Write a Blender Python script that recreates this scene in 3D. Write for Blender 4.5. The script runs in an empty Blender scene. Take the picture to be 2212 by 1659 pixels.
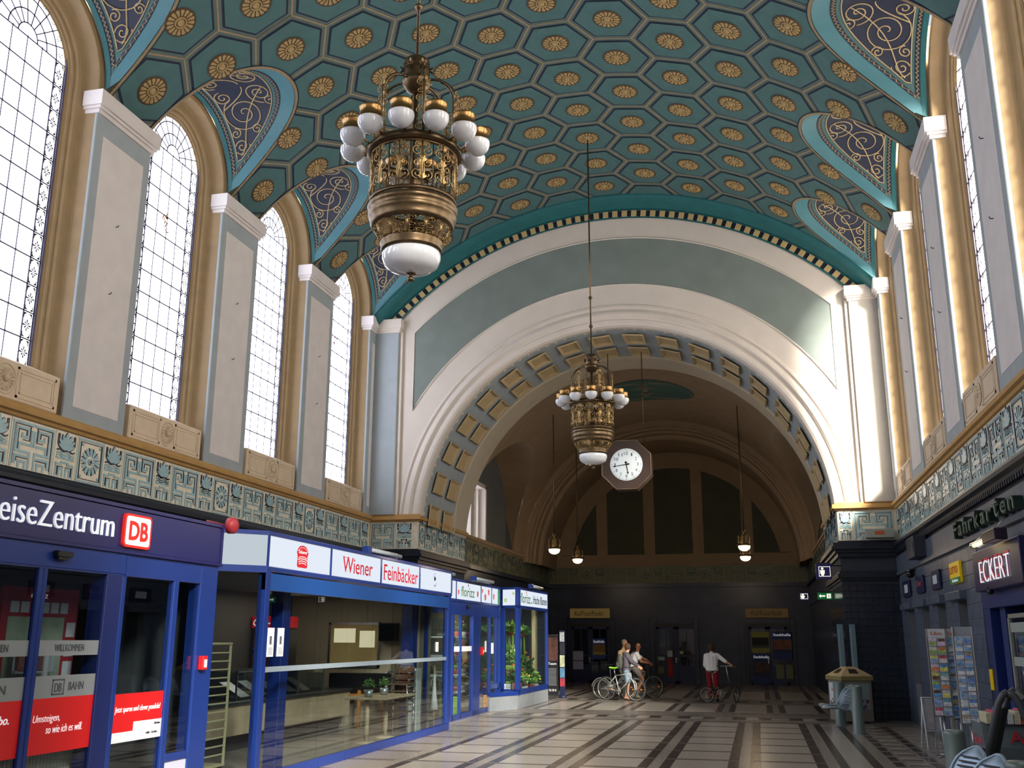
import bpy, math, random
from mathutils import Vector, Matrix
R_=math.radians; PI=math.pi; sin=math.sin; cos=math.cos
random.seed(7)
scn=bpy.context.scene; COL=scn.collection
# ---------------- camera, world, sun, exposure ----------------
cam=bpy.data.cameras.new('camera'); co=bpy.data.objects.new('camera',cam); COL.objects.link(co)
cam.sensor_width=36; cam.lens=2157.0/2212*36; cam.clip_end=400; cam.clip_start=.05
yw,pt,rl=R_(-13.52268881),R_(14.2887735),R_(.16080149)
fw=Vector((sin(yw)*cos(pt),cos(yw)*cos(pt),sin(pt))); rr=Vector((cos(yw),-sin(yw),0)); uu=rr.cross(fw)
r2=rr*cos(rl)+uu*sin(rl); u2=-rr*sin(rl)+uu*cos(rl)
m=Matrix((r2,u2,-fw)).transposed().to_4x4(); m.translation=Vector((0,0,1.85)); co.matrix_world=m
scn.camera=co
scn.view_settings.view_transform='Standard'; scn.view_settings.look='None'
scn.view_settings.gamma=1; scn.view_settings.use_curve_mapping=False
scn.view_settings.exposure=-0.16
scn.cycles.max_bounces=8; scn.cycles.diffuse_bounces=5; scn.cycles.glossy_bounces=3
scn.cycles.transparent_max_bounces=12; scn.cycles.sample_clamp_indirect=6
scn.cycles.use_denoising=True
W=bpy.data.worlds.new('sky'); scn.world=W; W.use_nodes=True
bg=W.node_tree.nodes['Background']; bg.inputs[0].default_value=(.75,.86,1,1); bg.inputs[1].default_value=1.0
GLASS_L=6.3; GLASS_R=7.5; SUN=40.0
sl=bpy.data.lights.new('sun','SUN'); sl.energy=SUN; sl.angle=R_(15); sl.color=(1,.93,.82)
so=bpy.data.objects.new('sun',sl); COL.objects.link(so)
so.rotation_euler=Vector((-.65,.83,-.56)).to_track_quat('-Z','Y').to_euler()
# ---------------- helpers ----------------
def lin(h):
    h=h.lstrip('#'); o=[]
    for i in (0,2,4):
        c=int(h[i:i+2],16)/255; o.append(c/12.92 if c<=.04045 else ((c+.055)/1.055)**2.4)
    return (*o,1)
MATS={}
def M(name,col,rough=.6,metal=0,var=0,scale=8,bump=0,spec=.5,emit=0,coat=0,alpha=1,detail=4):
    if name in MATS: return MATS[name]
    m=bpy.data.materials.new(name); m.use_nodes=True; t=m.node_tree; b=t.nodes['Principled BSDF']
    c=lin(col); b.inputs['Base Color'].default_value=c; b.inputs['Roughness'].default_value=rough
    b.inputs['Metallic'].default_value=metal; b.inputs['Specular IOR Level'].default_value=spec
    if coat: b.inputs['Coat Weight'].default_value=coat; b.inputs['Coat Roughness'].default_value=.1
    if emit: b.inputs['Emission Color'].default_value=c; b.inputs['Emission Strength'].default_value=emit
    if alpha<1: b.inputs['Alpha'].default_value=alpha
    tc=t.nodes.new('ShaderNodeTexCoord'); n=t.nodes.new('ShaderNodeTexNoise')
    n.inputs['Scale'].default_value=scale; n.inputs['Detail'].default_value=detail
    t.links.new(tc.outputs['Object'],n.inputs['Vector'])
    if var:
        r=t.nodes.new('ShaderNodeValToRGB')
        r.color_ramp.elements[0].position=.3; r.color_ramp.elements[1].position=.7
        r.color_ramp.elements[0].color=tuple(max(0,x*(1-var)) for x in c[:3])+(1,)
        r.color_ramp.elements[1].color=tuple(min(1,x*(1+var)) for x in c[:3])+(1,)
        t.links.new(n.outputs['Fac'],r.inputs[0]); t.links.new(r.outputs[0],b.inputs['Base Color'])
    if bump:
        bp=t.nodes.new('ShaderNodeBump'); bp.inputs['Strength'].default_value=bump; bp.inputs['Distance'].default_value=.02
        t.links.new(n.outputs['Fac'],bp.inputs['Height']); t.links.new(bp.outputs[0],b.inputs['Normal'])
    MATS[name]=m; return m
def EM(name,col,s):
    if name in MATS: return MATS[name]
    m=bpy.data.materials.new(name); m.use_nodes=True; t=m.node_tree; t.nodes.clear()
    o=t.nodes.new('ShaderNodeOutputMaterial'); e=t.nodes.new('ShaderNodeEmission')
    e.inputs[0].default_value=lin(col); e.inputs[1].default_value=s; t.links.new(e.outputs[0],o.inputs[0])
    MATS[name]=m; return m
def milk_glass(name,col,s,tr):      # frosted backlit window glass that also lets the sun through
    m=bpy.data.materials.new(name); m.use_nodes=True; t=m.node_tree; t.nodes.clear()
    o=t.nodes.new('ShaderNodeOutputMaterial'); e=t.nodes.new('ShaderNodeEmission'); a=t.nodes.new('ShaderNodeAddShader')
    p=t.nodes.new('ShaderNodeBsdfTransparent'); p.inputs[0].default_value=(tr,tr,tr,1)
    e.inputs[0].default_value=lin(col); e.inputs[1].default_value=s
    t.links.new(e.outputs[0],a.inputs[0]); t.links.new(p.outputs[0],a.inputs[1]); t.links.new(a.outputs[0],o.inputs[0])
    MATS[name]=m; return m
def clear_glass(name,tint=(.8,.85,.86,1),refl=1.0):
    m=bpy.data.materials.new(name); m.use_nodes=True; t=m.node_tree; t.nodes.clear()
    o=t.nodes.new('ShaderNodeOutputMaterial'); x=t.nodes.new('ShaderNodeMixShader'); lw=t.nodes.new('ShaderNodeLayerWeight'); lw.inputs[0].default_value=.5; pw=t.nodes.new('ShaderNodeMath'); pw.operation='POWER'; pw.inputs[1].default_value=4; f=t.nodes.new('ShaderNodeMath'); f.operation='MULTIPLY_ADD'; f.inputs[1].default_value=.85; f.inputs[2].default_value=.045
    t.links.new(lw.outputs['Facing'],pw.inputs[0]); t.links.new(pw.outputs[0],f.inputs[0])
    p=t.nodes.new('ShaderNodeBsdfTransparent'); p.inputs[0].default_value=tint
    g=t.nodes.new('ShaderNodeBsdfGlossy'); g.inputs['Roughness'].default_value=.01; g.inputs[0].default_value=(refl,refl,refl,1)
    t.links.new(f.outputs[0],x.inputs[0]); t.links.new(p.outputs[0],x.inputs[1]); t.links.new(g.outputs[0],x.inputs[2]); t.links.new(x.outputs[0],o.inputs[0])
    MATS[name]=m; return m
LOC={}
class B:
    def __init__(s): s.v=[];s.f=[];s.mi=[];s.sm=[]
    def add(s,vs,fs,mi=0,sm=False):
        o=len(s.v); s.v+= [tuple(v) for v in vs]; s.f+=[tuple(i+o for i in f) for f in fs]; s.mi+=[mi]*len(fs); s.sm+=[sm]*len(fs); return s
    def box(s,x0,x1,y0,y1,z0,z1,mi=0):
        v=[(x,y,z) for x in (x0,x1) for y in (y0,y1) for z in (z0,z1)]
        return s.add(v,[(0,1,3,2),(4,6,7,5),(0,4,5,1),(2,3,7,6),(0,2,6,4),(1,5,7,3)],mi)
    def bbox(s,x0,x1,y0,y1,z0,z1,b=.01,mi=0):   # bevelled box
        v=[];ix={}
        X=(x0,x1);Y=(y0,y1);Z=(z0,z1);sg=(1,-1)
        for i in (0,1):
            for j in (0,1):
                for k in (0,1):
                    a=X[i]+sg[i]*b;c=Y[j]+sg[j]*b;e=Z[k]+sg[k]*b
                    ix[i,j,k]=len(v); v+=[(X[i],c,e),(a,Y[j],e),(a,c,Z[k])]
        f=[]
        I=lambda i,j,k,a:ix[i,j,k]+a
        for i in (0,1): q=[I(i,0,0,0),I(i,1,0,0),I(i,1,1,0),I(i,0,1,0)]; f.append(q if i else q[::-1])
        for j in (0,1): q=[I(0,j,0,1),I(0,j,1,1),I(1,j,1,1),I(1,j,0,1)]; f.append(q if j else q[::-1])
        for k in (0,1): q=[I(0,0,k,2),I(1,0,k,2),I(1,1,k,2),I(0,1,k,2)]; f.append(q if k else q[::-1])
        for i in (0,1):
            for j in (0,1): f.append([I(i,j,0,0),I(i,j,1,0),I(i,j,1,1),I(i,j,0,1)])
        for i in (0,1):
            for k in (0,1): f.append([I(i,0,k,0),I(i,1,k,0),I(i,1,k,2),I(i,0,k,2)])
        for j in (0,1):
            for k in (0,1): f.append([I(0,j,k,1),I(1,j,k,1),I(1,j,k,2),I(0,j,k,2)])
        for i in (0,1):
            for j in (0,1):
                for k in (0,1): f.append([I(i,j,k,0),I(i,j,k,1),I(i,j,k,2)])
        return s.add(v,f,mi)
    def tube(s,pts,r,n=6,mi=0,closed=False,caps=True,sm=True):
        pts=[Vector(p) for p in pts]; N=len(pts); rs=r if isinstance(r,(list,tuple)) else [r]*N
        o=len(s.v); prev=None; vs=[]
        for i,p in enumerate(pts):
            a=pts[(i-1)%N] if (i>0 or closed) else p; b=pts[(i+1)%N] if (i<N-1 or closed) else p
            t=(b-a); t=t.normalized() if t.length>1e-9 else Vector((0,0,1))
            if prev is None: u=t.orthogonal().normalized()
            else:
                u=prev-t*prev.dot(t); u=u.normalized() if u.length>1e-6 else t.orthogonal().normalized()
            prev=u; w=t.cross(u)
            for k in range(n):
                an=2*PI*k/n; vs.append(p+(u*cos(an)+w*sin(an))*rs[i])
        fs=[]; m=N if closed else N-1
        for i in range(m):
            j=(i+1)%N
            for k in range(n): fs.append((i*n+k,i*n+(k+1)%n,j*n+(k+1)%n,j*n+k))
        if caps and not closed: fs.append(tuple(range(n))[::-1]); fs.append(tuple((N-1)*n+k for k in range(n)))
        return s.add(vs,fs,mi,sm)
    def lathe(s,prof,c=(0,0,0),n=24,mi=0,sm=True,ax='z'):
        vs=[];fs=[];m=len(prof)
        for r,z in prof:
            for k in range(n):
                a=2*PI*k/n; x,y=r*cos(a),r*sin(a)
                p=(x,y,z) if ax=='z' else ((x,z,y) if ax=='y' else (z,x,y))
                vs.append((c[0]+p[0],c[1]+p[1],c[2]+p[2]))
        for i in range(m-1):
            for k in range(n): fs.append((i*n+k,i*n+(k+1)%n,(i+1)*n+(k+1)%n,(i+1)*n+k))
        return s.add(vs,fs,mi,sm)
    def ball(s,c,r,n=12,mi=0,sz=1):
        p=[(max(1e-4,r*sin(PI*i/8)),-r*sz*cos(PI*i/8)) for i in range(9)]; return s.lathe(p,c,n,mi)
    def prism(s,poly,T,h,mi=0):   # poly 2D list, T maps (u,v,w) to 3D
        n=len(poly); vs=[T(u,v,0) for u,v in poly]+[T(u,v,h) for u,v in poly]
        return s.add(vs,[tuple(range(n))[::-1],tuple(range(n,2*n))]+[(i,(i+1)%n,n+(i+1)%n,n+i) for i in range(n)],mi)
    def strip(s,pts,w,T,h,mi=0,h0=0):  # flat raised strip along a 2D polyline
        for a,b in zip(pts,pts[1:]):
            d=Vector((b[0]-a[0],b[1]-a[1])); L=d.length
            if L<1e-6: continue
            d/=L; nn=Vector((-d.y,d.x))*w/2; e=d*w/2
            q=[(a[0]-e.x+nn.x,a[1]-e.y+nn.y),(a[0]-e.x-nn.x,a[1]-e.y-nn.y),(b[0]+e.x-nn.x,b[1]+e.y-nn.y),(b[0]+e.x+nn.x,b[1]+e.y+nn.y)]
            vs=[T(*p,h0) for p in q]+[T(*p,h) for p in q]
            s.add(vs,[(4,5,6,7),(0,4,7,3),(1,2,6,5),(0,1,5,4),(3,7,6,2)],mi)
        return s
    def grid(s,F,us,vs_,mi=0,sm=True):
        o=[F(u,v) for u in us for v in vs_]; n=len(vs_)
        return s.add(o,[(i*n+j,(i+1)*n+j,(i+1)*n+j+1,i*n+j+1) for i in range(len(us)-1) for j in range(n-1)],mi,sm)
    def mesh(s,name,mats,off=(0,0,0)):
        me=bpy.data.meshes.new(name)
        me.from_pydata([(x-off[0],y-off[1],z-off[2]) for x,y,z in s.v],[],s.f)
        for q in (mats if isinstance(mats,(list,tuple)) else [mats]): me.materials.append(q)
        me.polygons.foreach_set('material_index',s.mi); me.polygons.foreach_set('use_smooth',s.sm); me.update()
        return me
def put(name,me,parent=None,loc=(0,0,0),rot=(0,0,0),scale=None):
    o=bpy.data.objects.new(name,me); COL.objects.link(o); o.location=loc; o.rotation_euler=rot
    if scale: o.scale=scale
    if parent: o.parent=parent
    return o
def thing(name,label,cat,loc=(0,0,0),rotz=0,group=None):
    o=bpy.data.objects.new(name,None); COL.objects.link(o); o.location=loc; o.rotation_euler=(0,0,rotz); o.empty_display_size=.1
    o['label']=label; o['category']=cat
    if group: o['group']=group
    LOC[o.name]=Vector(loc); return o
def part(name,b,mats,parent,local=False,label=None):
    off=(0,0,0) if local or parent is None else LOC.get(parent.name,Vector((0,0,0)))
    o=put(name,b.mesh(name,mats,off),parent)
    LOC[o.name]=Vector(off)
    if label: o['label']=label
    return o
def tag(o,label,cat,group=None):
    o['label']=label; o['category']=cat
    if group: o['group']=group
    return o
def struct(name,b,mats,label=None):
    o=put(name,b.mesh(name,mats)) if b else put(name,None)
    o['kind']='structure'; LOC[o.name]=Vector((0,0,0))
    if label: o['label']=label
    return o
def stuff(o): o['kind']='stuff'; return o
def copy_tree(o,parent=None):
    c=o.copy(); COL.objects.link(c)
    if parent: c.parent=parent; c.matrix_parent_inverse=o.matrix_parent_inverse.copy()
    for ch in list(o.children): copy_tree(ch,c)
    return c
def text(s,parent,ll,right,up,w,h,mat,name='lettering',ext=.004,shear=0,bold=0,local=False,label=None):
    """letters fitted into a w x h box whose lower left corner is ll"""
    cu=bpy.data.curves.new('t','FONT'); cu.body=s; cu.size=1; cu.shear=shear; cu.offset=bold; cu.resolution_u=3
    to=bpy.data.objects.new('t',cu); COL.objects.link(to)
    dg=bpy.context.evaluated_depsgraph_get(); me=bpy.data.meshes.new_from_object(to.evaluated_get(dg))
    bpy.data.objects.remove(to)
    xs=[v.co.x for v in me.vertices]; ys=[v.co.y for v in me.vertices]
    x0,x1,y0,y1=min(xs),max(xs),min(ys),max(ys)
    right=Vector(right); up=Vector(up); n=right.cross(up); ll=Vector(ll)
    off=Vector((0,0,0)) if local or parent is None else LOC.get(parent.name,Vector((0,0,0)))
    V=[];N=len(me.vertices)
    for lay in (ext,0):
        for v in me.vertices: V.append(ll-off+right*((v.co.x-x0)/(x1-x0)*w)+up*((v.co.y-y0)/(y1-y0)*h)+n*lay)
    F=[tuple(p.vertices) for p in me.polygons]
    # side walls from boundary edges
    cnt={}
    for f in F:
        for a,b in zip(f,f[1:]+f[:1]): cnt[(a,b)]=1
    side=[(a,b,b+N,a+N)[::-1] for (a,b) in cnt if (b,a) not in cnt]
    bpy.data.meshes.remove(me)
    me=bpy.data.meshes.new(name); me.from_pydata([tuple(v) for v in V],[],F+side); me.materials.append(mat); me.update()
    o=put(name,me,parent)
    if label: o['label']=label
    return o
RY=(0,1,0);RNY=(0,-1,0);RX=(1,0,0);UZ=(0,0,1)
# ---- convex polygon clipping (2D) ----
def clip(poly,a,b,keep):   # keep side of line a->b  (keep=1 left)
    out=[]
    def sd(p): return keep*((b[0]-a[0])*(p[1]-a[1])-(b[1]-a[1])*(p[0]-a[0]))
    n=len(poly)
    for i in range(n):
        p,q=poly[i],poly[(i+1)%n]; sp,sq=sd(p),sd(q)
        if sp>=0: out.append(p)
        if (sp>0 and sq<0) or (sp<0 and sq>0):
            t=sp/(sp-sq); out.append((p[0]+(q[0]-p[0])*t,p[1]+(q[1]-p[1])*t))
    return out
def area(p): return abs(sum(p[i][0]*p[(i+1)%len(p)][1]-p[(i+1)%len(p)][0]*p[i][1] for i in range(len(p))))/2 if len(p)>2 else 0
def subtract(poly,conv):   # conv is CCW convex
    res=[]; cur=poly
    for a,b in zip(conv,conv[1:]+conv[:1]):
        o=clip(cur,a,b,-1)
        if area(o)>1e-6: res.append(o)
        cur=clip(cur,a,b,1)
        if area(cur)<1e-6: break
    return res
# ---------------- measures ----------------
XL,XR=-10.25,3.42; XC=-3.415; YE=26.0; CZ=4.6; RV=9.16; ZS=10.69
BAYS=[24.11-4.134*k for k in range(7)]     # window centres
PILS=[26.177-4.134*k for k in range(1,8)]  # pilaster centres
ZL=4.98
# ---------------- materials ----------------
cream=M('cream_plaster','#dfd9d7',.75,var=.05,scale=3,bump=.08)
white=M('warm_white_plaster','#dcd3c8',.7,var=.04,scale=2,bump=.05)
bgray=M('blue_grey_plaster','#a3adb2',.75,var=.05,scale=3,bump=.06)
sillc=M('sill_panel_cream','#dfcbb0',.7,var=.05,scale=4,bump=.05)
ledgem=M('ledge_orange_ochre','#bd9458',.6,var=.08,scale=5)
ochre=M('ochre_plaster','#9c8460',.65,var=.08,scale=4,bump=.06)
dochre=M('vestibule_ochre_plaster','#9c8468',.75,var=.08,scale=2,bump=.05)
ggray=M('green_grey_plaster','#7f8a85',.8,var=.08,scale=1.5,bump=.05)
teal=M('teal_paint','#456a6b',.6,var=.08,scale=4)
lteal=M('light_teal_paint','#447c88',.5,var=.05,scale=4)
dteal=M('deep_teal_paint','#1f6468',.5,var=.1,scale=3)
vband=M('vault_grey_green_paint','#586a67',.6,var=.08,scale=5)
navy=M('navy_paint','#17243a',.6,var=.15,scale=6)
pnavy=M('lunette_navy_paint','#232a40',.6,var=.1,scale=5)
tan=M('tan_paint','#948264',.6,var=.1,scale=10)
gold=M('rosette_gold_paint','#a58c5c',.55,var=.15,scale=30)
brownl=M('rosette_brown_line','#4c3a22',.6)
fcream=M('frieze_cream_glaze','#ece4cf',.35,var=.08,scale=10)
fblue=M('frieze_blue_glaze','#a0c2ca',.3,var=.1,scale=12)
fnavy=M('frieze_navy_glaze','#26304a',.3,var=.1,scale=12)
black=M('black_glazed_stone','#1c2230',.45,var=.3,scale=4,spec=.35)
tileM=M('dark_blue_black_tile','#1a2233',.18,var=.35,scale=3,spec=.6)
tileG=M('tile_joint','#39404a',.8)
lead=M('window_lead','#4a4560',.5)
motif=M('window_motif_paint','#15151c',.6)
GL=milk_glass('backlit_milk_glass','#eef0ff',GLASS_L,.15)
GRr=milk_glass('sunlit_milk_glass','#fff1e2',GLASS_R,.8)
blue=M('blue_enamel_metal','#17337c',.35,coat=.3,var=.03)
dblue=M('dark_blue_sign','#1c1f5c',.35,coat=.2)
white_s=EM('backlit_white_sign','#eaf3ff',1.05)
glass=clear_glass('shop_glass')
steel=M('brushed_steel','#b9bcc0',.3,metal=1,var=.06,scale=30)
blackp=M('black_plastic','#0d0e12',.4)
paperw=M('white_paper','#dfe3ea',.8)
redp=M('red_film','#d01418',.5)
wt=M('white_lettering','#f2f4fa',.5,emit=.35)
redt=M('red_lettering','#c0142c',.5)
# ---------------- vault ----------------
def cyl(s,y,d=0):   # s = arc length across the vault, y = along the hall, d = depth into the room
    t=s/RV; r=RV-d; return (XC+r*sin(t),y,CZ+r*cos(t))
SM=R_(48.3)*RV
def lun_th(y):      # vault edge of a lunette (angle) for offset y from the window centre
    q=max(0,1-abs(y/1.43)**2.2)**(1/2.2); return R_(48.3-16.1*q)
def lun_poly(yc,side):
    pts=[]; n=26
    for i in range(n+1):
        a=PI*i/n-PI/2; y=1.43*sin(a); pts.append((side*lun_th(y)*RV,yc+y))
    pts.append((side*(SM+1),yc+1.43)); pts.append((side*(SM+1),yc-1.43))
    A=sum(pts[i][0]*pts[(i+1)%len(pts)][1]-pts[(i+1)%len(pts)][0]*pts[i][1] for i in range(len(pts)))
    return pts if A>0 else pts[::-1]
LUN=[(yc,sd,lun_poly(yc,sd)) for yc in BAYS for sd in (-1,1)]
def cut(polys,grow=0):
    out=[]
    for p in polys:
        ps=[p]; cx=sum(q[0] for q in p)/len(p); cy=sum(q[1] for q in p)/len(p)
        if abs(cx)>4.3:
            for yc,sd,L in LUN:
                if sd*cx>0 and abs(cy-yc)<2.6:
                    n=[]
                    for q in ps: n+=subtract(q,L)
                    ps=n
        out+=ps
    return out
def addpolys(b,polys,d,mi=0):
    for p in polys:
        if area(p)<1e-5: continue
        vs=[cyl(s,y,d) for s,y in p]; c=cyl(sum(q[0] for q in p)/len(p),sum(q[1] for q in p)/len(p),d)
        n=len(vs)
        b.add(vs,[tuple(range(n))] if n<5 else [tuple(range(n))],mi,True)
Y0=-4.0
ceil_b=B(); cells=[]
ns=44; ny=60
for i in range(ns):
    for j in range(ny):
        s0,s1=-SM+2*SM*i/ns,-SM+2*SM*(i+1)/ns; y0,y1=Y0+(YE-Y0)*j/ny,Y0+(YE-Y0)*(j+1)/ny
        cells.append([(s0,y0),(s1,y0),(s1,y1),(s0,y1)])
addpolys(ceil_b,cut(cells),0)
ceiling=struct('ceiling',ceil_b,vband,'teal painted barrel vault with hexagon coffers and gold rosettes')
# added outer shell, unseen from the hall, keeps daylight out
sh=B(); sh.grid(lambda s,y:(XC+11.2*sin(s),y,CZ+9.9*cos(s)),[R_(-26+52*i/20) for i in range(21)],[Y0-.5,YE+.5])
struct('daylight_shell',sh,vband)
HP=1.378; HR=HP/2/ (3**.5/2)
def hexpts(r): return [(r*cos(PI/3*k),r*sin(PI/3*k)) for k in range(6)]
def rings(r0,r1):  # quads between two hexagons, split for the curve
    a,b=hexpts(r0),hexpts(r1); o=[]
    for k in range(6):
        k2=(k+1)%6
        for t in range(3):
            f=lambda p,q,t:(p[0]+(q[0]-p[0])*t/3,p[1]+(q[1]-p[1])*t/3)
            o.append([f(a[k],a[k2],t),f(b[k],b[k2],t),f(b[k],b[k2],t+1),f(a[k],a[k2],t+1)])
    return o
field=[]
for k in range(6):
    p,q=hexpts(.655)[k],hexpts(.655)[(k+1)%6]
    field+= [[(0,0),(p[0]/2,p[1]/2),(q[0]/2,q[1]/2)],[(p[0]/2,p[1]/2),p,q,(q[0]/2,q[1]/2)]]
# at the rim the panel drops back to the ground of the vault
def hex_mesh(cx,cy,clipit):
    b=B(); ring=rings(.655,.70); wall=rings(.70,.712)
    sh=lambda P:[[(x+cx,y+cy) for x,y in p] for p in P]
    F,Rg=sh(field),sh(ring)
    if clipit: F,Rg=cut(F),cut(Rg)
    addpolys(b,F,.016,0); addpolys(b,Rg,.010,1)
    return b
def rosette_mesh():
    b=B(); n=16
    T=lambda x,y,z:(x,y,-z)
    b.lathe([(.285,0),(.285,-.02),(.268,-.024),(.255,-.024)],n=32,mi=1); b.lathe([(.262,-.022),(0.001,-.022)],n=32,mi=1)
    for k in range(n):
        a=2*PI*k/n; c,s=cos(a),sin(a); w0,w1=.015,.036
        P=[(.125,-w0),(.125,w0),(.235,w1),(.252,w1*.55),(.252,-w1*.55),(.235,-w1)]
        pp=[(x*c-y*s,x*s+y*c) for x,y in P]
        b.add([(x,y,-.024) for x,y in pp]+[(.19*c,.19*s,-.045)],[(i,(i+1)%6,6) for i in range(6)],0,False)
    b.lathe([(.112,-.022),(.108,-.044),(.090,-.044),(.086,-.022)],n=24,mi=0)
    b.lathe([(.07,-.022),(.062,-.045),(.05,-.04),(.045,-.05),(.001,-.062)],n=20,mi=0)
    return b.mesh('rosette',[gold,brownl])
RME=rosette_mesh()
DS=1.1832
hexcache={}
for k in range(-6,7):
    for j in range(-3,12):
        cy=22.044-1.378*j+(0.689 if k%2 else 0)
        if cy>25.9 or cy<6.5: continue
        cx=k*DS; near=False
        if abs(k)>=4: near=True
        clipe=cy>24.9
        if not near and not clipe:
            if 'h' not in hexcache:
                hb=B(); hb=hex_mesh(0,0,False); hexcache['h']=hb.mesh('hexagon_panel',[teal,navy],(XC,0,CZ))
            o=put('hexagon_panel',hexcache['h'],ceiling,(XC,cy,CZ),(0,cx/RV,0))
        else:
            b=B(); sh=lambda P:[[(x+cx,y+cy) for x,y in p] for p in P]
            F,Rg=cut(sh(field)),cut(sh(rings(.655,.70)))
            lim=lambda PS:[q for q in ([clip(p,(-20,25.52),(20,25.52),-1) for p in PS]) if area(q)>1e-4]
            slim=lambda PS:[q for q in ([clip(clip(p,(SM,-9),(SM,40),1),(-SM,40),(-SM,-9),1) for p in PS]) if area(q)>1e-4]
            F,Rg=slim(lim(F)),slim(lim(Rg))
            if not F: continue
            addpolys(b,F,.016,0); addpolys(b,Rg,.010,1)
            o=part('hexagon_panel',b,[teal,navy],ceiling)
        if cy>25.4: continue
        th=cx/RV
        # rosette only where its middle is on the vault
        inl=any(sd*cx>0 and abs(cy-yc)<1.43 and abs(cx)>lun_th(cy-yc)*RV-.12 for yc,sd,_ in LUN)
        if inl: continue
        ro=bpy.data.objects.new('rosette',RME); COL.objects.link(ro); ro.parent=o
        if o.data is hexcache.get('h'):
            ro.location=(0,0,RV-.012)
        else:
            p=cyl(cx,cy,.012); ro.location=p; ro.rotation_euler=(0,th,0)
# tan seam lines between the hexagons
seam=B(); done=set()
for k in range(-7,8):
    for j in range(-4,13):
        cy=22.044-1.378*j+(0.689 if k%2 else 0); cx=k*DS
        h=hexpts(HR)
        for q in range(6):
            a=(cx+h[q][0],cy+h[q][1]); c=(cx+h[(q+1)%6][0],cy+h[(q+1)%6][1])
            mid=(round((a[0]+c[0])/2,2),round((a[1]+c[1])/2,2))
            if mid in done: continue
            done.add(mid)
            d=Vector((c[0]-a[0],c[1]-a[1])).normalized(); nn=(-d.y*.014,d.x*.014)
            PS=[]
            for t in range(3):
                e=lambda t:(a[0]+(c[0]-a[0])*t/3,a[1]+(c[1]-a[1])*t/3)
                u,v=e(t),e(t+1); PS.append([(u[0]+nn[0],u[1]+nn[1]),(u[0]-nn[0],u[1]-nn[1]),(v[0]-nn[0],v[1]-nn[1]),(v[0]+nn[0],v[1]+nn[1])])
            PS=[clip(clip(clip(p,(-20,25.52),(20,25.52),-1),(SM,-9),(SM,40),1),(-SM,40),(-SM,-9),1) for p in PS]
            PS=[p for p in cut([p for p in PS if area(p)>1e-5])]
            addpolys(seam,PS,.006)
stuff(part('seam_line',seam,tan,ceiling))
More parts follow.
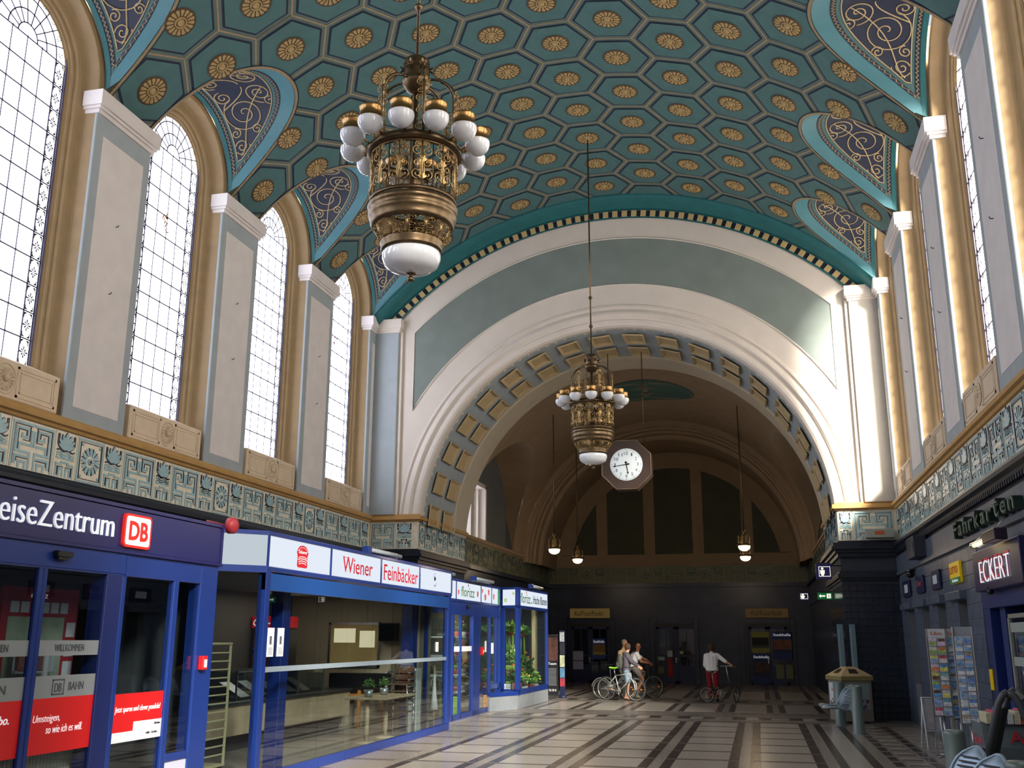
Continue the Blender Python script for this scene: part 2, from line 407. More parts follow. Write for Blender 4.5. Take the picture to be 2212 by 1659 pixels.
# lunettes: groin surfaces over the windows with bands and painted scrolls
RWL=1.42; ZWC=10.83
def lun_pt(a,d,side,yc,lift=0):     # a arc length from the crown along the wall arch, d metres from the wall
    ph=a/RWL; y=RWL*sin(ph); zw=ZWC+RWL*cos(ph)
    th=lun_th(y); xv=RV*sin(th); zv=CZ+RV*cos(th); Wd=XR-XC
    L=math.hypot(Wd-xv,zv-zw); t=d/max(L,1e-4)
    x=Wd+(xv-Wd)*t; z=zw+(zv-zw)*t+.10*math.sin(PI*min(1,max(0,t)))*min(1,L)
    return (XC+side*x,yc+y*(1-lift*.6),z-lift),L
AM=RWL*PI/2
def lun_L(a): return lun_pt(a,0,1,0)[1]
def lunette(yc,side):
    g=B(); us=[-AM+2*AM*i/40 for i in range(41)]
    def F(u,v):
        L=lun_L(u); return lun_pt(u,L*v,side,yc)[0]
    g.grid(F,us,[i/6 for i in range(7)])
    root=part('lunette',g,teal,ceiling)
    # bands measured from the wall (side w) or from the vault edge (side v)
    def band(nm,frm,d0,d1,mat,lift,need):
        b=B(); uu=[u for u in [-AM+2*AM*i/64 for i in range(65)] if lun_L(u)>need]
        if len(uu)<2: return
        def F(u,v):
            L=lun_L(u); d=(d0+(d1-d0)*v) if frm=='w' else L-(d0+(d1-d0)*v)
            return lun_pt(u,d,side,yc,lift)[0]
        b.grid(F,uu,[0,1]); return part(nm,b,mat,root)
    band('roll_moulding','w',0,.09,dteal,.012,.12)
    band('cove','v',.0,.30,lteal,.008,.05)
    # navy field with zigzag edges
    band('border','w',.10,.18,navy,.008,.55); band('border','v',.32,.41,navy,.012,.55)
    b=B()
    def zig(frm,d0,d1):
        n=56
        uu=[-AM+2*AM*i/n for i in range(n+1)]
        for i,(u,v) in enumerate(zip(uu,uu[1:])):
            if lun_L(u)<.5 or lun_L(v)<.5: continue
            f=lambda a,d:lun_pt(a,d if frm=='w' else lun_L(a)-d,side,yc,.016)[0]
            mid=(u+v)/2; dm=(d0+d1)/2
            b.add([f(u,d0-.018),f(u,d0+.006),f(mid,d1-.012),f(v,d0+.006),f(v,d0-.018),f(mid,d1-.036)],[(0,1,2,5),(5,2,3,4)])
    zig('w',.125,.185); zig('v',.345,.415); stuff(part('zigzag_border',b,tan,root))
    # dark panel
    D0,D1=.24,.50
    b=B(); uu=[u for u in [-AM+2*AM*i/72 for i in range(73)] if lun_L(u)>D0+D1+.02]
    b.grid(lambda u,v:lun_pt(u,D0+(lun_L(u)-D0-D1)*v,side,yc,.010)[0],uu,[i/5 for i in range(6)])
    pn=part('scroll_panel',b,pnavy,root)
    t=B(); w=.013
    edge=[lun_pt(u,D0,side,yc,.014)[0] for u in uu]+[lun_pt(u,lun_L(u)-D1,side,yc,.014)[0] for u in uu[::-1]]
    t.tube(edge,w,4,closed=True)
    def P(a,d): return lun_pt(a,d,side,yc,.018)[0]
    def inside(a,d): return D0+.01<d<lun_L(a)-D1-.005
    def curve(pts):
        run=[]
        for a,d in pts:
            if inside(a,d): run.append(P(a,d))
            else:
                if len(run)>1: t.tube(run,w,4)
                run=[]
        if len(run)>1: t.tube(run,w,4)
    def spiral(ca,cd,R,turns,a0,hand,mir):
        n=int(22*turns); pts=[]
        for i in range(n+1):
            q=i/n; r=R*(1-q)**.85+.012; an=a0+hand*2*PI*turns*q
            pts.append(((ca+r*cos(an))*mir,cd+r*sin(an)))
        curve(pts)
    for mir in (-1,1):
        spiral(.74,.66,.42,2.3,PI*1.1,1,mir); spiral(1.42,.39,.17,1.9,PI*.5,-1,mir)
        spiral(1.14,.80,.11,1.7,0,1,mir); spiral(.30,1.17,.27,2.0,0,-1,mir); spiral(.25,.42,.17,1.8,PI,1,mir); spiral(.55,1.30,.12,1.5,PI*.5,1,mir)
        spiral(1.12,.34,.10,1.5,PI,-1,mir)
        curve([(mir*(1.60-1.45*q),.34+.95*q**.7-.25*sin(PI*q)) for q in [i/24 for i in range(25)]])
        curve([(mir*(.05+.5*q),.9-.6*q*q) for q in [i/12 for i in range(13)]])
    part('scroll',t,M('scroll_tan_paint','#c0ab82',.6),pn)
    # tan edge and black line on the vault side
    b=B(); n=48
    for (o0,o1,mi) in ((0,.06,0),(.06,.085,1)):
        for i in range(n):
            q=[]
            for (ii,o) in ((i,o0),(i,o1),(i+1,o1),(i+1,o0)):
                a=PI*ii/n-PI/2; y=1.43*sin(a); s=lun_th(y)*RV
                a2=a+1e-3; y2=1.43*sin(a2); s2=lun_th(y2)*RV
                dx,dy=s2-s,y2-y; l=math.hypot(dx,dy) or 1
                if ii in (0,n): nx,ny=0,(-1 if ii==0 else 1)
                else: nx,ny=dy/l,-dx/l
                if nx>0: nx,ny=-nx,-ny
                q.append(cyl(side*(s+nx*o),yc+y+ny*o,.02))
            b.add(q,[(0,1,2,3)],mi,True)
    part('edge_moulding',b,[tan,navy],root)
    return root
for yc in BAYS[:5]:
    for sd in (-1,1): lunette(yc,sd)
for yc in BAYS[5:]:
    for sd in (-1,1):
        g=B(); g.grid(lambda u,v:lun_pt(u,lun_L(u)*v,sd,yc)[0],[-AM+2*AM*i/30 for i in range(31)],[0,.5,1]); part('lunette',g,teal,ceiling)
# ---------------- side walls ----------------
def side_T(side):
    x0=XL if side<0 else XR
    return lambda d,y,z:(x0+side*d,y,z)       # d = metres behind the pilaster face
frz_root={}
def meander():
    b=B(); w,h=.92,.72; b.box(0,w,0,h,0,.02,0) if False else None
    T=lambda u,v,q:(u,v,q)
    b.prism([(0,0),(w,0),(w,h),(0,h)],T,.015,0)
    def pl(P,mi=1,wd=.038,h1=.024): b.strip([(x*w,y*h) for x,y in P],wd,T,h1,mi,.015)
    for s in (0,1):
        f=lambda P:[((1-x) if s else x,y) for x,y in P]
        pl(f([(.05,.05),(.05,.94),(.47,.94)])); pl(f([(.13,.36),(.13,.84),(.38,.84),(.38,.66),(.25,.66),(.25,.72)]))
        pl(f([(.20,.36),(.20,.52),(.47,.52)])); pl(f([(.47,.52),(.47,.80)],));
        pl(f([(.13,.12),(.13,.27),(.40,.27)])); pl(f([(.22,.05),(.22,.16),(.36,.16),(.36,.05)])); pl(f([(.44,.05),(.44,.36),(.13,.36)]))
        pl(f([(.075,.08),(.075,.90),(.44,.90)]),2,.008,.028); pl(f([(.28,.60),(.42,.60),(.42,.88)]),2,.010,.028); pl(f([(.16,.40),(.16,.80),(.34,.80),(.34,.70)]),2,.008,.028)
        pl(f([(.16,.15),(.16,.23),(.40,.23)]),2,.008,.028)
    return b.mesh('meander_panel',[fcream,fblue,fnavy])
def lotus():
    b=B(); w,h=.48,.72; T=lambda u,v,q:(u,v,q)
    b.prism([(0,0),(w,0),(w,h),(0,h)],T,.015,0)
    def leaf(cx,cy,a,l,wd,mi,z=.024):
        P=[]
        for i in range(10):
            t=2*PI*i/10; x=l/2*cos(t)+l/2; y=wd/2*sin(t)*(1-.3*cos(t)); P.append((cx+x*cos(a)-y*sin(a),cy+x*sin(a)+y*cos(a)))
        b.prism(P,lambda u,v,q:(u,v,.015+q),z-.015,mi)
    for a,l,wd in ((22,.20,.07),(158,.20,.07),(42,.24,.09),(138,.24,.09),(66,.25,.10),(114,.25,.10),(90,.27,.12)):
        leaf(.24,.44,R_(a),l+.012,wd+.014,2,.024+.002*l); leaf(.24+.006*cos(R_(a)),.446,R_(a),l-.006,wd-.012,1,.030+.004*l)
    for x0,x1,y0,y1 in ((.04,.08,.52,.68),(.40,.44,.52,.68)): b.box(x0,x1,y0,y1,.015,.028,2)
    for j,yy in enumerate((.43,.385,.345)):
        P=[(.05+.38*i/12,yy+.015*sin(i*PI/3)) for i in range(13)]; b.strip(P,.022,T,.03,1 if j else 2,.015)
    for s in (0,1):
        f=lambda P:[((w-x) if s else x,y) for x,y in P]
        b.strip(f([(.05,.31),(.24,.31)]),.03,T,.026,1,.015); b.strip(f([(.05,.04),(.05,.22),(.17,.22),(.17,.25),(.24,.25)]),.03,T,.026,1,.015)
        b.strip(f([(.12,.04),(.12,.15),(.20,.15),(.20,.04)]),.03,T,.026,1,.015); b.strip(f([(.085,.05),(.085,.18),(.21,.18)]),.008,T,.03,2,.015)
    return b.mesh('lotus_panel',[fcream,fblue,fnavy])
def rosp():
    b=B(); w,h=.66,.72; T=lambda u,v,q:(u,v,q)
    b.prism([(0,0),(w,0),(w,h),(0,h)],T,.015,0)
    b.strip([(.03,.03),(w-.03,.03),(w-.03,h-.03),(.03,h-.03),(.03,.03)],.03,T,.026,1,.015)
    b.strip([(.07,.07),(w-.07,.07),(w-.07,h-.07),(.07,h-.07),(.07,.07)],.008,T,.03,2,.015)
    cx,cy=w/2,h/2
    for k in range(12):
        a=2*PI*k/12
        P=[]
        for i in range(8):
            t=2*PI*i/8; x=.155+.07*cos(t); y=.034*sin(t)*(1+.3*cos(t)); P.append((cx+x*cos(a)-y*sin(a),cy+x*sin(a)+y*cos(a)))
        b.prism(P,lambda u,v,q:(u,v,.015+q),.012,1)
        a+=PI/12; b.strip([(cx+.13*cos(a),cy+.13*sin(a)),(cx+.22*cos(a),cy+.22*sin(a))],.012,T,.03,2,.015)
    b.lathe([(.055,.015),(.055,.032),(.001,.036)],(cx,cy,0),14,1); b.lathe([(.028,.03),(.02,.042),(.001,.042)],(cx,cy,0),10,2)
    for dx in(-1,1):
        for dy in(-1,1): b.lathe([(.025,.015),(.025,.026),(.001,.026)],(cx+dx*.22,cy+dy*.25,0),8,1)
    return b.mesh('rosette_panel',[fcream,fblue,fnavy])
FM={'m':(meander(),.92),'l':(lotus(),.48),'r':(rosp(),.66)}
FN={'m':'meander_panel','l':'lotus_panel','r':'rosette_panel'}
def frieze_panel(k,parent,origin,right,s=1.0):
    me,w=FM[k]; o=put(FN[k],me,parent)
    r=Vector(right); u=Vector((0,0,1)); n=r.cross(u)
    mm=Matrix((r,u,n)).transposed().to_4x4(); mm.translation=Vector(origin); o.matrix_local=mm@Matrix.Diagonal((s,1,1,1))
    return w*s
def run_frieze(seq,parent,start,right,total,z=4.2):
    ws=sum(FM[k][1] for k in seq); s=(total-.02*len(seq))/ws; p=Vector(start)
    for k in seq:
        w=frieze_panel(k,parent,(p.x,p.y,z),right,s); p+=Vector(right)*(w+.02)
def arch_sweep(b,prof,T,yc,zc,z0,n=24,mi=0):
    """prof: list of (radius, depth d); sweeps up one jamb, over the arch and down"""
    rows=[]
    def path(r):
        P=[(yc-r,z0)]+[(yc-r,zc)]
        for i in range(1,n): a=PI-PI*i/n; P.append((yc+r*cos(a),zc+r*sin(a)))
        P+=[(yc+r,zc),(yc+r,z0)]; return P
    for r,d in prof: rows.append([T(d,y,z) for y,z in path(r)])
    m=len(rows[0]); vs=[p for R in rows for p in R]
    b.add(vs,[(i*m+j,i*m+j+1,(i+1)*m+j+1,(i+1)*m+j) for i in range(len(rows)-1) for j in range(m-1)],mi,False)
JAMB=[(1.44,.045),(1.31,.045),(1.30,.06),(1.275,.22),(1.25,.25),(1.20,.265),(1.14,.27),(1.09,.285),(1.06,.315),(1.05,.335),(1.02,.33),(.995,.34),(.98,.37),(.95,.375),(.93,.40),(.905,.41),(.90,.46)]
rib=[]
def cellmesh(P,T,d,mi=0,glassmat=None): pass
window_no=0
def window(side,yc,full=True):
    global window_no; window_no+=1
    T=side_T(side); G=GL if side<0 else GRr
    frame=B(); fd=.42
    arch_sweep(frame,[(.93,fd-.03),(.90,fd-.03),(.90,fd+.05),(.88,fd+.05),(.88,fd)],T,yc,11.0,5.82,16)
    w=struct('window_%d'%window_no,frame,lead)
    hw=.88; cols=[-hw,-hw+.21]+[-.67+.335*i for i in range(1,4)]+[hw-.21,hw]
    rows=[5.84+.43*i for i in range(13)]
    L=B()
    def bar(p,q,wd=.012):
        wd*=1.55
        d=Vector((0,q[0]-p[0],q[1]-p[1])).normalized(); n=Vector((0,-d.z,d.y))*wd/2
        c=[(p[0]+n.y,p[1]+n.z),(p[0]-n.y,p[1]-n.z),(q[0]-n.y,q[1]-n.z),(q[0]+n.y,q[1]+n.z)]
        vs=[T(fd-.012,yc+y,z) for y,z in c]+[T(fd+.012,yc+y,z) for y,z in c]
        L.add(vs,[(0,1,2,3),(7,6,5,4),(0,4,5,1),(1,5,6,2),(2,6,7,3),(3,7,4,0)])
    cache={}
    def pane(poly,motifd=False):
        b=B(); cy=sum(p[0] for p in poly)/len(poly); cz=sum(p[1] for p in poly)/len(poly)
        key=tuple((round(p[0]-cy,3),round(p[1]-cz,3)) for p in poly)+(motifd,)
        if key not in cache:
            n=len(poly); b.add([T(fd-.002,y-cy,z-cz) for y,z in poly],[tuple(range(n))],0)
            if motifd:
                for k in range(8):
                    a=PI/4*k; r0,r1=.015,.06 if k%2 else .085
                    q=[(r0,-.006),(r1,-.016),(r1+.012,0),(r1,.016),(r0,.006)]
                    b.add([T(fd-.006,x*cos(a)-y*sin(a),x*sin(a)+y*cos(a)) for x,y in q],[(0,1,2,3,4)],1)
                q=[(.012*cos(a*PI/3),.012*sin(a*PI/3)) for a in range(6)]; b.add([T(fd-.006,x,y) for x,y in q],[tuple(range(6))],1)
                for sx in (-1,1):
                    for sy in (-1,1):
                        P=[(sx*.092,sy*.195),(sx*.092,sy*.09),(sx*.074,sy*.12),(sx*.070,sy*.155),(sx*.045,sy*.172),(sx*.015,sy*.195)]
                        b.add([T(fd-.006,x,y) for x,y in P],[tuple(range(6))],1)
            cache[key]=b.mesh('pane',[G,motif],T(0,0,0))
        tt=T(0,yc+cy,cz); put('pane',cache[key],w,tt)
    for i in range(len(cols)-1):
        for j in range(12):
            border=i in(0,len(cols)-2)
            if not border and j>=1 and (j%1==0):
                pane([(cols[i],rows[j]),(cols[i+1],rows[j]),(cols[i+1],rows[j+1]),(cols[i],rows[j+1])])
            else: pane([(cols[i],rows[j]),(cols[i+1],rows[j]),(cols[i+1],rows[j+1]),(cols[i],rows[j+1])],border)
    for c in cols[1:-1]: bar((c,rows[0]),(c,11.0),.010 if abs(c)<.6 else .016)
    for z in rows: bar((-hw,z),(hw,z),.014)
    for c in cols[2:-2]:
        for z in rows[1:]:
            n=8; vs=[T(fd-.016,yc+c+.02*cos(2*PI*i/n),z+.02*sin(2*PI*i/n)) for i in range(n)]+[T(fd+.01,yc+c+.02*cos(2*PI*i/n),z+.02*sin(2*PI*i/n)) for i in range(n)]
            L.add(vs,[tuple(range(n))]+[(i,(i+1)%n,n+(i+1)%n,n+i) for i in range(n)])
    # fan head
    zc=11.0; N=9; R3=[0.22,.44,.67,.88]
    for k in range(N):
        a0,a1=PI*k/N,PI*(k+1)/N
        for ri in range(3):
            r0,r1=R3[ri],R3[ri+1]; P=[]
            for i in range(4): a=a0+(a1-a0)*i/3; P.append((r1*cos(a),zc+r1*sin(a)))
            for i in range(4): a=a1-(a1-a0)*i/3; P.append((r0*cos(a),zc+r0*sin(a)))
            n=len(P); b=B(); b.add([T(fd-.002,yc+y,z) for y,z in P],[tuple(range(n))],0)
            if ri==2:
                am=(a0+a1)/2; cy0,cz0=.775*cos(am),zc+.775*sin(am)
                for kk in range(8):
                    a=PI/4*kk; q=[(.015,-.004),(.05,-.011),(.058,0),(.05,.011),(.015,.004)]
                    b.add([T(fd-.006,yc+cy0+x*cos(a)-y*sin(a),cz0+x*sin(a)+y*cos(a)) for x,y in q],[(0,1,2,3,4)],1)
            part('pane',b,[G,motif],w)
        if k: bar((R3[0]*cos(a0),zc+R3[0]*sin(a0)),(hw*cos(a0),zc+hw*sin(a0)),.012)
    P=[(R3[0]*cos(PI*i/10),zc+R3[0]*sin(PI*i/10)) for i in range(11)]; b=B(); b.add([T(fd-.002,yc+y,z) for y,z in P],[tuple(range(11))],0); part('pane',b,[G,motif],w)
    for r in R3[:3]:
        P=[(r*cos(PI*i/20),zc+r*sin(PI*i/20)) for i in range(21)]
        for p,q in zip(P,P[1:]): bar(p,q,.014)
    part('leading',L,lead,w)
    for dy in(-.93,): pass
    return w
def wall_side(side):
    T=side_T(side); nm='left' if side<0 else 'right'
    # masonry behind the openings: spandrels between arches and the lunettes
    b=B()
    def bx(d0,d1,y0,y1,z0,z1,mi=0):
        p,q=T(d0,y0,z0),T(d1,y1,z1); b.box(min(p[0],q[0]),max(p[0],q[0]),y0,y1,z0,z1,mi)
    for yc in PILS+[26.177]:
        bx(.04,.6,yc-.70,min(yc+.70,YE),5.05,12.6); bx(.05,.6,yc-.70,min(yc+.70,YE),3.7,5.1)
    for yc in BAYS:
        bx(.05,.6,yc-1.44,yc+1.44,3.7,5.16)
        # above the arch
        n=24; vs=[];
        for i in range(n+1):
            a=PI*i/n; y=1.44*cos(a); vs+=[T(0.0,yc+y,max(10.83,10.85)+1.38*sin(a)*1.0),T(0.0,yc+y,12.8)]
        b.add(vs,[(2*i,2*i+1,2*i+3,2*i+2) for i in range(n)])
    root=struct('wall_'+nm,b,ochre)
    for i,yc in enumerate(BAYS):
        j=B(); arch_sweep(j,JAMB,T,yc,10.85,5.1,20); part('window_arch',j,ochre,root)
        # backing so no light leaks round the glass
        j=B(); arch_sweep(j,[(.90,.46),(1.6,.5)],T,yc,10.9,5.1,16); stuff(part('reveal_backing',j,ochre,root))
        # sloping sill and cream panel
        s=B(); s.add([T(.05,yc-1.18,5.72),T(.05,yc+1.18,5.72),T(.46,yc+1.05,5.90),T(.46,yc-1.05,5.90)],[(0,1,2,3)])
        s.add([T(.46,yc-1.4,5.0),T(.46,yc+1.4,5.0),T(.46,yc+1.4,5.90),T(.46,yc-1.4,5.90)],[(0,1,2,3)]); part('sill',s,cream,root)
        s=B(); x0,x1=sorted((T(-.0,0,0)[0],T(.14,0,0)[0])); s.bbox(x0,x1,yc-1.16,yc+1.16,5.15,5.72,.015)
        pn=part('sill_panel',s,sillc,root)
        if i<5:
            s=B(); x0=T(0,0,0)[0]
            for y0 in (-1.05,.25):
                y1=y0+.80; fr=[(y0,5.22),(y1,5.22),(y1,5.64),(y0,5.64),(y0,5.22)]
                s.strip(fr,.035,lambda u,v,q:T(-q,yc+u,v),.012)
                fr=[(y0+.06,5.28),(y1-.06,5.28),(y1-.06,5.58),(y0+.06,5.58),(y0+.06,5.28)]
                s.strip(fr,.015,lambda u,v,q:T(-q,yc+u,v),.01)
            part('panel_moulding',s,sillc,pn)
            s=B()
            for k in range(16):
                a=2*PI*k/16; P=[(.06,-.012),(.17,-.032),(.19,0),(.17,.032),(.06,.012)]
                pp=[(x*cos(a)-y*sin(a),x*sin(a)+y*cos(a)) for x,y in P]
                vs=[T(-.01,yc+x,5.43+y) for x,y in pp]+[T(-.05,yc+.13*cos(a),5.43+.13*sin(a))]
                s.add(vs,[(q,(q+1)%5,5) for q in range(5)])
            pr=[(.065,-.01),(.05,-.05),(.001,-.06)]
            s.lathe([(r,d*(-side)*-1*-1) for r,d in pr],T(0,yc,5.43),14,ax='x') if False else s.ball(T(-.02,yc,5.43),.055,10)
            s.lathe([(.235,0),(.225,.02),(.21,.02),(.205,0)],T(-.0,yc,5.43),24,ax='x')
            part('shell_rosette',s,sillc,pn)
    for yc in PILS+[26.177]:
        y0,y1=yc-.78,min(yc+.78,YE-.005)
        x0,x1=sorted((T(0,0,0)[0],T(.055,0,0)[0])); s=B(); s.bbox(x0-(0.002 if side>0 else 0),x1+(0.002 if side<0 else 0),y0,y1,5.12,10.36,.012)
        pl=part('pilaster',s,bgray,root)
        s=B(); px=T(0,0,0)[0]; fr=[(y0+.2,5.35),(y1-.2 if y1>y0+1 else y1-.2,5.35),(y1-.2,10.0),(y0+.2,10.0)]
        if y1-y0>.45: s.prism(fr,lambda u,v,q:T(-q,u,v),.008); part('inset_panel',s,cream,pl)
        s=B(); s.prism([(y0-.02,10.33),(min(y1+.02,YE-.004),10.33),(min(y1+.02,YE-.004),10.40),(y0-.02,10.40)],lambda u,v,q:T(.25-q,u,v),.29)
        s.prism([(y0-.05,10.40),(min(y1+.05,YE-.004),10.40),(min(y1+.05,YE-.004),10.45),(y0-.05,10.45)],lambda u,v,q:T(.25-q,u,v),.33)
        s.prism([(y0-.08,10.45),(min(y1+.08,YE-.004),10.45),(min(y1+.08,YE-.004),10.72),(y0-.08,10.72)],lambda u,v,q:T(.25-q,u,v),.37)
        part('capital',s,cream,pl)
        for zz in (8.6,7.4) if y1-y0>1 else ():
            s=B(); s.tube([T(0,yc,zz),T(-.05,yc,zz),T(-.06,yc,zz+.03)],.008,5); part('hook',s,blackp,pl)
    # ochre ledge, frieze, black cornice
    s=B(); pf=[(.1,4.94),(-.03,4.94),(-.05,4.98),(-.10,5.0),(-.11,5.05),(-.08,5.09),(-.02,5.14),(.1,5.14)]
    o=s; n=len(pf); s.add([T(d,Y0,z) for d,z in pf]+[T(d,YE,z) for d,z in pf],[(i,(i+1)%n,n+(i+1)%n,n+i) for i in range(n)])
    part('ledge',s,ledgem,root)
    s=B(); x0,x1=sorted((T(0.02,0,0)[0],T(.3,0,0)[0])); s.box(x0,x1,Y0,YE,4.15,4.96); fr=part('frieze',s,fcream,root)
    pitch=4.134
    for i in range(6):
        yc=26.177-pitch*i    # rosette panel centred on the pilasters
        seq='r' ; W=(.66+.48*3+.92*2)
        right=(0,1,0) if side<0 else (0,-1,0); X=T(.02,0,0)[0]
        ys=yc-pitch+.33+.01; ye=yc-.33-.01
        if ys<5: continue
        st=ys if side<0 else ye
        run_frieze('lmlml',fr,(X,st,0),right,ye-ys)
        yy=yc-.33 if side<0 else yc+.33
        if yc<26: frieze_panel('r',fr,(X,yy,4.2),right)
    s=B(); pf=[(.2,4.2),(-.03,4.2),(-.05,4.17),(-.12,4.13),(-.16,4.08),(-.16,4.02),(-.10,3.98),(-.08,3.9),(-.03,3.86),(-.03,3.80),(.2,3.80)]
    n=len(pf); s.add([T(d,Y0,z) for d,z in pf]+[T(d,YE-.02,z) for d,z in pf],[(i,(i+1)%n,n+(i+1)%n,n+i) for i in range(n)])
    for i in range(150): 
        y=6+i*.133; x0,x1=sorted((T(-.02,0,0)[0],T(-.1,0,0)[0])); s.box(x0,x1,y,y+.07,3.86,3.93)
    part('cornice',s,black,root)
    return root
wall_left=wall_side(-1); wall_right=wall_side(1)
for yc in BAYS[:4]: window(-1,yc)
for yc in BAYS[:4]: window(1,yc)
def graffiti(wn,y,z,col,n,sd):
    w=bpy.data.objects[wn]; rn=random.Random(sd); s=B()
    for k in range(n):
        P=[(y+.22*(rn.random()-.5),z+.34*(rn.random()-.5))]
        for q in range(3): P.append((P[-1][0]+.10*(rn.random()-.5),P[-1][1]+.10*(rn.random()-.5)))
        s.strip(P,.022,lambda u,v,q:(XL-.41+q,u,v),.004)
    stuff(part('paint_marks',s,M('mark_'+col[1:],col,.6),w))
graffiti('window_1',23.96,9.58,'#c0303c',9,1); graffiti('window_3',15.74,9.56,'#d8922e',9,2)
# farther bays behind the camera: plain sheets of the same glass in leaded frames
def plain_window(side,yc):
    global window_no; window_no+=1; T=side_T(side); b=B(); P=[(-.9,5.84),(.9,5.84)]+[(.9*cos(PI*i/16),11+.9*sin(PI*i/16)) for i in range(17)]
    b.add([T(.42,yc+y,z) for y,z in P],[tuple(range(len(P)))],0)
    for i in range(13): z=5.84+.43*i; b.prism([(yc-.9,z-.008),(yc+.9,z-.008),(yc+.9,z+.008),(yc-.9,z+.008)],lambda u,v,q:T(.41-q,u,v),.01,1)
    struct('window_%d'%window_no,b,[GL if side<0 else GRr,lead])
for yc in BAYS[4:]:
    for sd in(-1,1): plain_window(sd,yc)
b=B(); b.box(XL-1,XR+1,Y0-.3,Y0,0,14.5); struct('wall_back',b,cream)
# ---------------- end wall with the great arch ----------------
AZ=4.7
def pol(r,a,y,cz=AZ): return (XC+r*sin(a),y,cz+r*cos(a))
def arcband(b,r0,r1,y0,y1,a0,a1,n,cz0=AZ,cz1=AZ,mi=0):
    b.grid(lambda a,t:(pol(r0+(r1-r0)*t,a,y0+(y1-y0)*t,cz0+(cz1-cz0)*t)),[a0+(a1-a0)*i/n for i in range(n+1)],[0,1],mi)
b=B(); N=140
vs=[]
for i in range(N+1):
    x=XL+(XR-XL)*i/N; dx=abs(x-XC)
    lo=4.9 if dx>=5.6 else max(4.9,AZ+math.sqrt(5.6**2-dx*dx)); hi=CZ+math.sqrt(9.3**2-dx*dx)
    vs+=[(x,YE,lo),(x,YE,hi)]
b.add(vs,[(2*i,2*i+1,2*i+3,2*i+2) for i in range(N)])
wall_end=struct('wall_end',b,white,'cream end wall with a great round arch and grey green panel')
g=B(); vs=[]; px=(-9.13,2.30)
for i in range(N+1):
    x=px[0]+(px[1]-px[0])*i/N; dx=abs(x-XC)
    lo=AZ+math.sqrt(max(0,6.62**2-dx*dx)) ; lo=max(lo,AZ) ; hi=CZ+math.sqrt(8.09**2-dx*dx)
    vs+=[(x,YE-.004,lo),(x,YE-.004,hi)]
g.add(vs,[(2*i,2*i+1,2*i+3,2*i+2) for i in range(N)]); pnl=part('arch_panel',g,ggray,wall_end)
am=math.acos(3.1/6.64)
g=B(); outline=[]
for i in range(41):
    x=px[0]+(px[1]-px[0])*i/40; outline.append((x,YE-.012,CZ+math.sqrt(8.09**2-(x-XC)**2)))
for i in range(41):
    x=px[1]+(px[0]-px[1])*i/40; outline.append((x,YE-.012,AZ+math.sqrt(max(0,6.62**2-(x-XC)**2))))
g.tube(outline,.022,5,closed=True); part('panel_moulding',g,white,wall_end)
# arch mouldings
g=B(); prof=[(6.05,0),(6.02,-.05),(5.96,-.06),(5.93,-.02),(5.90,-.02),(5.86,-.05),(5.80,-.09),(5.74,-.10),(5.70,-.07),(5.68,-.03),(5.62,-.03),(5.58,-.06),(5.50,-.06),(5.44,-.03),(5.40,.05),(5.40,.30)]
A0=math.acos((5.12-AZ)/5.7)
for (r0,d0),(r1,d1) in zip(prof,prof[1:]): arcband(g,r0,r1,YE+d0,YE+d1,-A0,A0,72)
part('arch_moulding',g,white,wall_end)
# cove and dentil band along the vault
AV=R_(48.3)
g=B(); cp=[(9.16,25.40),(9.13,25.40),(9.13,25.46),(9.07,25.5),(9.02,25.6),(8.99,25.72),(8.95,25.85),(8.93,25.9),(8.93,26)]
for (r0,y0),(r1,y1) in zip(cp,cp[1:]): arcband(g,r0,r1,y0,y1,-AV,AV,60,CZ,CZ)
part('cove_moulding',g,dteal,ceiling)
g=B(); arcband(g,8.95,8.90,25.97,25.97,-R_(47),R_(47),60,CZ,CZ,0); arcband(g,8.90,8.69,25.985,25.985,-R_(46.6),R_(46.6),60,CZ,CZ,1); arcband(g,8.71,8.66,25.95,25.95,-R_(46.5),R_(46.5),60,CZ,CZ,0)
dband=part('dentil_band',g,[dteal,navy],ceiling)
db=B(); db.bbox(-.075,.075,-.05,0,-.09,.09,.008); dme=db.mesh('dentil',M('dentil_cream_paint','#c2ab78',.55,var=.06))
for i in range(54):
    a=R_(-45.6+91.2*i/53); put('dentil',dme,dband,(XC+8.80*sin(a),25.98,CZ+8.80*cos(a)),(0,a,0))
# corner pilasters on the end wall and the thin strip beside them
for sd in (-1,1):
    xo=XL if sd<0 else XR; xi=xo-sd*.70
    s=B(); s.bbox(min(xo,xi),max(xo,xi),25.84,YE+.1,5.12,10.36,.01); pl=part('pilaster',s,bgray if sd<0 else M('sunlit_corner_plaster','#cfc9bd',.7,var=.04,scale=3),wall_end)  # right copy of the grey plaster is paler, sunlight put into its colour
    s=B()
    for k,(e,z0,z1) in enumerate(((.03,10.33,10.40),(.06,10.40,10.45),(.09,10.45,10.72))):
        x2=xi-sd*e; s.box(min(xo,x2),max(xo,x2),25.84-e,YE,z0,z1)
    part('capital',s,white,pl)
    s=B(); x2=xi-sd*.09; s.box(min(xi,x2),max(xi,x2),25.91,YE,5.12,10.36); part('edge_strip',s,white,pl)
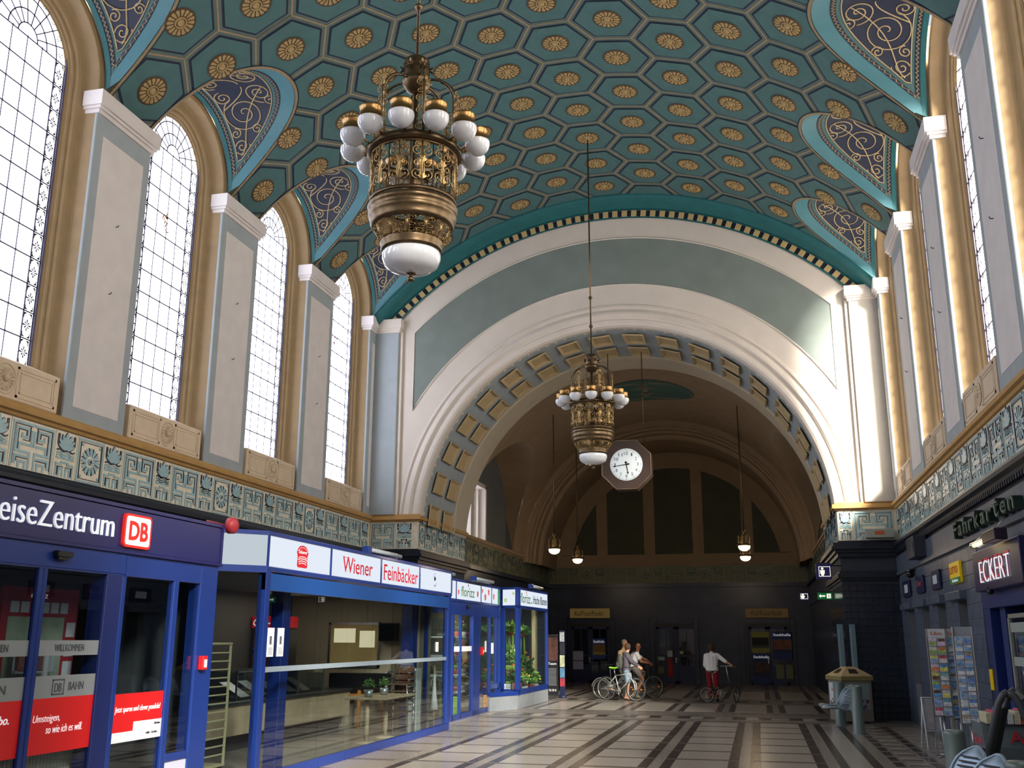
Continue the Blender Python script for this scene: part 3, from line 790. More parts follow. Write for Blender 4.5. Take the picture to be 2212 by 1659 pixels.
# ledge, frieze, cornice and dark piers at both sides
def pier(sd):
    xo=XL if sd<0 else XR; xi=XC+sd*5.46
    yb=30.6
    root=struct('wall_pier_'+('left' if sd<0 else 'right'),(lambda s:(s.box(min(xo-.0,xi),max(xo,xi),YE+.02,yb,0,4.95),s)[1])(B()),tileG)
    x0,x1=min(xo,xi),max(xo,xi)
    # ledge profile on front and reveal
    for (d0,d1,z0,z1) in ((-.03,0,4.94,4.99),(-.10,0,4.99,5.09),(-.04,0,5.09,5.14)):
        pass
    s=B()
    for e,z0,z1 in ((.04,4.94,4.98),(.11,4.98,5.08),(.05,5.08,5.13)):
        xx=xi-sd*e; s.box(min(xo,xx),max(xo,xx),YE-.06-e,yb+.02,z0,z1)
    part('ledge',s,ledgem,root)
    s=B(); xm=xi-sd*.0; s.box(min(xo,xm),max(xo,xm),YE-.04,yb,4.18,4.95); fr=part('frieze',s,fcream,root)
    if sd<0:
        run_frieze('mm',fr,(XL+.05,YE-.04,0),(1,0,0),.0+.80) if False else None
        frieze_panel('m',fr,(XL+.02,YE-.04,4.2),(1,0,0),.78); frieze_panel('l',fr,(XL+.02+.74,YE-.04,4.2),(1,0,0),1.0)
        run_frieze('rlrlrlml',fr,(xi,YE+.0,0),(0,1,0),yb-YE-.05)
    else:
        frieze_panel('l',fr,(xi+.03,YE-.04,4.2),(1,0,0),.62); frieze_panel('m',fr,(xi+.35,YE-.04,4.2),(1,0,0),1.05)
        run_frieze('lmlrlmlr',fr,(xi,yb,0),(0,-1,0),yb-YE-.05)
    s=B()
    for e,z0,z1 in ((.03,4.14,4.19),(.16,4.05,4.14),(.20,3.98,4.05),(.12,3.9,3.98),(.06,3.80,3.9),(.05,3.40,3.46),(.09,3.30,3.40),(.04,3.24,3.30)):
        xx=xi-sd*e; s.box(min(xo,xx),max(xo,xx),YE-.06-e,yb+.02,z0,z1)
    part('cornice',s,black,root)
    # glazed dark tiles on the front
    tb=B(); tb.bbox(-.079,.079,-.012,.0,-.079,.079,.006); tme=tb.mesh('tile',tileM)
    xs=[]; nx=8
    for i in range(nx):
        for j in range(20):
            x=xi+sd*(.085+(1.37-.17)*i/(nx-1)); z=.1+.165*j
            if z>3.2: continue
            put('tile',tme,root,(x,YE+.02,z))
    if True:
        for i in range(20):
            for j in range(7):
                s2=None
        s=B()
        for i in range(27):
            for j in range(19):
                y=YE+.1+.166*i; z=.1+.165*j; e=sd*-.012; s.box(min(xi,xi+e),max(xi,xi+e),y-.078,y+.078,z-.078,z+.078)
        stuff(part('tiles',s,tileM,root))
    return root
pier(-1); pier(1)
# coffered soffit of the arch
sof=B()
for (r0,r1,y0,y1) in ((5.40,5.40,26.2,29.0),(5.40,5.36,29.0,29.04),(5.36,5.36,29.04,29.14),(5.36,5.42,29.14,29.2),(5.42,5.42,29.2,30.55),(5.42,5.7,30.55,30.6)):
    arcband(sof,r0,r1,y0,y1,-R_(88),R_(88),60,mi=0 if y0<28.9 else 1)
soff=struct('ceiling_arch',sof,[bgray,M('soffit_cream','#c9bda6',.7,var=.05,scale=3)])
cofm=M('coffer_ochre_plaster','#bfa980',.7,var=.08,scale=5)
cb=B()    # coffer: sunk panel framed by a raised lip, built flat around the arch radius
L_,Wd_=.30,.47
for (o,h0,i_,h1) in ((1.0,0,.93,-.03),(.93,-.03,.80,.0),(.80,.0,.74,.04)): 
    q=lambda f,h:[(-L_*f,-Wd_*f,h),(L_*f,-Wd_*f,h),(L_*f,Wd_*f,h),(-L_*f,Wd_*f,h)]
    a,c=q(o,h0),q(i_,h1); cb.add(a+c,[(k,(k+1)%4,4+(k+1)%4,4+k) for k in range(4)])
cb.add(q(.74,.04),[(0,1,2,3)])
cme=cb.mesh('coffer',cofm)
for i in range(18):
    a=R_(-85+170*(i)/17)
    for yy in (26.95,28.25):
        put('coffer',cme,soff,(XC+5.335*sin(a),yy,AZ+5.335*cos(a)),(0,a,0))
# ---------------- vestibule ----------------
VX=5.62; YV=44.7
vo=dochre
def vcyl(s,y,d=0):
    t=s/VX; return (XC+(VX-d)*sin(t),y,AZ+(VX-d)*cos(t))
def vth(y,h=3.55): return R_(87-40*max(0,1-abs(y/h)**2.2)**(1/2.2))
VYC=34.2; Vpoly={}
cells=[]
SV=R_(89)*VX
for sd in (-1,1):
    pts=[]
    for i in range(27):
        a=PI*i/26-PI/2; y=3.55*sin(a); pts.append((sd*vth(y)*VX,VYC+y))
    pts+= [(sd*(SV+1),VYC+3.55),(sd*(SV+1),VYC-3.55)]
    A=sum(pts[i][0]*pts[(i+1)%len(pts)][1]-pts[(i+1)%len(pts)][0]*pts[i][1] for i in range(len(pts)))
    Vpoly[sd]=pts if A>0 else pts[::-1]
for i in range(36):
    for j in range(12):
        s0,s1=-SV+2*SV*i/36,-SV+2*SV*(i+1)/36; y0,y1=30.58+(39.4-30.58)*j/12,30.58+(39.4-30.58)*(j+1)/12
        p=[(s0,y0),(s1,y0),(s1,y1),(s0,y1)]; cells+= subtract(p,Vpoly[1 if s0>=0 else -1]) if abs(s0)>1 else [p]
vb=B()
for p in cells: vb.add([vcyl(*q) for q in p],[tuple(range(len(p)))],0,True)
vault2=struct('ceiling_vestibule',vb,vo)
sh=B(); sh.grid(lambda s,y:(XC+8.2*sin(s),y,AZ+6.6*cos(s)),[R_(-95+190*i/20) for i in range(21)],[YE+.2,YV+.5]); struct('daylight_shell_vestibule',sh,vo)  # unseen outer shell keeps daylight out of the vestibule
for sd in (-1,1):   # groins over the side windows
    g=B()
    def F(u,v,sd=sd):
        y=3.55*sin(u); th=vth(y); zw=6.35+2.5*cos(u); xv=VX*sin(th); zv=AZ+VX*cos(th)
        xw=5.9; return (XC+sd*(xw+(xv-xw)*v),VYC+y,zw+(zv-zw)*v+.12*sin(PI*v))
    g.grid(F,[-PI/2+PI*i/32 for i in range(33)],[i/5 for i in range(6)]); part('lunette',g,vo,vault2)
# painted medallion
g=B(); n=40; g.add([vcyl(0,34.2,.02)]+[vcyl(1.72*cos(2*PI*i/n),34.2+1.5*sin(2*PI*i/n),.02) for i in range(n)],[(0,1+i,1+(i+1)%n) for i in range(n)])
med=part('medallion',g,M('medallion_green_paint','#4a6860',.6,var=.1),vault2)
g=B()
for (cx,cy) in ((0,0),(1.1,.0),(-1.1,0),(.55,.72),(-.55,.72),(.55,-.72),(-.55,-.72)):
    P=[vcyl(cx+.62*cos(PI/3*k),34.2+cy+.42*sin(PI/3*k),.03) for k in range(6)]; g.tube(P,.02,4,closed=True,mi=0)
    P=[vcyl(cx+.15*cos(PI/5*k),34.2+cy+.15*sin(PI/5*k),.03) for k in range(10)]; g.add(P,[tuple(range(10))],1)
stuff(part('medallion_pattern',g,[tan,gold],med))
# rib arches stepping down to the tympanum
g=B(); ribp=[(5.62,39.4),(5.45,39.4),(5.42,39.5),(5.40,39.8),(5.36,39.85),(5.36,40.3),(5.30,40.35),(5.30,40.9),(5.22,40.95),(5.15,41.05),(5.15,42.6),(5.20,42.7),(5.25,44.6)]
for (r0,y0),(r1,y1) in zip(ribp,ribp[1:]): arcband(g,r0,r1,y0,y1,-R_(89),R_(89),48)
part('rib_moulding',g,vo,vault2)
vroot=B()
vroot.box(XC-VX-.4,XC+VX+.4,YV,YV+.3,0,10.4)
wv=struct('wall_vestibule',vroot,vo,'back wall of the dim vestibule with arched tympanum over three doors')
dgreen=M('tympanum_dark_green','#4b4d3c',.8,var=.15,scale=1)
sx=[XC-3.17-.0,XC-1.06,XC+1.06,XC+3.17]; edges=[XC-4.95]+sx+[XC+4.95]
for i in range(5):
    x0=edges[i]+(.24 if i else 0); x1=edges[i+1]-(.24 if i<4 else 0)
    P=[(x0,5.45)]; P.append((x1,5.45)); n=14
    for k in range(n+1):
        x=x1+(x0-x1)*k/n; dx=abs(x-XC); P.append((x,AZ+math.sqrt(max(.6,4.55**2-dx*dx))))
    g=B(); g.prism(P,lambda u,v,q:(u,YV-.002-q,v),.015); part('tympanum_panel',g,dgreen,wv)
g=B()
for e,z0,z1 in ((.04,4.94,4.98),(.10,4.98,5.06),(.04,5.06,5.12)): g.box(XC-VX,XC+VX,YV-e,YV,z0,z1)
part('ledge',g,vo,wv)
g=B(); g.box(XC-VX,XC+VX,YV-.02,YV,4.2,4.94); 
ofc=M('frieze_cream_shaded','#86805f',.5,var=.1,scale=8); fr=part('frieze',g,ofc,wv)
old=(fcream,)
# vestibule panels: its dimness is put into darker glaze colours
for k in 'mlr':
    me,w=FM[k]; me2=me.copy(); me2.materials[0]=ofc; me2.materials[1]=M('frieze_blue_shaded','#69735f',.5,var=.1); FM['v'+k]=(me2,w)
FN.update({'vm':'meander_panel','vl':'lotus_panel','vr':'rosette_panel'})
def run_v(seq,parent,start,right,total):
    ws=sum(FM['v'+k][1] for k in seq); s=(total-.02*len(seq))/ws; p=Vector(start)
    for k in seq: w=frieze_panel('v'+k,parent,(p.x,p.y,4.2),right,s); p+=Vector(right)*(w+.02)
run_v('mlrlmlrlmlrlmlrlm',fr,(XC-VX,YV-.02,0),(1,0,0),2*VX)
g=B(); g.box(XC-VX,XC+VX,YV-.03,YV+.01,0,4.2); g.box(XC-VX,XC+VX,YV-.16,YV,4.02,4.14); g.box(XC-VX,XC+VX,YV-.08,YV,3.2,3.3); dk=part('tiled_dado',g,None or M('far_dark_tile','#1f2940',.3,var=.3,scale=2),wv)
g=B()
for i in range(66):
    for j in range(19):
        x=XC-VX+.09+.17*i; g.box(x-.078,x+.078,YV-.042,YV-.03,.02+.17*j,.176+.17*j)
stuff(part('tiles',g,MATS['far_dark_tile'],dk))
for sd in (-1,1):
    nm='left' if sd<0 else 'right'; s=B(); X=XC+sd*(VX)
    xx=lambda d:X+sd*d
    def bx(s,d0,d1,*a): s.box(min(xx(d0),xx(d1)),max(xx(d0),xx(d1)),*a)
    # wall with window opening Y 31.9..34.6 z 5.1..7.0
    bx(s,.0,.5,30.6,YV,0,5.0); bx(s,.28,.6,30.6,31.75,5,9.6); bx(s,.28,.6,34.75,39.4,5,9.6); bx(s,.28,.6,31.75,34.75,7.15,9.6); bx(s,.0,.5,37.8,YV,5,6.2)
    bx(s,.0,.5,30.6,30.9,5,6.0)
    w=struct('wall_vestibule_'+nm,s,M('vestibule_grey_plaster','#6d7273',.8,var=.06,scale=2))
    s=B()
    for (dy,d0,d1) in ((0,.1,.9),):
        bx(s,.26,1.1,31.70,31.85,5.02,7.2); bx(s,.26,1.1,34.65,34.8,5.02,7.2); bx(s,.26,1.1,31.7,34.8,7.05,7.2); bx(s,.2,1.1,31.7,34.8,5.0,5.08)
        for k in (0,1,2): bx(s,.5+.12*k,1.0,31.85,32.0+.08*k,5.08,7.05); bx(s,.5+.12*k,1.0,34.5-.08*k,34.65,5.08,7.05)
        bx(s,.35,1.0,33.05,33.45,5.08,7.05)
    part('window_surround',s,white,w)
    s=B(); bx(s,.92,.95,31.85,34.65,5.08,7.05); window_no+=1
    wd=struct('window_%d'%window_no,s,EM('daylit_glass_vestibule','#e8eeff',5.0))
    s=B()
    for k in range(7): bx(s,.88,.92,31.9,34.6,5.08+.3*k,5.11+.3*k)
    part('glazing_bar',s,lead,wd)
    s=B()
    for e,z0,z1 in ((.04,4.94,4.98),(.10,4.98,5.06),(.04,5.06,5.12)): bx(s,-e,.1,30.6,YV,z0,z1)
    part('ledge',s,vo,w)
    s=B(); bx(s,-.02,.1,30.6,YV,4.2,4.94); fr=part('frieze',s,ofc,w)
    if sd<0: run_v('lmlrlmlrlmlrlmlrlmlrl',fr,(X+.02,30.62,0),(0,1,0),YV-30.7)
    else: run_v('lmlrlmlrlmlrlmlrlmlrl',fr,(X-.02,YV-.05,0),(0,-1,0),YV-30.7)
    s=B(); bx(s,-.03,.0,30.6,YV,0,4.2); bx(s,-.16,0,30.6,YV,4.02,4.14); bx(s,-.08,0,30.6,YV,3.2,3.3); part('tiled_dado',s,MATS['far_dark_tile'],w)
    s=B()
    # transverse ochre band where the groin springs
    bx(s,-.06,.3,37.9,39.4,5.1,6.4); part('springer',s,vo,w)
# ---------------- floor ----------------
terr=M('terrazzo_mid','#888179',.25,var=.12,scale=60,spec=.5,detail=2)
palet=M('terrazzo_pale','#a49d93',.22,var=.10,scale=70,spec=.5,detail=2)
greyt=M('terrazzo_grey','#8f8880',.22,var=.10,scale=70,spec=.5,detail=2)
darkt=M('terrazzo_dark','#473f3c',.22,var=.18,scale=60,spec=.5,detail=2)
b=B(); b.box(XL-.6,XR+.6,Y0-.2,YV+.2,-.12,0); floor=struct('floor',b,terr,'terrazzo floor laid in pale slabs with dark bands and strips')
def slab(nm,mat,x0,x1,y0,y1,h=.004):
    s=B(); s.bbox(-(x1-x0)/2,(x1-x0)/2,-(y1-y0)/2,(y1-y0)/2,-.002,h,.0015); key=(nm,round(x1-x0,3),round(y1-y0,3))
    if key not in slab.c: slab.c[key]=s.mesh(nm,mat)
    put(nm,slab.c[key],floor,((x0+x1)/2,(y0+y1)/2,0))
slab.c={}
P_=1.307; lx=-.32; rows=[24.54-1.262*k for k in range(10)]
far=B()
for c in range(-5,1):
    xs=lx+P_*c+.085
    if c==-5: pass
    for r in rows[:-1]:
        y1=r-.09; y0=r-1.262+.09
        if xs+1.1<XL+3.9-.3 : continue
        if xs<-6.6: continue
        slab('dark_block',darkt,xs+.0,xs+.155,y0,y1); slab('pale_slab',palet,xs+.16,xs+.975,y0,y1); slab('dark_block',darkt,xs+.98,xs+1.135,y0,y1)
    slab('grey_strip',greyt,xs-.17,xs-.005,rows[-1],24.54)
slab('grey_strip',greyt,.90,1.07,rows[-1],24.54)
slab('dark_strip',darkt,1.075,1.21,rows[-1],24.54); slab('pale_strip',palet,1.215,1.55,rows[-1],24.54); slab('dark_strip',darkt,1.555,1.70,rows[-1],24.54); slab('grey_strip',greyt,1.705,1.87,rows[-1],24.54)
for r in rows:
    for o in (-.06,.06): slab('dark_line',darkt,-6.6,.895,r+o-.024,r+o+.024,.003)
# small pattern beside the right wall
for k in range(14):
    y=24.2-.75*k
    slab('dark_block',darkt,1.90,2.04,y-.62,y-.05); slab('pale_slab',palet,2.10,2.40,y-.35,y-.08); slab('dark_block',darkt,2.1,2.40,y-.48,y-.40); slab('dark_block',darkt,2.46,2.60,y-.62,y-.05); slab('pale_slab',palet,2.66,3.2,y-.62,y-.05)
# cross bands
def far_row(y0,y1,unit,offs,mat=0):
    x=XC-5.4
    while x<XC+5.4:
        for (a,c,mi) in offs:
            far.box(x+a,x+c,y0,y1,-.002,.004,mi)
        x+=unit
for y,w in ((24.68,.03),(24.86,.03),(25.3,.03),(26.25,.03),(26.45,.03),(27.0,.10),(27.55,.12),(31.6,.06),(31.9,.04),(33.2,.04)): far.box(XC-5.4 if y>26 else -6.5,1.9 if y<26 else XC+5.4,y-w/2,y+w/2,-.002,.003,0)
far_row(25.45,26.1,1.307,((.25,.55,0),(.58,.85,1),(.88,1.15,0)))
far_row(27.9,31.1,1.307,((.085,.24,0),(.25,1.05,1),(1.07,1.22,0)))
far_row(32.1,32.9,1.307,((.25,.55,0),(.88,1.15,0)))
far_row(34.0,38.6,1.307,((.085,.24,0),(.25,1.05,1),(1.07,1.22,0)))
far_row(39.6,43.6,1.307,((.085,.24,0),(1.07,1.22,0)))
stuff(part('far_paving',far,[darkt,palet],floor))
# ---------------- lower walls of the hall ----------------
b=B(); b.box(XL-.3,XL+.02,Y0,YE,0,3.8); part('tiled_dado',b,black,wall_left)
# ================= shops on the left =================
SX=-6.4
def text_L(s,parent,y0,z0,w,h,mat,x=SX,**k): return text(s,parent,(x,y0,z0),RY,UZ,w,h,mat,**k)
# ---- travel centre kiosk ----
dbk=thing('travel_centre_kiosk','blue glazed travel centre kiosk with a dark blue sign along its front','kiosk',(SX,7.5,0))
s=B(); s.bbox(SX-.25,SX,3.0,11.28,2.72,3.17,.015); s.box(SX-.3,SX+.015,3.0,11.30,3.165,3.20); s.box(SX-.3,SX+.015,3.0,11.30,2.70,2.73); s.box(SX-.2,SX+.01,11.25,11.30,2.7,3.2)
sg=part('sign_board',s,[dblue],dbk)
text_L('ReiseZentrum',sg,7.25,2.845,1.82,.235,M('sign_white_letters','#eef2fb',.5,emit=.5),x=SX+.005,ext=.02,bold=-.012)
def rrect(x0,y0,x1,y1,r,n=5):
    P=[]
    for cx,cy,a0 in ((x1-r,y1-r,0),(x0+r,y1-r,90),(x0+r,y0+r,180),(x1-r,y0+r,270)):
        for i in range(n+1): a=R_(a0+90*i/n); P.append((cx+r*cos(a),cy+r*sin(a)))
    return P
TL=lambda u,v,q:(SX+.002+q,u,v)
s=B(); s.prism(rrect(9.225,2.765,9.715,3.115,.05),TL,.03,0)
lo=part('logo_plate',s,M('logo_red','#e0261c',.4,emit=.25),sg)
s=B(); s.prism(rrect(9.255,2.79,9.685,3.09,.035),lambda u,v,q:TL(u,v,.03+q),.004,0); s.prism(rrect(9.275,2.805,9.665,3.075,.025),lambda u,v,q:TL(u,v,.034+q),.002,1)
part('logo_frame',s,[MATS['sign_white_letters'],MATS['sign_white_letters']],lo)
text('DB',lo,(SX+.04,9.30,2.84),RY,UZ,.34,.20,MATS['logo_red'],bold=.03)
# dark roof slab and edge strip behind the sign
s=B(); s.box(-10.2,SX-.28,3,11.3,3.0,3.08); s.box(SX-.5,SX-.3,3,11.2,3.18,3.24); part('roof',s,M('kiosk_roof_dark','#2a2f3f',.7),dbk)
# fascia and posts
s=B(); s.bbox(SX-.10,SX-.02,3,10.90,2.47,2.72,.006); s.box(SX-.02,SX-.012,3,9.39,2.49,2.70) ; s.box(SX-.02,SX-.005,9.38,9.40,2.47,2.72); part('fascia',s,blue,dbk)
for (y0,y1,z0,d,sh) in ((8.08,8.14,.02,.05,1),(8.145,8.20,.02,.05,1),(9.10,9.36,0,.20,0),(9.36,9.43,0,.06,0),(10.34,10.44,0,.08,0),(10.90,11.28,0,.16,0),(6.0,6.1,0,.08,0)):
    s=B(); s.bbox(SX-d-.02,SX-.02,y0,y1,z0,2.72 if y0>10.5 else 2.48,.006); part('post',s,blue if d<.19 else M('navy_door_pocket','#14245e',.4),dbk)
s=B(); s.bbox(SX-.09,SX-.02,10.44,10.9,.52,.60,.005); part('rail',s,blue,dbk); s=B(); s.bbox(SX-.09,SX-.02,10.44,10.9,0,.06,.005); part('rail',s,blue,dbk)
s=B(); s.box(SX-.07,SX-.04,10.44,10.9,.06,.52); part('lower_panel',s,M('pale_panel','#b9bcd0',.5),dbk)
s=B(); s.bbox(SX-.09,SX-.01,6.1,9.1,0,.05,.005); part('threshold',s,blue,dbk)
for (y0,y1,z0,z1) in ((6.1,8.08,.05,2.47),(8.20,9.10,.05,2.47),(9.43,10.34,.03,2.47),(10.44,10.90,.60,2.7)):
    s=B(); s.box(SX-.062,SX-.05,y0,y1,z0,z1); part('glass_pane',s,glass,dbk)
s=B(); s.bbox(SX-.02,SX+.06,8.22,8.44,2.585,2.64,.01); s.box(SX-.0,SX+.04,8.25,8.40,2.56,2.59); part('motion_sensor',s,blackp,dbk)
frost=M('frosted_film','#8f979c',.6,alpha=.8); frt=M('film_letters','#4b5157',.6); redf=redp
def film(y0,y1,z0,z1,mat,nm): s=B(); s.box(SX-.05,SX-.046,y0,y1,z0,z1); return part(nm,s,mat,dbk)
for y0,y1 in ((6.1,8.08),(8.20,9.10)):
    film(y0,y1,1.68,1.82,frost,'frosted_band'); film(y0,y1,1.30,1.50,frost,'frosted_band'); film(y0,y1,.81,1.30,redf,'red_film')
f3=film(9.43,10.34,.90,1.28,redf,'red_film'); s=B(); s.box(SX-.05,SX-.044,9.43,9.82,.80,.90); s.box(SX-.05,SX-.044,9.82,10.34,.80,.99); part('white_film',s,paperw,dbk)
X=SX-.044
text('WILLKOMMEN',dbk,(X,8.44,1.72),RY,UZ,.43,.065,frt); text('WILLKOMMEN',dbk,(X,7.32,1.72),RY,UZ,.5,.065,frt)
text('DB',dbk,(X,8.50,1.35),RY,UZ,.10,.08,frt); s=B(); s.strip([(8.47,1.33),(8.63,1.33),(8.63,1.46),(8.47,1.46),(8.47,1.33)],.012,lambda u,v,q:(X+q,u,v),.002); part('logo_outline',s,frt,dbk)
text('BAHN',dbk,(X,8.70,1.36),RY,UZ,.22,.075,frt); text('BAHN',dbk,(X,7.55,1.36),RY,UZ,.30,.075,frt)
text('Umsteigen,',dbk,(X,8.25,1.07),RY,UZ,.37,.085,wt,shear=.2,bold=-.01); text('so wie ich es will.',dbk,(X,8.44,.985),RY,UZ,.52,.07,wt,shear=.2,bold=-.01)
text('Jetzt sparen im Abo.',dbk,(X,7.0,1.08),RY,UZ,.94,.10,wt,shear=.25,bold=.01)
text('Jetzt sparen und clever pendeln!',dbk,(X,9.47,1.08),RY,UZ,.82,.075,wt,shear=.2,bold=-.012)
text('DB Bahn',dbk,(X+.002,10.2,.94),RY,UZ,.11,.02,blackp); text('VBB  ODEG',dbk,(X+.002,10.05,.85),RY,UZ,.22,.02,blackp)
# alarm box, siren
al=thing('fire_alarm_button','small red fire alarm box on the blue post of the travel centre','alarm',(SX,11.02,1.56))
s=B(); s.bbox(-.02,.05,-.055,.055,-.08,.08,.01); part('housing',s,redp,al,local=True); s=B(); s.box(.05,.053,-.03,.03,-.05,.04); part('button_plate',s,paperw,al,local=True)
si=thing('alarm_siren','round red siren on top of the kiosk corner','siren',(SX+.02,11.42,3.21))
s=B(); s.lathe([(.001,.09),(.07,.085),(.10,.06),(.10,-.02),(.07,-.04),(.001,-.04)],(0,0,0),20,ax='x'); part('dome',s,M('siren_red','#9c2b35',.5),si,local=True); s=B(); s.tube([(-.04,-.05,0),(-.1,-.2,.02),(-.1,-.4,.02)],.012,5); part('cable',s,M('red_cable','#7c3340',.6),si,local=True)
# interior of the travel centre
dark_in=M('kiosk_interior_dark','#34363a',.8)
s=B(); s.box(-10.2,-10.1,3,11.3,0,3); s.box(-10.2,SX-.2,11.24,11.29,0,3); s.box(-10.2,SX-.2,3,11.29,2.75,2.79); part('inner_wall',s,dark_in,dbk)
mp=thing('route_map_stand','tall red framed route map poster inside the travel centre','poster stand',(-7.2,9.15,0))
s=B(); s.bbox(-7.28,-7.22,8.62,9.78,.3,2.35,.01); fr=part('frame',s,M('poster_red','#b01420',.6),mp)
s=B(); s.box(-7.22,-7.212,8.70,9.55,1.0,2.05); part('map_sheet',s,M('map_paper','#aab89f',.8,var=.15,scale=6),mp)
s=B()
for k in range(5): s.box(-7.22,-7.212,9.60,9.74,1.05+.2*k,1.2+.2*k)
for k in range(6): s.box(-7.22,-7.211,8.72+.15*k,8.84+.15*k,2.09,2.2)
part('notices',s,paperw,mp); text('GÖRLITZ',mp,(-7.215,9.0,2.24),RY,UZ,.25,.05,wt); text('GVS',mp,(-7.208,9.05,2.12),RY,UZ,.12,.05,blackp)
br=thing('leaflet_holder','clear wall holder of folded leaflets behind the frosted film','leaflet rack',(-7.0,9.0,1.5))
s=B(); s.bbox(-7.1,-7.05,8.7,9.3,1.50,1.53,.004); s.box(-7.1,-7.09,8.7,9.3,1.5,1.75); part('shelf',s,M('acrylic','#c8ccd0',.3),br)
for k in range(3): s=B(); y=8.72+.14*k; s.box(-7.08,-7.05,y,y+.11,1.52,1.72); part('leaflet',s,M('leaflet_red_grey','#8c5a58',.6,var=.3,scale=20),br)
s=B(); s.bbox(-7.06,-7.03,9.08,9.14,1.4,1.8,.004); part('bracket',s,paperw,br)
def radiator(y0,n):
    t=thing('radiator','cream ribbed radiator standing behind the travel centre doors','radiator',(-6.75,y0,0))
    for k in range(n):
        s=B(); s.bbox(-.06,.06,.05*k,.05*k+.036,.15,.78,.012); part('rib',s,M('radiator_cream','#c9cbbd',.4),t,local=True)
    s=B(); s.tube([(0,0,.22),(0,.05*n,.22)],.02,6); s.tube([(0,0,.70),(0,.05*n,.70)],.02,6); part('pipe',s,MATS['radiator_cream'],t,local=True); 
    for yy in (.05,.05*n-.08): s=B(); s.box(-.03,.03,yy,yy+.03,0,.17); part('foot',s,MATS['radiator_cream'],t,local=True)
radiator(8.0,34)
for i,(x,y,z,lb) in enumerate(((-7.9,10.1,.75,'left'),(-7.9,10.75,.75,'middle'),(-7.9,11.05,.72,'right'))):
    pass
seatm=M('seat_shell_teal','#5f8f90',.4)
for i,(y,pos) in enumerate(((10.0,'leftmost'),(10.75,'middle'),(11.0,'rightmost'))):
    if i==2: continue
    t=thing('tub_chair','rounded pale teal tub chair inside the travel centre, '+('nearer the red map' if i==0 else 'farther from the map'),'chair',(-7.9,y,0),group=None)
    s=B(); s.lathe([(.27,.42),(.30,.55),(.29,.85),(.26,.86),(.25,.5),(.001,.46)],(0,0,0),18); part('shell',s,seatm,t,local=True); s=B(); s.tube([(0,0,0),(0,0,.44)],.03,8); s.lathe([(.22,0),(.2,.03),(.03,.04)],(0,0,0),16); part('pedestal',s,steel,t,local=True)
# ---- bakery kiosk ----
bk=thing('bakery_kiosk','glazed blue framed bakery kiosk with white lit panels and red words on them','kiosk',(SX,16.8,0))
YB0,YB1=12.52,21.13
s=B(); s.bbox(SX-.35,SX+.0,YB0,YB1,2.72,2.79,.01); s.bbox(SX-.35,SX+.0,YB0,YB1,3.20,3.26,.01); s.box(SX-.35,SX-.3,YB0,YB1,2.75,3.2)
for y in (YB0,14.62,16.81,18.93,YB1-.04): s.box(SX-.1,SX+.0,y,y+.045,2.79,3.2)
frm=part('sign_frame',s,[blue],bk)
spans=((YB0+.05,14.62),(14.67,16.81),(16.86,18.93),(18.98,YB1-.05))
pans=[]
for y0,y1 in spans:
    s=B(); s.box(SX-.05,SX-.015,y0,y1,2.79,3.20); pans.append(part('sign_panel',s,white_s,frm))
# chamfered blank panel toward the travel centre
cx,cy=-6.92,11.98
def chamf(z0,z1,d0,d1,nm,mat,par):
    dx,dy=cx-SX,cy-YB0; L=math.hypot(dx,dy); nx,ny=dy/L,-dx/L
    if nx<0: nx,ny=-nx,-ny
    P=[(SX,YB0),(cx,cy)]; o=B(); q=[]
    for d in (d0,d1):
        for x,y in P: q.append((x+nx*d,y+ny*d))
    vs=[(x,y,z0) for x,y in (q[0],q[1],q[3],q[2])]+[(x,y,z1) for x,y in (q[0],q[1],q[3],q[2])]
    o.add(vs,[(3,2,1,0),(4,5,6,7)]+[(i,(i+1)%4,4+(i+1)%4,4+i) for i in range(4)]); return part(nm,o,mat,par)
chamf(2.79,3.20,-.05,-.012,'sign_panel',EM('backlit_grey_white_sign','#dfeaf3',.8),frm); chamf(3.20,3.26,-.1,.0,'sign_frame',blue,bk); chamf(2.70,2.79,-.1,.0,'sign_frame',blue,bk); chamf(0,.12,-.08,.0,'sill',blue,bk); chamf(.12,2.70,-.05,-.04,'glass_pane',glass,bk)
s=B(); s.box(cx-.08,cx+.02,cy-.06,cy+.03,0,3.22); part('post',s,blue,bk)
text_L('Wiener',pans[1],15.12,2.87,1.30,.25,redt,x=SX-.013); text_L('Feinbäcker',pans[2],16.98,2.855,1.86,.27,redt,x=SX-.013)
# serifs under the letters of the two words
s=B()
for y,w,z in ((15.13,.09,3.105),(15.27,.09,3.105),(16.97,.12,3.11),(16.97,.10,2.855)): s.box(SX-.013,SX-.008,y,y+w,z,z+.012)
part('serifs',s,redt,pans[1])
# red bread emblem on the first panel, ladle and eye on the last
s=B(); T1=lambda u,v,q:(SX-.013+q,u,v)
P=rrect(13.44,2.83,13.79,3.00,.06)+[]; s.prism([(13.43,3.05),(13.46,3.10),(13.52,3.14),(13.62,3.155),(13.72,3.14),(13.78,3.10),(13.81,3.05),(13.78,2.99),(13.79,2.86),(13.76,2.835),(13.48,2.835),(13.45,2.86),(13.46,2.99)],T1,.005,0)
em=part('emblem',s,redt,pans[0]); s=B()
for z,w in ((2.985,.13),(2.955,.15),(2.925,.13),(2.895,.11)): s.strip([(13.62-w,z-.012),(13.62-w*.5,z+.006),(13.62+w*.5,z+.006),(13.62+w,z-.012)],.012,lambda u,v,q:T1(u,v,.005+q),.002)
s.strip([(13.62+.165*cos(R_(20+140*i/12)),3.035+.09*sin(R_(20+140*i/12))) for i in range(13)],.006,lambda u,v,q:T1(u,v,.005+q),.002)
part('emblem_lines',s,paperw,em); text('Scherer',em,(SX-.007,13.48,3.035),RY,UZ,.28,.05,paperw)
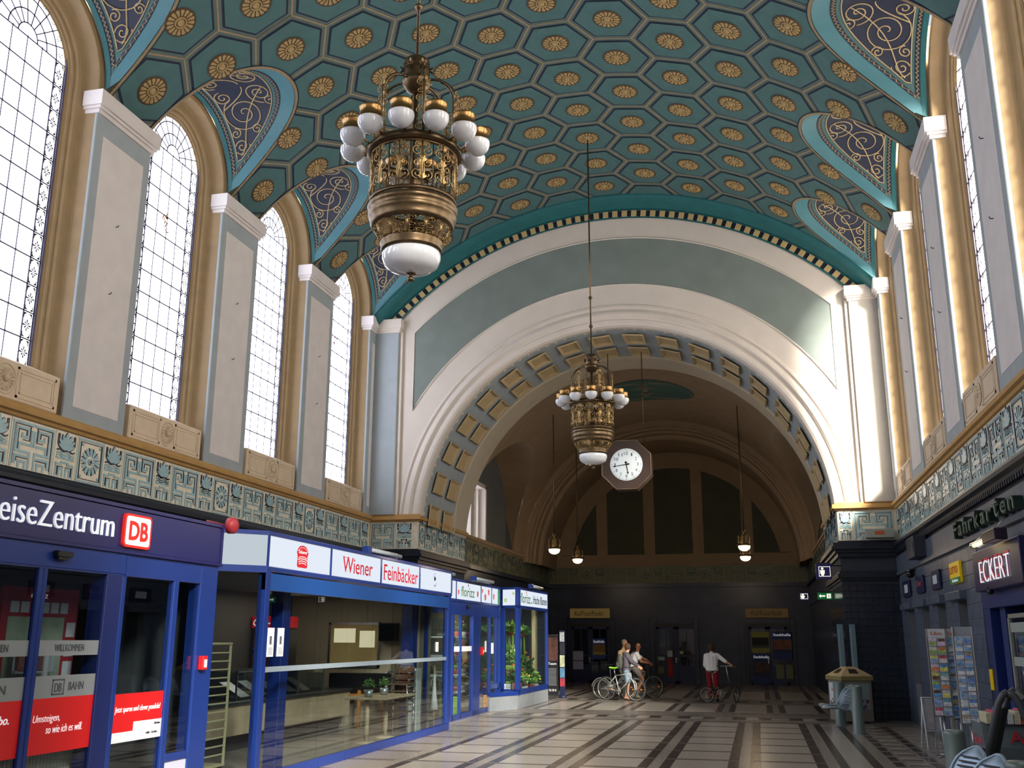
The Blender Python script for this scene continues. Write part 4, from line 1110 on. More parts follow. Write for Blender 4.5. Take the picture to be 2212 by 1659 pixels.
s=B(); s.lathe([(.001,.0),(.045,.001)],(SX-.01,19.92,3.03),12,ax='x'); s.prism([(19.92-.03,3.01),(19.98,3.0),(20.0,3.03),(19.97,3.07),(19.90,3.05)],T1,.003); s.strip([(19.88,2.90),(19.93,2.88),(19.99,2.89),(20.03,2.94)],.012,T1,.002); s.strip([(19.86,3.05),(19.9,3.12),(19.97,3.14)],.008,T1,.002); part('emblem',s,M('emblem_dark','#23232a',.6),pans[3])
# fascia, posts, glass
s=B(); s.bbox(SX-.08,SX-.01,YB0,YB1-.15,2.47,2.70,.006)
for y in (13.5,14.5,15.5,16.6,17.7,18.8,19.9): s.box(SX-.012,SX-.006,y,y+.012,2.47,2.70)
part('fascia',s,M('bright_blue_enamel','#164a92',.35,coat=.3),bk)
s=B(); s.bbox(SX-.08,SX+.01,YB0,YB1-.1,0,.13,.008); 
for y in (14.48,15.5,16.6,17.7,18.8,19.9): s.box(SX+.008,SX+.013,y,y+.012,0,.13)
part('sill',s,blue,bk)
for (y0,y1,x0,x1) in ((YB0,YB0+.13,SX-.12,SX),(20.90,21.08,SX-.12,SX)):
    s=B(); s.bbox(x0,x1,y0,y1,0,2.73,.006); part('post',s,blue,bk)
ys=[12.66,14.48,15.5,16.6,17.7,18.8,19.9,20.90]
for a,c in zip(ys,ys[1:]): s=B(); s.box(SX-.05,SX-.04,a+.006,c-.006,.13,2.47); part('glass_pane',s,glass,bk)
s=B(); s.box(SX-.038,SX-.034,YB0+.13,20.9,1.40,1.47); part('grey_band',s,M('grey_band_film','#7f8d98',.5),bk)
for y,nm in ((12.72,0),(13.02,1)):
    s=B(); s.box(SX-.039,SX-.032,y,y+.19,1.60,1.98); pp=part('notice',s,paperw,bk); s=B(); s.box(SX-.032,SX-.030,y+.06,y+.12,1.76,1.87); part('photo',s,M('notice_photo','#5b5964',.7,var=.3,scale=40),pp)
    s=B(); [s.box(SX-.032,SX-.030,y+.03,y+.16,1.63+.02*k,1.635+.02*k) for k in range(5)]; stuff(part('print_lines',s,frt,pp))
s=B(); s.box(SX-.039,SX-.032,20.17,20.33,1.58,1.77); pp=part('notice',s,paperw,bk); s=B(); [s.box(SX-.032,SX-.030,20.19,20.31,1.60+.025*k,1.606+.025*k) for k in range(6)]; stuff(part('print_lines',s,frt,pp))
# inner posts, roof, floor, walls
s=B(); s.bbox(-6.95,-6.75,13.8,14.05,0,2.75,.01); part('inner_post',s,M('navy_post','#122a70',.4),bk)
s=B(); s.bbox(-7.35,-7.1,20.6,20.95,0,2.75,.01); part('inner_post',s,MATS['navy_post'],bk)
s=B(); s.box(-10.2,SX-.05,YB0+.02,YB1,2.76,2.82); s.box(-10.2,cx-.02,cy,YB0+.02,2.76,2.82); part('ceiling_panel',s,M('bakery_ceiling','#56504a',.8),bk)
s=B(); s.box(-10.2,-10.1,cy,YB1,0,2.8); s.box(-10.2,cx,cy-.05,cy,0,2.8); part('inner_wall',s,M('bakery_inner_dark','#3c3630',.8),bk)
beige=M('beige_wall_panel','#a0917a',.6,var=.04,scale=2)
for k in range(5): s=B(); x0=-10.1+.6*k; s.bbox(x0,x0+.595,YB1-.08,YB1-.03,0,2.76,.004); part('wall_panel',s,beige,bk)
# area light without a fixture, added to brighten the bakery interior
bl=bpy.data.lights.new('bakery_fill','AREA'); bl.energy=55; bl.size=2.2; bl.color=(1,.88,.7); o=bpy.data.objects.new('bakery_fill',bl); COL.objects.link(o); o.location=(-8.6,18.6,2.7)
# counter with glass display
ct=thing('bakery_counter','light wood fronted bakery counter with a glass display case on top','counter',(-8.6,17.9,0))
wood=M('pale_wood','#a79478',.5,var=.15,scale=5); 
for k in range(3): s=B(); y0=14.9+1.95*k; s.bbox(-8.55,-8.50,y0,y0+1.94,.28,.78,.004); part('front_panel',s,wood,ct)
s=B(); s.bbox(-9.3,-8.45,14.9,20.75,.76,.82,.006); part('worktop',s,M('counter_dark_top','#2b2d30',.3),ct)
s=B(); s.box(-9.3,-8.75,14.9,20.75,0,.28); s.box(-9.3,-8.56,14.9,20.75,.28,.76); part('carcass',s,M('plinth_dark','#26262a',.6),ct)
s=B(); s.box(-8.62,-8.61,16.0,19.6,.82,1.28); s.box(-9.2,-8.62,16.0,19.6,1.27,1.28); s.box(-9.2,-8.62,19.59,19.6,.82,1.28); part('display_glass',s,glass,ct)
s=B()
for y in (16.0,17.2,18.4,19.58): s.box(-8.63,-8.60,y,y+.02,.82,1.29)
s.box(-8.64,-8.60,16,19.6,1.27,1.295); part('display_frame',s,steel,ct)
s=B(); s.box(-9.25,-9.2,16,19.6,.82,1.3); s.box(-9.1,-8.7,16.1,19.5,.84,.86); part('display_back',s,M('display_back_dark','#1e2624',.5),ct)
for k in range(5): s=B(); y=16.3+.62*k; s.add([(-8.68,y,.86),(-8.68,y+.35,.86),(-9.1,y+.35,1.1),(-9.1,y,1.1)],[(0,1,2,3)]); part('tray',s,steel,ct)
# drinks fridge
fg=thing('drinks_fridge','tall drinks fridge with a red illuminated header','fridge',(-9.68,19.45,0))
s=B(); s.bbox(-10.05,-9.32,19.18,19.75,0,2.04,.01); part('cabinet',s,M('fridge_black','#15161a',.4),fg)
s=B(); s.bbox(-10.06,-9.31,19.15,19.75,2.04,2.27,.01); hd=part('header',s,M('fridge_header_red','#b80f1c',.4,emit=.25),fg); text('Coca-Cola',hd,(-10.02,19.145,2.08),RX,UZ,.68,.145,wt,shear=.35,bold=.02)
for k in range(5):
    s=B(); s.box(-10.0,-9.36,19.165,19.18,.3+.33*k,.32+.33*k); part('shelf',s,steel,fg)
    s=B()
    for q in range(8): s.lathe([(.03,0),(.03,.14),(.012,.2),(.012,.23)],(-9.97+.08*q,19.15,.32+.33*k),6)
    part('bottles',s,M('bottle_dark_red','#5a1a20',.3,var=.4,scale=9),fg)
# baker's rack
rk=thing('bakery_tray_trolley','pale metal tray trolley with rungs behind the corner glass','trolley',(-7.7,13.3,0))
rm=M('rack_cream_metal','#b7ad86',.4)
for (x,y) in ((-.25,-.3),(-.25,.3),(.25,-.3),(.25,.3)): s=B(); s.bbox(x-.015,x+.015,y-.015,y+.015,.1,1.78,.003); part('upright',s,rm,rk,local=True)
for k in range(13):
    s=B(); z=.25+.115*k; s.bbox(.24,.26,-.3,.3,z,z+.02,.002); s.bbox(-.26,-.24,-.3,.3,z,z+.02,.002); part('rung',s,rm,rk,local=True)
s=B(); s.bbox(-.27,.27,-.32,.32,.1,.13,.004); s.bbox(-.27,.27,-.32,.32,1.75,1.78,.004); part('frame',s,rm,rk,local=True)
for (x,y) in ((-.22,-.27),(-.22,.27),(.22,-.27),(.22,.27)): s=B(); s.lathe([(.001,-.02),(.05,-.02),(.05,.02),(.001,.02)],(x,y,.05),12,ax='x'); part('caster',s,blackp,rk,local=True)
# table with two potted plants
tb=thing('high_table','small wooden cafe table with round legs by the bakery glass','table',(-6.95,18.5,0))
s=B(); s.bbox(-.45,.35,-.7,.9,.76,.80,.006); part('tabletop',s,wood,tb,local=True)
for x,y in ((-.1,-.45),(-.15,.65)): s=B(); s.tube([(x,y,0.02),(x,y,.76)],.045,12); s.lathe([(.19,0),(.18,.02),(.05,.04)],(x,y,0),18); part('leg',s,wood,tb,local=True)
def leafball(s,c,r,n,lr,mi=0,sq=.7,seed=0):
    rn=random.Random(seed)
    for k in range(n):
        a=rn.uniform(0,2*PI); e=rn.uniform(-.3,1); q=r*rn.uniform(.4,1)
        p=Vector((c[0]+q*cos(a)*math.sqrt(1-min(1,e*e)),c[1]+q*sin(a)*math.sqrt(1-min(1,e*e)),c[2]+q*e*sq))
        d=Vector((rn.uniform(-1,1),rn.uniform(-1,1),rn.uniform(-.2,1))).normalized(); w=d.orthogonal().normalized(); l=lr*rn.uniform(.6,1.3)
        s.add([p,p+d*l*.5+w*l*.25,p+d*l,p+d*l*.5-w*l*.25],[(0,1,2,3)],mi)
leafG=M('leaf_green','#4f7a34',.6,var=.35,scale=25); leafL=M('leaf_light_green','#7ba03f',.6,var=.3,scale=25)
def pot_plant(x,y,z,lab,potm,r=.09,h=.13,seed=1,lm=leafG,cat='plant',n=90,grp=None,flow=None):
    t=thing('potted_plant',lab,cat,(x,y,z),group=grp)
    s=B(); s.lathe([(.001,0),(r*.75,0),(r,h),(r*.9,h),(r*.86,h-.02),(.001,h-.02)],(0,0,0),16); part('pot',s,potm,t,local=True)
    s=B(); leafball(s,(0,0,h+r*.7),r*1.35,n,r*.55,0,1.0,seed); stuff(part('leaves',s,lm,t,local=True))
    if flow:
        s=B(); leafball(s,(0,0,h+r*1.2),r*1.3,24,r*.45,0,1.0,seed+50); stuff(part('flowers',s,flow,t,local=True))
    return t
zinc=M('zinc_pot','#9aa0a2',.35,metal=.7)
pot_plant(-7.0,17.95,.80,'small herb in a zinc pot on the cafe table, nearer the counter corner',zinc,seed=1); pot_plant(-7.0,18.75,.80,'small herb in a zinc pot on the cafe table, nearer the stacked chairs',zinc,seed=2)
# stack of chairs
def bistro_chair(z,lab,full):
    t=thing('stacking_chair',lab,'chair',(-6.98,19.62,z),R_(0),'chairs stacked in the bakery')
    s=B(); s.bbox(-.21,.21,-.2,.2,.43,.455,.006); part('seat',s,M('brown_weave','#5a4636',.6,var=.2,scale=30),t,local=True)
    s=B(); s.tube([(-.22,.2,.45),(-.22,.24,.72),(-.15,.26,.82),(.15,.26,.82),(.22,.24,.72),(.22,.2,.45)],.014,6); part('back_frame',s,steel,t,local=True)
    s=B(); s.bbox(-.2,.2,.235,.25,.62,.78,.004); part('backrest',s,MATS['brown_weave'],t,local=True)
    s=B(); s.tube([(-.24,-.22,.66),(.0-.24,.2,.68)],.016,6); s.tube([(.24,-.22,.66),(.24,.2,.68)],.016,6); part('armrest',s,steel,t,local=True)
    if True:
        for x,y in ((-.22,-.21),(.22,-.21),(-.22,.21),(.22,.21)): s=B(); s.tube([(x,y,0),(x*.95,y*.95,.44)],.014,6); part('leg',s,steel,t,local=True)
nm=('lowest','second from the bottom','third from the bottom','fourth from the bottom','topmost')
for k in range(5): bistro_chair(.13*k,'metal framed cafe chair in the bakery stack, '+nm[k],True)
# closed parasol / boards and picture
for i,(x,y,l) in enumerate(((-6.75,20.3,'white folded board leaning upright beside the chair stack'),(-6.62,20.7,'narrow white folded parasol by the right end of the bakery'))):
    if i==0:
        t=thing('folded_board',l,'board',(x,y,0)); s=B(); s.bbox(-.25,-.21,-.15,.1,0,1.28,.006); s.bbox(-.12,-.08,-.1,.18,0,1.25,.006); part('panel',s,M('board_grey_white','#9da39f',.6),t,local=True); s=B(); s.bbox(-.21,-.12,0,.03,.2,.24,.003); part('strut',s,steel,t,local=True)
    else:
        t=thing('folded_parasol',l,'parasol',(x,y,0)); s=B(); s.lathe([(.01,1.25),(.05,.7),(.09,.42),(.02,.42)],(0,0,0),8); part('canopy',s,M('parasol_canvas','#d4d4d0',.8),t,local=True); s=B(); s.tube([(0,0,0),(0,0,1.3)],.02,8); s.lathe([(.16,0),(.15,.03),(.03,.04)],(0,0,0),12); part('pole',s,wood,t,local=True)
t=thing('framed_menu_board','framed glass fronted menu board on the beige bakery wall','picture',(-8.6,YB1-.1,1.75)); s=B()
s.strip([(-9.15,1.25),(-8.0,1.25),(-8.0,2.15),(-9.15,2.15),(-9.15,1.25)],.05,lambda u,v,q:(u,YB1-.09-q,v),.03); part('frame',s,steel,t); s=B(); s.box(-9.15,-8.0,YB1-.10,YB1-.09,1.25,2.15); part('board',s,M('menu_board_paper','#cdb37c',.15,coat=1,var=.2,scale=2),t)
s=B(); s.box(-9.05,-8.55,YB1-.105,YB1-.1,1.75,2.05); s.box(-8.45,-8.1,YB1-.105,YB1-.1,1.65,2.0); part('reflected_panes',s,M('menu_reflection_glow','#fff0c8',.3,emit=.9),t)  # window reflection in the glass, put in as glowing pale panes
t=thing('wall_screen','black screen box hung on the bakery wall right of the menu board','screen',(-7.7,YB1-.3,1.95)); s=B(); s.bbox(-7.95,-7.55,YB1-.3,YB1-.09,1.78,2.16,.01); part('housing',s,blackp,t); s=B(); s.box(-7.93,-7.57,YB1-.304,YB1-.3,1.8,2.14); part('display',s,M('dark_screen','#111418',.1),t)
t=thing('bar_shelf','dark shelf unit behind the tables at the bakery end wall','shelf',(-8.4,YB1-.35,0)); s=B(); s.bbox(-9.0,-7.7,YB1-.4,YB1-.1,.78,1.12,.01); part('box',s,blackp,t)
for x in (-8.9,-8.3,-7.75): s=B(); s.bbox(x-.03,x+.03,YB1-.4,YB1-.34,0,.78,.004); part('leg',s,M('orange_wood','#a3692f',.5,var=.1),t)
s=B(); s.bbox(-9,-7.7,YB1-.41,YB1-.33,.62,.70,.004); part('rail',s,MATS['orange_wood'],t)
def tube_lamp(y0,L,lab,z=3.30,x=-6.45,boxend=True):
    t=thing('tube_lamp',lab,'lamp',(x,y0,z)); s=B(); s.bbox(-.06,.06,0,.16,-.05,.07,.006); part('end_box',s,blue,t,local=True)
    s=B(); s.tube([(.03,.16,.02),(.03,L,.02)],.035,10); part('tube',s,M('tube_grey','#a9b4bd',.3),t,local=True); s=B(); s.bbox(-.07,-.03,.1,L,-.03,.08,.004); part('reflector',s,steel,t,local=True)
tube_lamp(16.15,1.7,'grey tube lamp with blue end box on top of the bakery sign')
tube_lamp(21.2,1.3,'tube lamp on the roof edge above the left florist panel',3.26,-6.8); tube_lamp(24.0,1.9,'tube lamp on the roof edge above the florist door',3.26,-6.75); tube_lamp(28.7,1.6,'tube lamp with blue end box on the florist bay',3.30,-6.35)
# ---- florist ----
fl=thing('florist_kiosk','blue florist kiosk with glass door, flower window bay and grey plinth','kiosk',(-6.9,26,0))
def wallseg(p,q):   # returns T for a facade segment, u along, v up, w outward
    d=Vector((q[0]-p[0],q[1]-p[1])); L=d.length; d/=L; n=Vector((d.y,-d.x))
    return (lambda u,v,w:(p[0]+d.x*u+n.x*w,p[1]+d.y*u+n.y*w,v)),L,(d.x,d.y,0)
def seg_box(s,T,u0,u1,v0,v1,w0,w1,mi=0):
    P=[T(u,v,w) for w in (w0,w1) for u,v in ((u0,v0),(u1,v0),(u1,v1),(u0,v1))]
    s.add(P,[(3,2,1,0),(4,5,6,7),(0,1,5,4),(1,2,6,5),(2,3,7,6),(3,0,4,7)],mi)
PF=[(-6.95,21.2),(-6.97,27.75),(-6.42,27.55),(-6.35,31.3)]
T,L,D=wallseg(PF[0],PF[1])
s=B(); seg_box(s,T,0,L,3.17,3.23,-.2,.0); seg_box(s,T,0,L,2.70,2.76,-.2,.0)
for u in (0,2.1,4.38,5.48,L-.12): seg_box(s,T,u,u+.05,2.72,3.2,-.1,0)
ff=part('sign_frame',s,blue,fl); flp=[]
for u0,u1 in ((.05,2.1),(2.15,4.38),(4.43,5.48),(5.53,L-.12)): s=B(); seg_box(s,T,u0,u1,2.76,3.17,-.05,-.01); flp.append(part('sign_panel',s,white_s,ff))
grn=M('florist_green','#5f8a4a',.5); orf=M('florist_orange','#e2572c',.5,emit=.1); dkg=M('florist_dark_green','#16332b',.5)
text('florizz',flp[1],T(2.56,2.84,-.008),D,UZ,1.2,.24,grn)
def blossom(T,u,v,r,par,mat):
    s=B()
    for k in range(5):
        a=2*PI*k/5+.3; P=[(u+r*.55*cos(a)+r*.42*cos(t*PI/4),v+r*.55*sin(a)*.45/.45*1.0+r*.42*sin(t*PI/4)) for t in range(8)]
        s.prism(P,T if False else (lambda x,y,q:T(x,y,-.009+q)),.002)
    part('blossom',s,mat,par)
for u,v,r,pi in ((2.34,2.93,.07,1),(3.2,3.12,.04,1),(4.08,2.95,.085,1),(4.55,3.05,.06,2),(4.85,2.9,.10,2),(5.2,3.04,.09,2),(5.75,2.95,.09,3)): blossom(T,u,v,r,flp[pi],orf)
s=B(); seg_box(s,T,L-.35,L-.14,2.76,3.17,-.009,-.006); part('green_edge',s,M('green_edge','#1f8f4a',.5),flp[3])
s=B(); seg_box(s,T,0,L,2.40,2.70,-.12,-.02); part('fascia',s,blue,fl)
for u0,u1,w in ((0,.06,.08),(1.9,2.0,.08),(2.58,2.64,.06),(3.67,4.33,.1),(5.38,5.44,.06),(6.05,6.11,.06),(L-.10,L,.1)): s=B(); seg_box(s,T,u0,u1,.0,2.42,-w,0); part('post',s,blue,fl)
s=B(); seg_box(s,T,0,5.4,0,.12,-.1,0.0); seg_box(s,T,5.4,L,.55,.68,-.1,0.0); part('sill',s,blue,fl)
for u0,u1,z in ((.06,1.9,.12),(2.0,2.58,.12),(2.64,3.67,.12),(4.33,5.38,.12),(5.44,6.05,.68),(6.11,L-.1,.68)): s=B(); seg_box(s,T,u0,u1,z,2.4,-.05,-.04); part('glass_pane',s,glass,fl)
s=B(); seg_box(s,T,2.03,2.56,1.54,1.66,-.035,-.03); part('white_band',s,paperw,fl); s=B(); seg_box(s,T,2.66,3.64,1.54,1.66,-.035,-.03); part('white_band',s,paperw,fl)
s=B(); s.ball(T(3.1,2.6,.02),.05,8); part('camera_dome',s,blackp,fl)
al2=thing('fire_alarm_button','small red fire alarm box beside the florist door','alarm',T(4.5,1.53,.0)); s=B(); s.bbox(-.02,.05,-.07,.07,-.1,.1,.01); part('housing',s,redp,al2,local=True); s=B(); s.box(.05,.053,-.03,.03,-.05,.03); part('button_plate',s,paperw,al2,local=True)
for u,w,z in ((4.95,.14,1.5),(5.6,.25,1.45)): s=B(); seg_box(s,T,u,u+w,z,z+.28,-.035,-.03); part('notice',s,paperw,fl)
TP,LP,_=wallseg((-6.90,26.35),(-6.42,27.5)); T2,L2,D2=wallseg(PF[1],PF[2]); T3,L3,D3=wallseg(PF[2],PF[3])
pl_m=M('plinth_grey_concrete','#7d8389',.7,var=.1,scale=4,bump=.1)
for TT,LL in ((T2,L2),(T3,L3)):
    s=B(); seg_box(s,TT,0,LL,3.17,3.23,-.12,0); seg_box(s,TT,0,LL,2.66,2.74,-.12,0); seg_box(s,TT,0,.05,2.7,3.2,-.1,.0); seg_box(s,TT,LL-.06,LL,2.7,3.2,-.1,.0); f2=part('sign_frame',s,blue,fl)
    s=B(); seg_box(s,TT,.05,LL-.06,2.74,3.17,-.05,-.01); sp=part('sign_panel',s,white_s,f2)
    s=B(); seg_box(s,TT,0,LL,.36,.50,-.1,0); part('sill',s,blue,fl)
    s=B(); seg_box(s,(TT if TT is T3 else TP),0,(LL if TT is T3 else LP),0,.38,-.3,-.015); part('plinth',s,pl_m,fl)
    if TT is T2: s=B(); seg_box(s,TP,0,LP,.36,.46,-.25,0); part('sill',s,blue,fl)
    s=B(); seg_box(s,TT,.08,LL-.08,.5,2.66,-.05,-.04); part('glass_pane',s,glass,fl)
    for u in (0,LL-.1): s=B(); seg_box(s,TT,u,u+.1,.4,2.7,-.1,0); part('post',s,blue,fl)
    if TT is T3:
        text('florizz',sp,TT(.28,2.82,-.008),D3,UZ,1.15,.27,grn); text('... frische Blumen',sp,TT(1.5,2.83,-.008),D3,UZ,2.1,.24,dkg,shear=.1); blossom(TT,.95,3.12,.04,sp,orf)
        s=B(); seg_box(s,TT,.05,.13,2.74,3.17,-.009,-.006); part('green_edge',s,MATS['green_edge'],sp)
    else:
        blossom(TT,.15,2.88,.06,sp,M('pale_green_blossom','#cfe08a',.5,emit=.1)); blossom(TT,.40,3.06,.045,sp,MATS['pale_green_blossom'])
s=B(); s.box(-10.2,-6.45,31.0,31.12,0,3.2) if False else s.box(-8.9,-6.42,31.1,31.2,0,3.2); s.box(-10.2,-7.0,21.2,31.1,3.0,3.05); s.box(-8.8,-6.5,27.85,31.1,2.9,2.95); part('roof',s,MATS['kiosk_roof_dark'],fl)
s=B(); s.box(-8.84,-8.78,21.3,31.1,0,3.0); s.box(-8.8,-6.9,21.22,21.26,0,3); part('inner_wall',s,M('florist_inner','#6d6a58',.8,var=.1,scale=2),fl)
s=B(); s.bbox(-6.70,-6.58,30.5,30.75,.5,2.9,.01); part('inner_post',s,M('cream_post','#c7b58a',.6),fl)
for (x,y) in ((-7.7,23.6),(-7.4,28.9)):
    l=bpy.data.lights.new('florist_light','AREA'); l.energy=130; l.size=1.3; l.color=(1,.95,.82); o=bpy.data.objects.new('florist_light',l); COL.objects.link(o); o.location=(x,y,2.85)
# shelves, boxes, flowers in the florist
boxw=M('wood_crate','#a87f52',.7,var=.15,scale=8); limeg=M('lime_box','#9ccc3c',.5)
sh_=thing('florist_shelf','white tiered shelf behind the florist door holding small pots','shelf',(-7.5,25.0,0))
for z in (.55,.95,1.4,1.85): s=B(); s.bbox(-.35,.3,-1.2,1.2,z,z+.04,.005); part('board',s,M('shelf_white','#dcdcd2',.6),sh_,local=True)
for x in (-.33,.28):
    for y in (-1.18,1.16): s=B(); s.bbox(x-.015,x+.015,y-.015,y+.015,0,1.9,.003); part('upright',s,steel,sh_,local=True)
pinks=M('pink_flowers','#c8487a',.6,var=.3,scale=30); purp=M('purple_flowers','#7c4aa0',.6,var=.3,scale=30); yel=M('yellow_flowers','#e8cf2a',.6,var=.2,scale=30); oran=M('orange_flowers','#e27a2a',.6,var=.25,scale=30); pale_y=M('cream_flowers','#e2dda8',.6,var=.2,scale=30)
potc=[M('pot_lime','#9bbb44',.5),M('pot_terracotta','#a9542f',.6),M('pot_white','#d8d8d0',.5),M('pot_purple','#7a2f5c',.5)]
fls=[pinks,purp,yel,oran,pale_y]
k=0; fn=['pink','purple','yellow','orange','cream']; pn=['lime','terracotta','white','purple']; sn=('lowest','second','third','top')
for zi,z in enumerate((.59,.99,1.44,1.89)):
    for yy in (-.95,-.3,.3,.95):
        side=('near end','left of centre','right of centre','far end')[(-.95,-.3,.3,.95).index(yy)]
        pot_plant(-7.35,25.0+yy,z,'%s flowers in a %s pot on the florist shelf, %s board, %s'%(fn[k%5],pn[k%4],sn[zi],side),potc[k%4],r=.10,h=.12,seed=10+k,n=50,flow=fls[k%5],grp='pots on the florist shelf'); k+=1
def crate(x,y,z,w,d,h,mat,lab):
    t=thing('crate',lab,'box',(x,y,z)); s=B(); s.bbox(-w/2,w/2,-d/2,d/2,0,h*.5,.006); part('lower_boards',s,mat,t,local=True); s=B(); s.bbox(-w/2,w/2,-d/2,d/2,h*.52,h,.006); part('upper_boards',s,mat,t,local=True)
crate(-7.2,23.7,0,.35,.45,.5,limeg,'bright lime green box on the floor at the left of the florist door'); crate(-7.2,26.35,0,.4,.5,.42,boxw,'tan wooden crate on the florist floor below the shelf'); crate(-7.15,26.9,0,.3,.3,.3,boxw,'small tan crate on the florist floor at the right of the shelf')
crate(-6.82,27.95,.46,.26,.4,.18,potc[2],'white planter box in the chamfered florist window')
# display plants in the bay
disp=[(-6.80,27.95,.64,'pink and salmon bouquet in the white planter of the chamfered florist window',pinks,.14,.06),(-6.66,28.25,.45,'leafy green plant beside the planter in the florist corner',oran,.2,.2),
(-6.60,28.75,.42,'yellow primroses at the left of the florist front window',yel,.17,.12),(-6.60,29.2,.42,'yellow daisies next to the primroses in the florist window',yel,.16,.12),(-6.75,29.05,.55,'purple asters standing behind the yellow flowers',purp,.2,.14),(-6.58,29.7,.42,'cream blossoms in front of the cream post',pale_y,.16,.12),(-6.58,30.3,.42,'yellow blossoms near the right end of the florist window',yel,.14,.12),(-6.85,29.8,.5,'large dark leafy bush in the middle of the florist window',oran,.30,.25),(-6.95,28.6,.9,'tall green foliage plant at the corner of the florist bay',pale_y,.26,.2)]
for i,(x,y,z,l,fm,r,h) in enumerate(disp): pot_plant(x,y,z,l,potc[i%4],r=r,h=h,seed=70+i,n=160,flow=fm)
for i,(x,y,z,r,l) in enumerate(((-6.80,28.1,2.05,.24,'bright green hanging fern in the chamfered florist window'),(-6.75,29.3,2.0,.26,'green hanging ivy left of the cream post in the florist window'))):
    t=thing('hanging_plant',l,'plant',(x,y,z)); s=B(); leafball(s,(0,0,0),r,260,.12,0,.9,90+i); stuff(part('leaves',s,leafL if i==0 else leafG,t,local=True))
    s=B(); s.tube([(0,0,0),(0,0,.85)],.006,4); part('cord',s,blackp,t,local=True); s=B(); s.lathe([(.001,-.12),(.1,-.1),(.12,.0),(.001,0)],(0,0,0),12); part('pot',s,potc[1],t,local=True)
    s=B()
    for q in range(5): s.tube([(.05*q-.1,.1*(q%2),-.1),(.06*q-.12,.12*(q%2),-.45-.08*q)],.012,4)
    part('trailing_stem',s,limeg,t,local=True)
# ================= right wall shops and signs =================
WX=3.35
def prow(s,parent,y,z,w,h,mat,x=WX,**k): return text(s,parent,(x,y,z),RNY,UZ,w,h,mat,**k)   # y = left end (far)
b=B()
# masonry: leave niches and the shop doorway open
nich=[(24.0,24.85),(22.0,22.85),(20.1,20.95),(18.1,18.85)]
stone=M('dark_grey_stone','#525d70',.35,var=.2,scale=3,spec=.5)
jnt=M('stone_joint','#6c7178',.8)
def rbox(s,x0,x1,y0,y1,z0,z1,mi=0): s.box(x0,x1,y0,y1,z0,z1,mi)
ys=[Y0]+[16.94-3.2]+[16.94]+[v for a,c in nich[::-1] for v in (a,c)]+[YE+.05]
rbox(b,3.40,3.9,16.94,YE,0,.0) if False else None
solid=[(Y0,13.0),(16.94,18.10),(18.85,20.1),(20.95,22.0),(22.85,24.0),(24.85,YE+.02)]
for y0,y1 in solid: b.box(3.37,3.9,y0,y1,0,3.8)
for y0,y1 in nich: b.box(3.37,3.9,y0,y1,2.5,3.8); b.box(3.37,3.9,y0,y1,0,.9); b.box(3.8,3.9,y0,y1,.9,2.5)
b.box(3.37,3.9,13.0,16.94,2.55,3.8)
lw=part('stone_dado',b,jnt,wall_right)
# stone courses
def course(y0,y1,z0,z1,off=0):
    L=.62; y=y0-(off*L/2 if off else 0)
    while y<y1-.02:
        a=max(y,y0); c=min(y+L,y1)
        if c-a>.05:
            key=('st',round(c-a,2),round(z1-z0,2))
            if key not in slab.c:
                s=B(); s.bbox(-.014,0,-(c-a)/2+.004,(c-a)/2-.004,-(z1-z0)/2+.004,(z1-z0)/2-.004,.005); slab.c[key]=s.mesh('stone_block',stone)
            put('stone_block',slab.c[key],lw,(3.37,(a+c)/2,(z0+z1)/2))
        y+=L
cnt=0
for r in range(11):
    z0,z1=.24*r,.24*(r+1)
    for y0,y1 in solid[1:]: 
        if z1<=2.66: course(y0,y1,z0,z1,r%2)
for r in range(3):
    z0=2.64+.22*r; course(16.94 if r else 16.94,YE,z0,z0+.22,r%2)
s=B()
for y in (Y0,): s.box(3.30,3.4,Y0,YE,3.34,3.42); s.box(3.33,3.4,Y0,YE,3.42,3.78)
part('string_course',s,stone,wall_right)
for i,(y0,y1) in enumerate(nich):
    s=B(); s.bbox(3.24,3.38,y0-.05,y1+.55,2.50,2.64,.01); part('lintel',s,stone,wall_right)
    s=B(); s.box(3.55,3.60,y0,y1,.9,2.5); part('dark_panel',s,blackp,wall_right)
    if i==3:
        for yy in (y0+.02,y0+.14): s=B(); s.bbox(3.42,3.46,yy,yy+.03,.9,2.4,.004); part('window_frame',s,M('pale_frame','#9aa896',.5),wall_right)
# signs above the ticket windows
def plate(y0,y1,z0,z1,mat,lab,nm='sign_plate',d=.05,x=WX,cat='sign'):
    t=thing(nm,lab,cat,(x,(y0+y1)/2,z0)); s=B(); s.bbox(x-d,x,y0,y1,z0,z1,.008); part('plate',s,mat,t); return t
navys=M('navy_sign','#10184a',.4)
t=plate(24.05,25.02,2.78,3.14,navys,'small dark blue sign with a white square, farthest on the right wall'); s=B(); s.box(3.295,3.30,24.25,24.75,2.87,3.05); part('white_square',s,M('sign_white_square','#c9d4dc',.5),t)
t=plate(22.1,22.95,2.78,3.13,navys,'small dark blue sign with red lettering between two others'); s=B(); prow('Döner',t,22.85,2.92,.62,.12,M('dull_red','#b0525a',.5),x=3.295)
t=plate(20.15,21.0,2.77,3.12,navys,'dark blue sign with a white square, next to the yellow lottery sign'); s=B(); s.box(3.295,3.30,20.35,20.8,2.87,3.03); part('white_square',s,MATS['sign_white_square'],t)
t=plate(18.14,19.04,2.78,3.13,M('lottery_yellow','#e8c400',.4,emit=.12),'yellow and green lottery sign above the fourth niche'); s=B(); s.box(3.295,3.302,18.14,19.04,2.78,2.87); part('green_band',s,M('lottery_green','#0a8a4e',.4),t)
prow('LOTTO',t,18.98,2.94,.72,.12,M('lottery_red','#d8401f',.5),x=3.293); prow('Sachsen',t,18.8,2.80,.5,.05,wt,x=3.292)
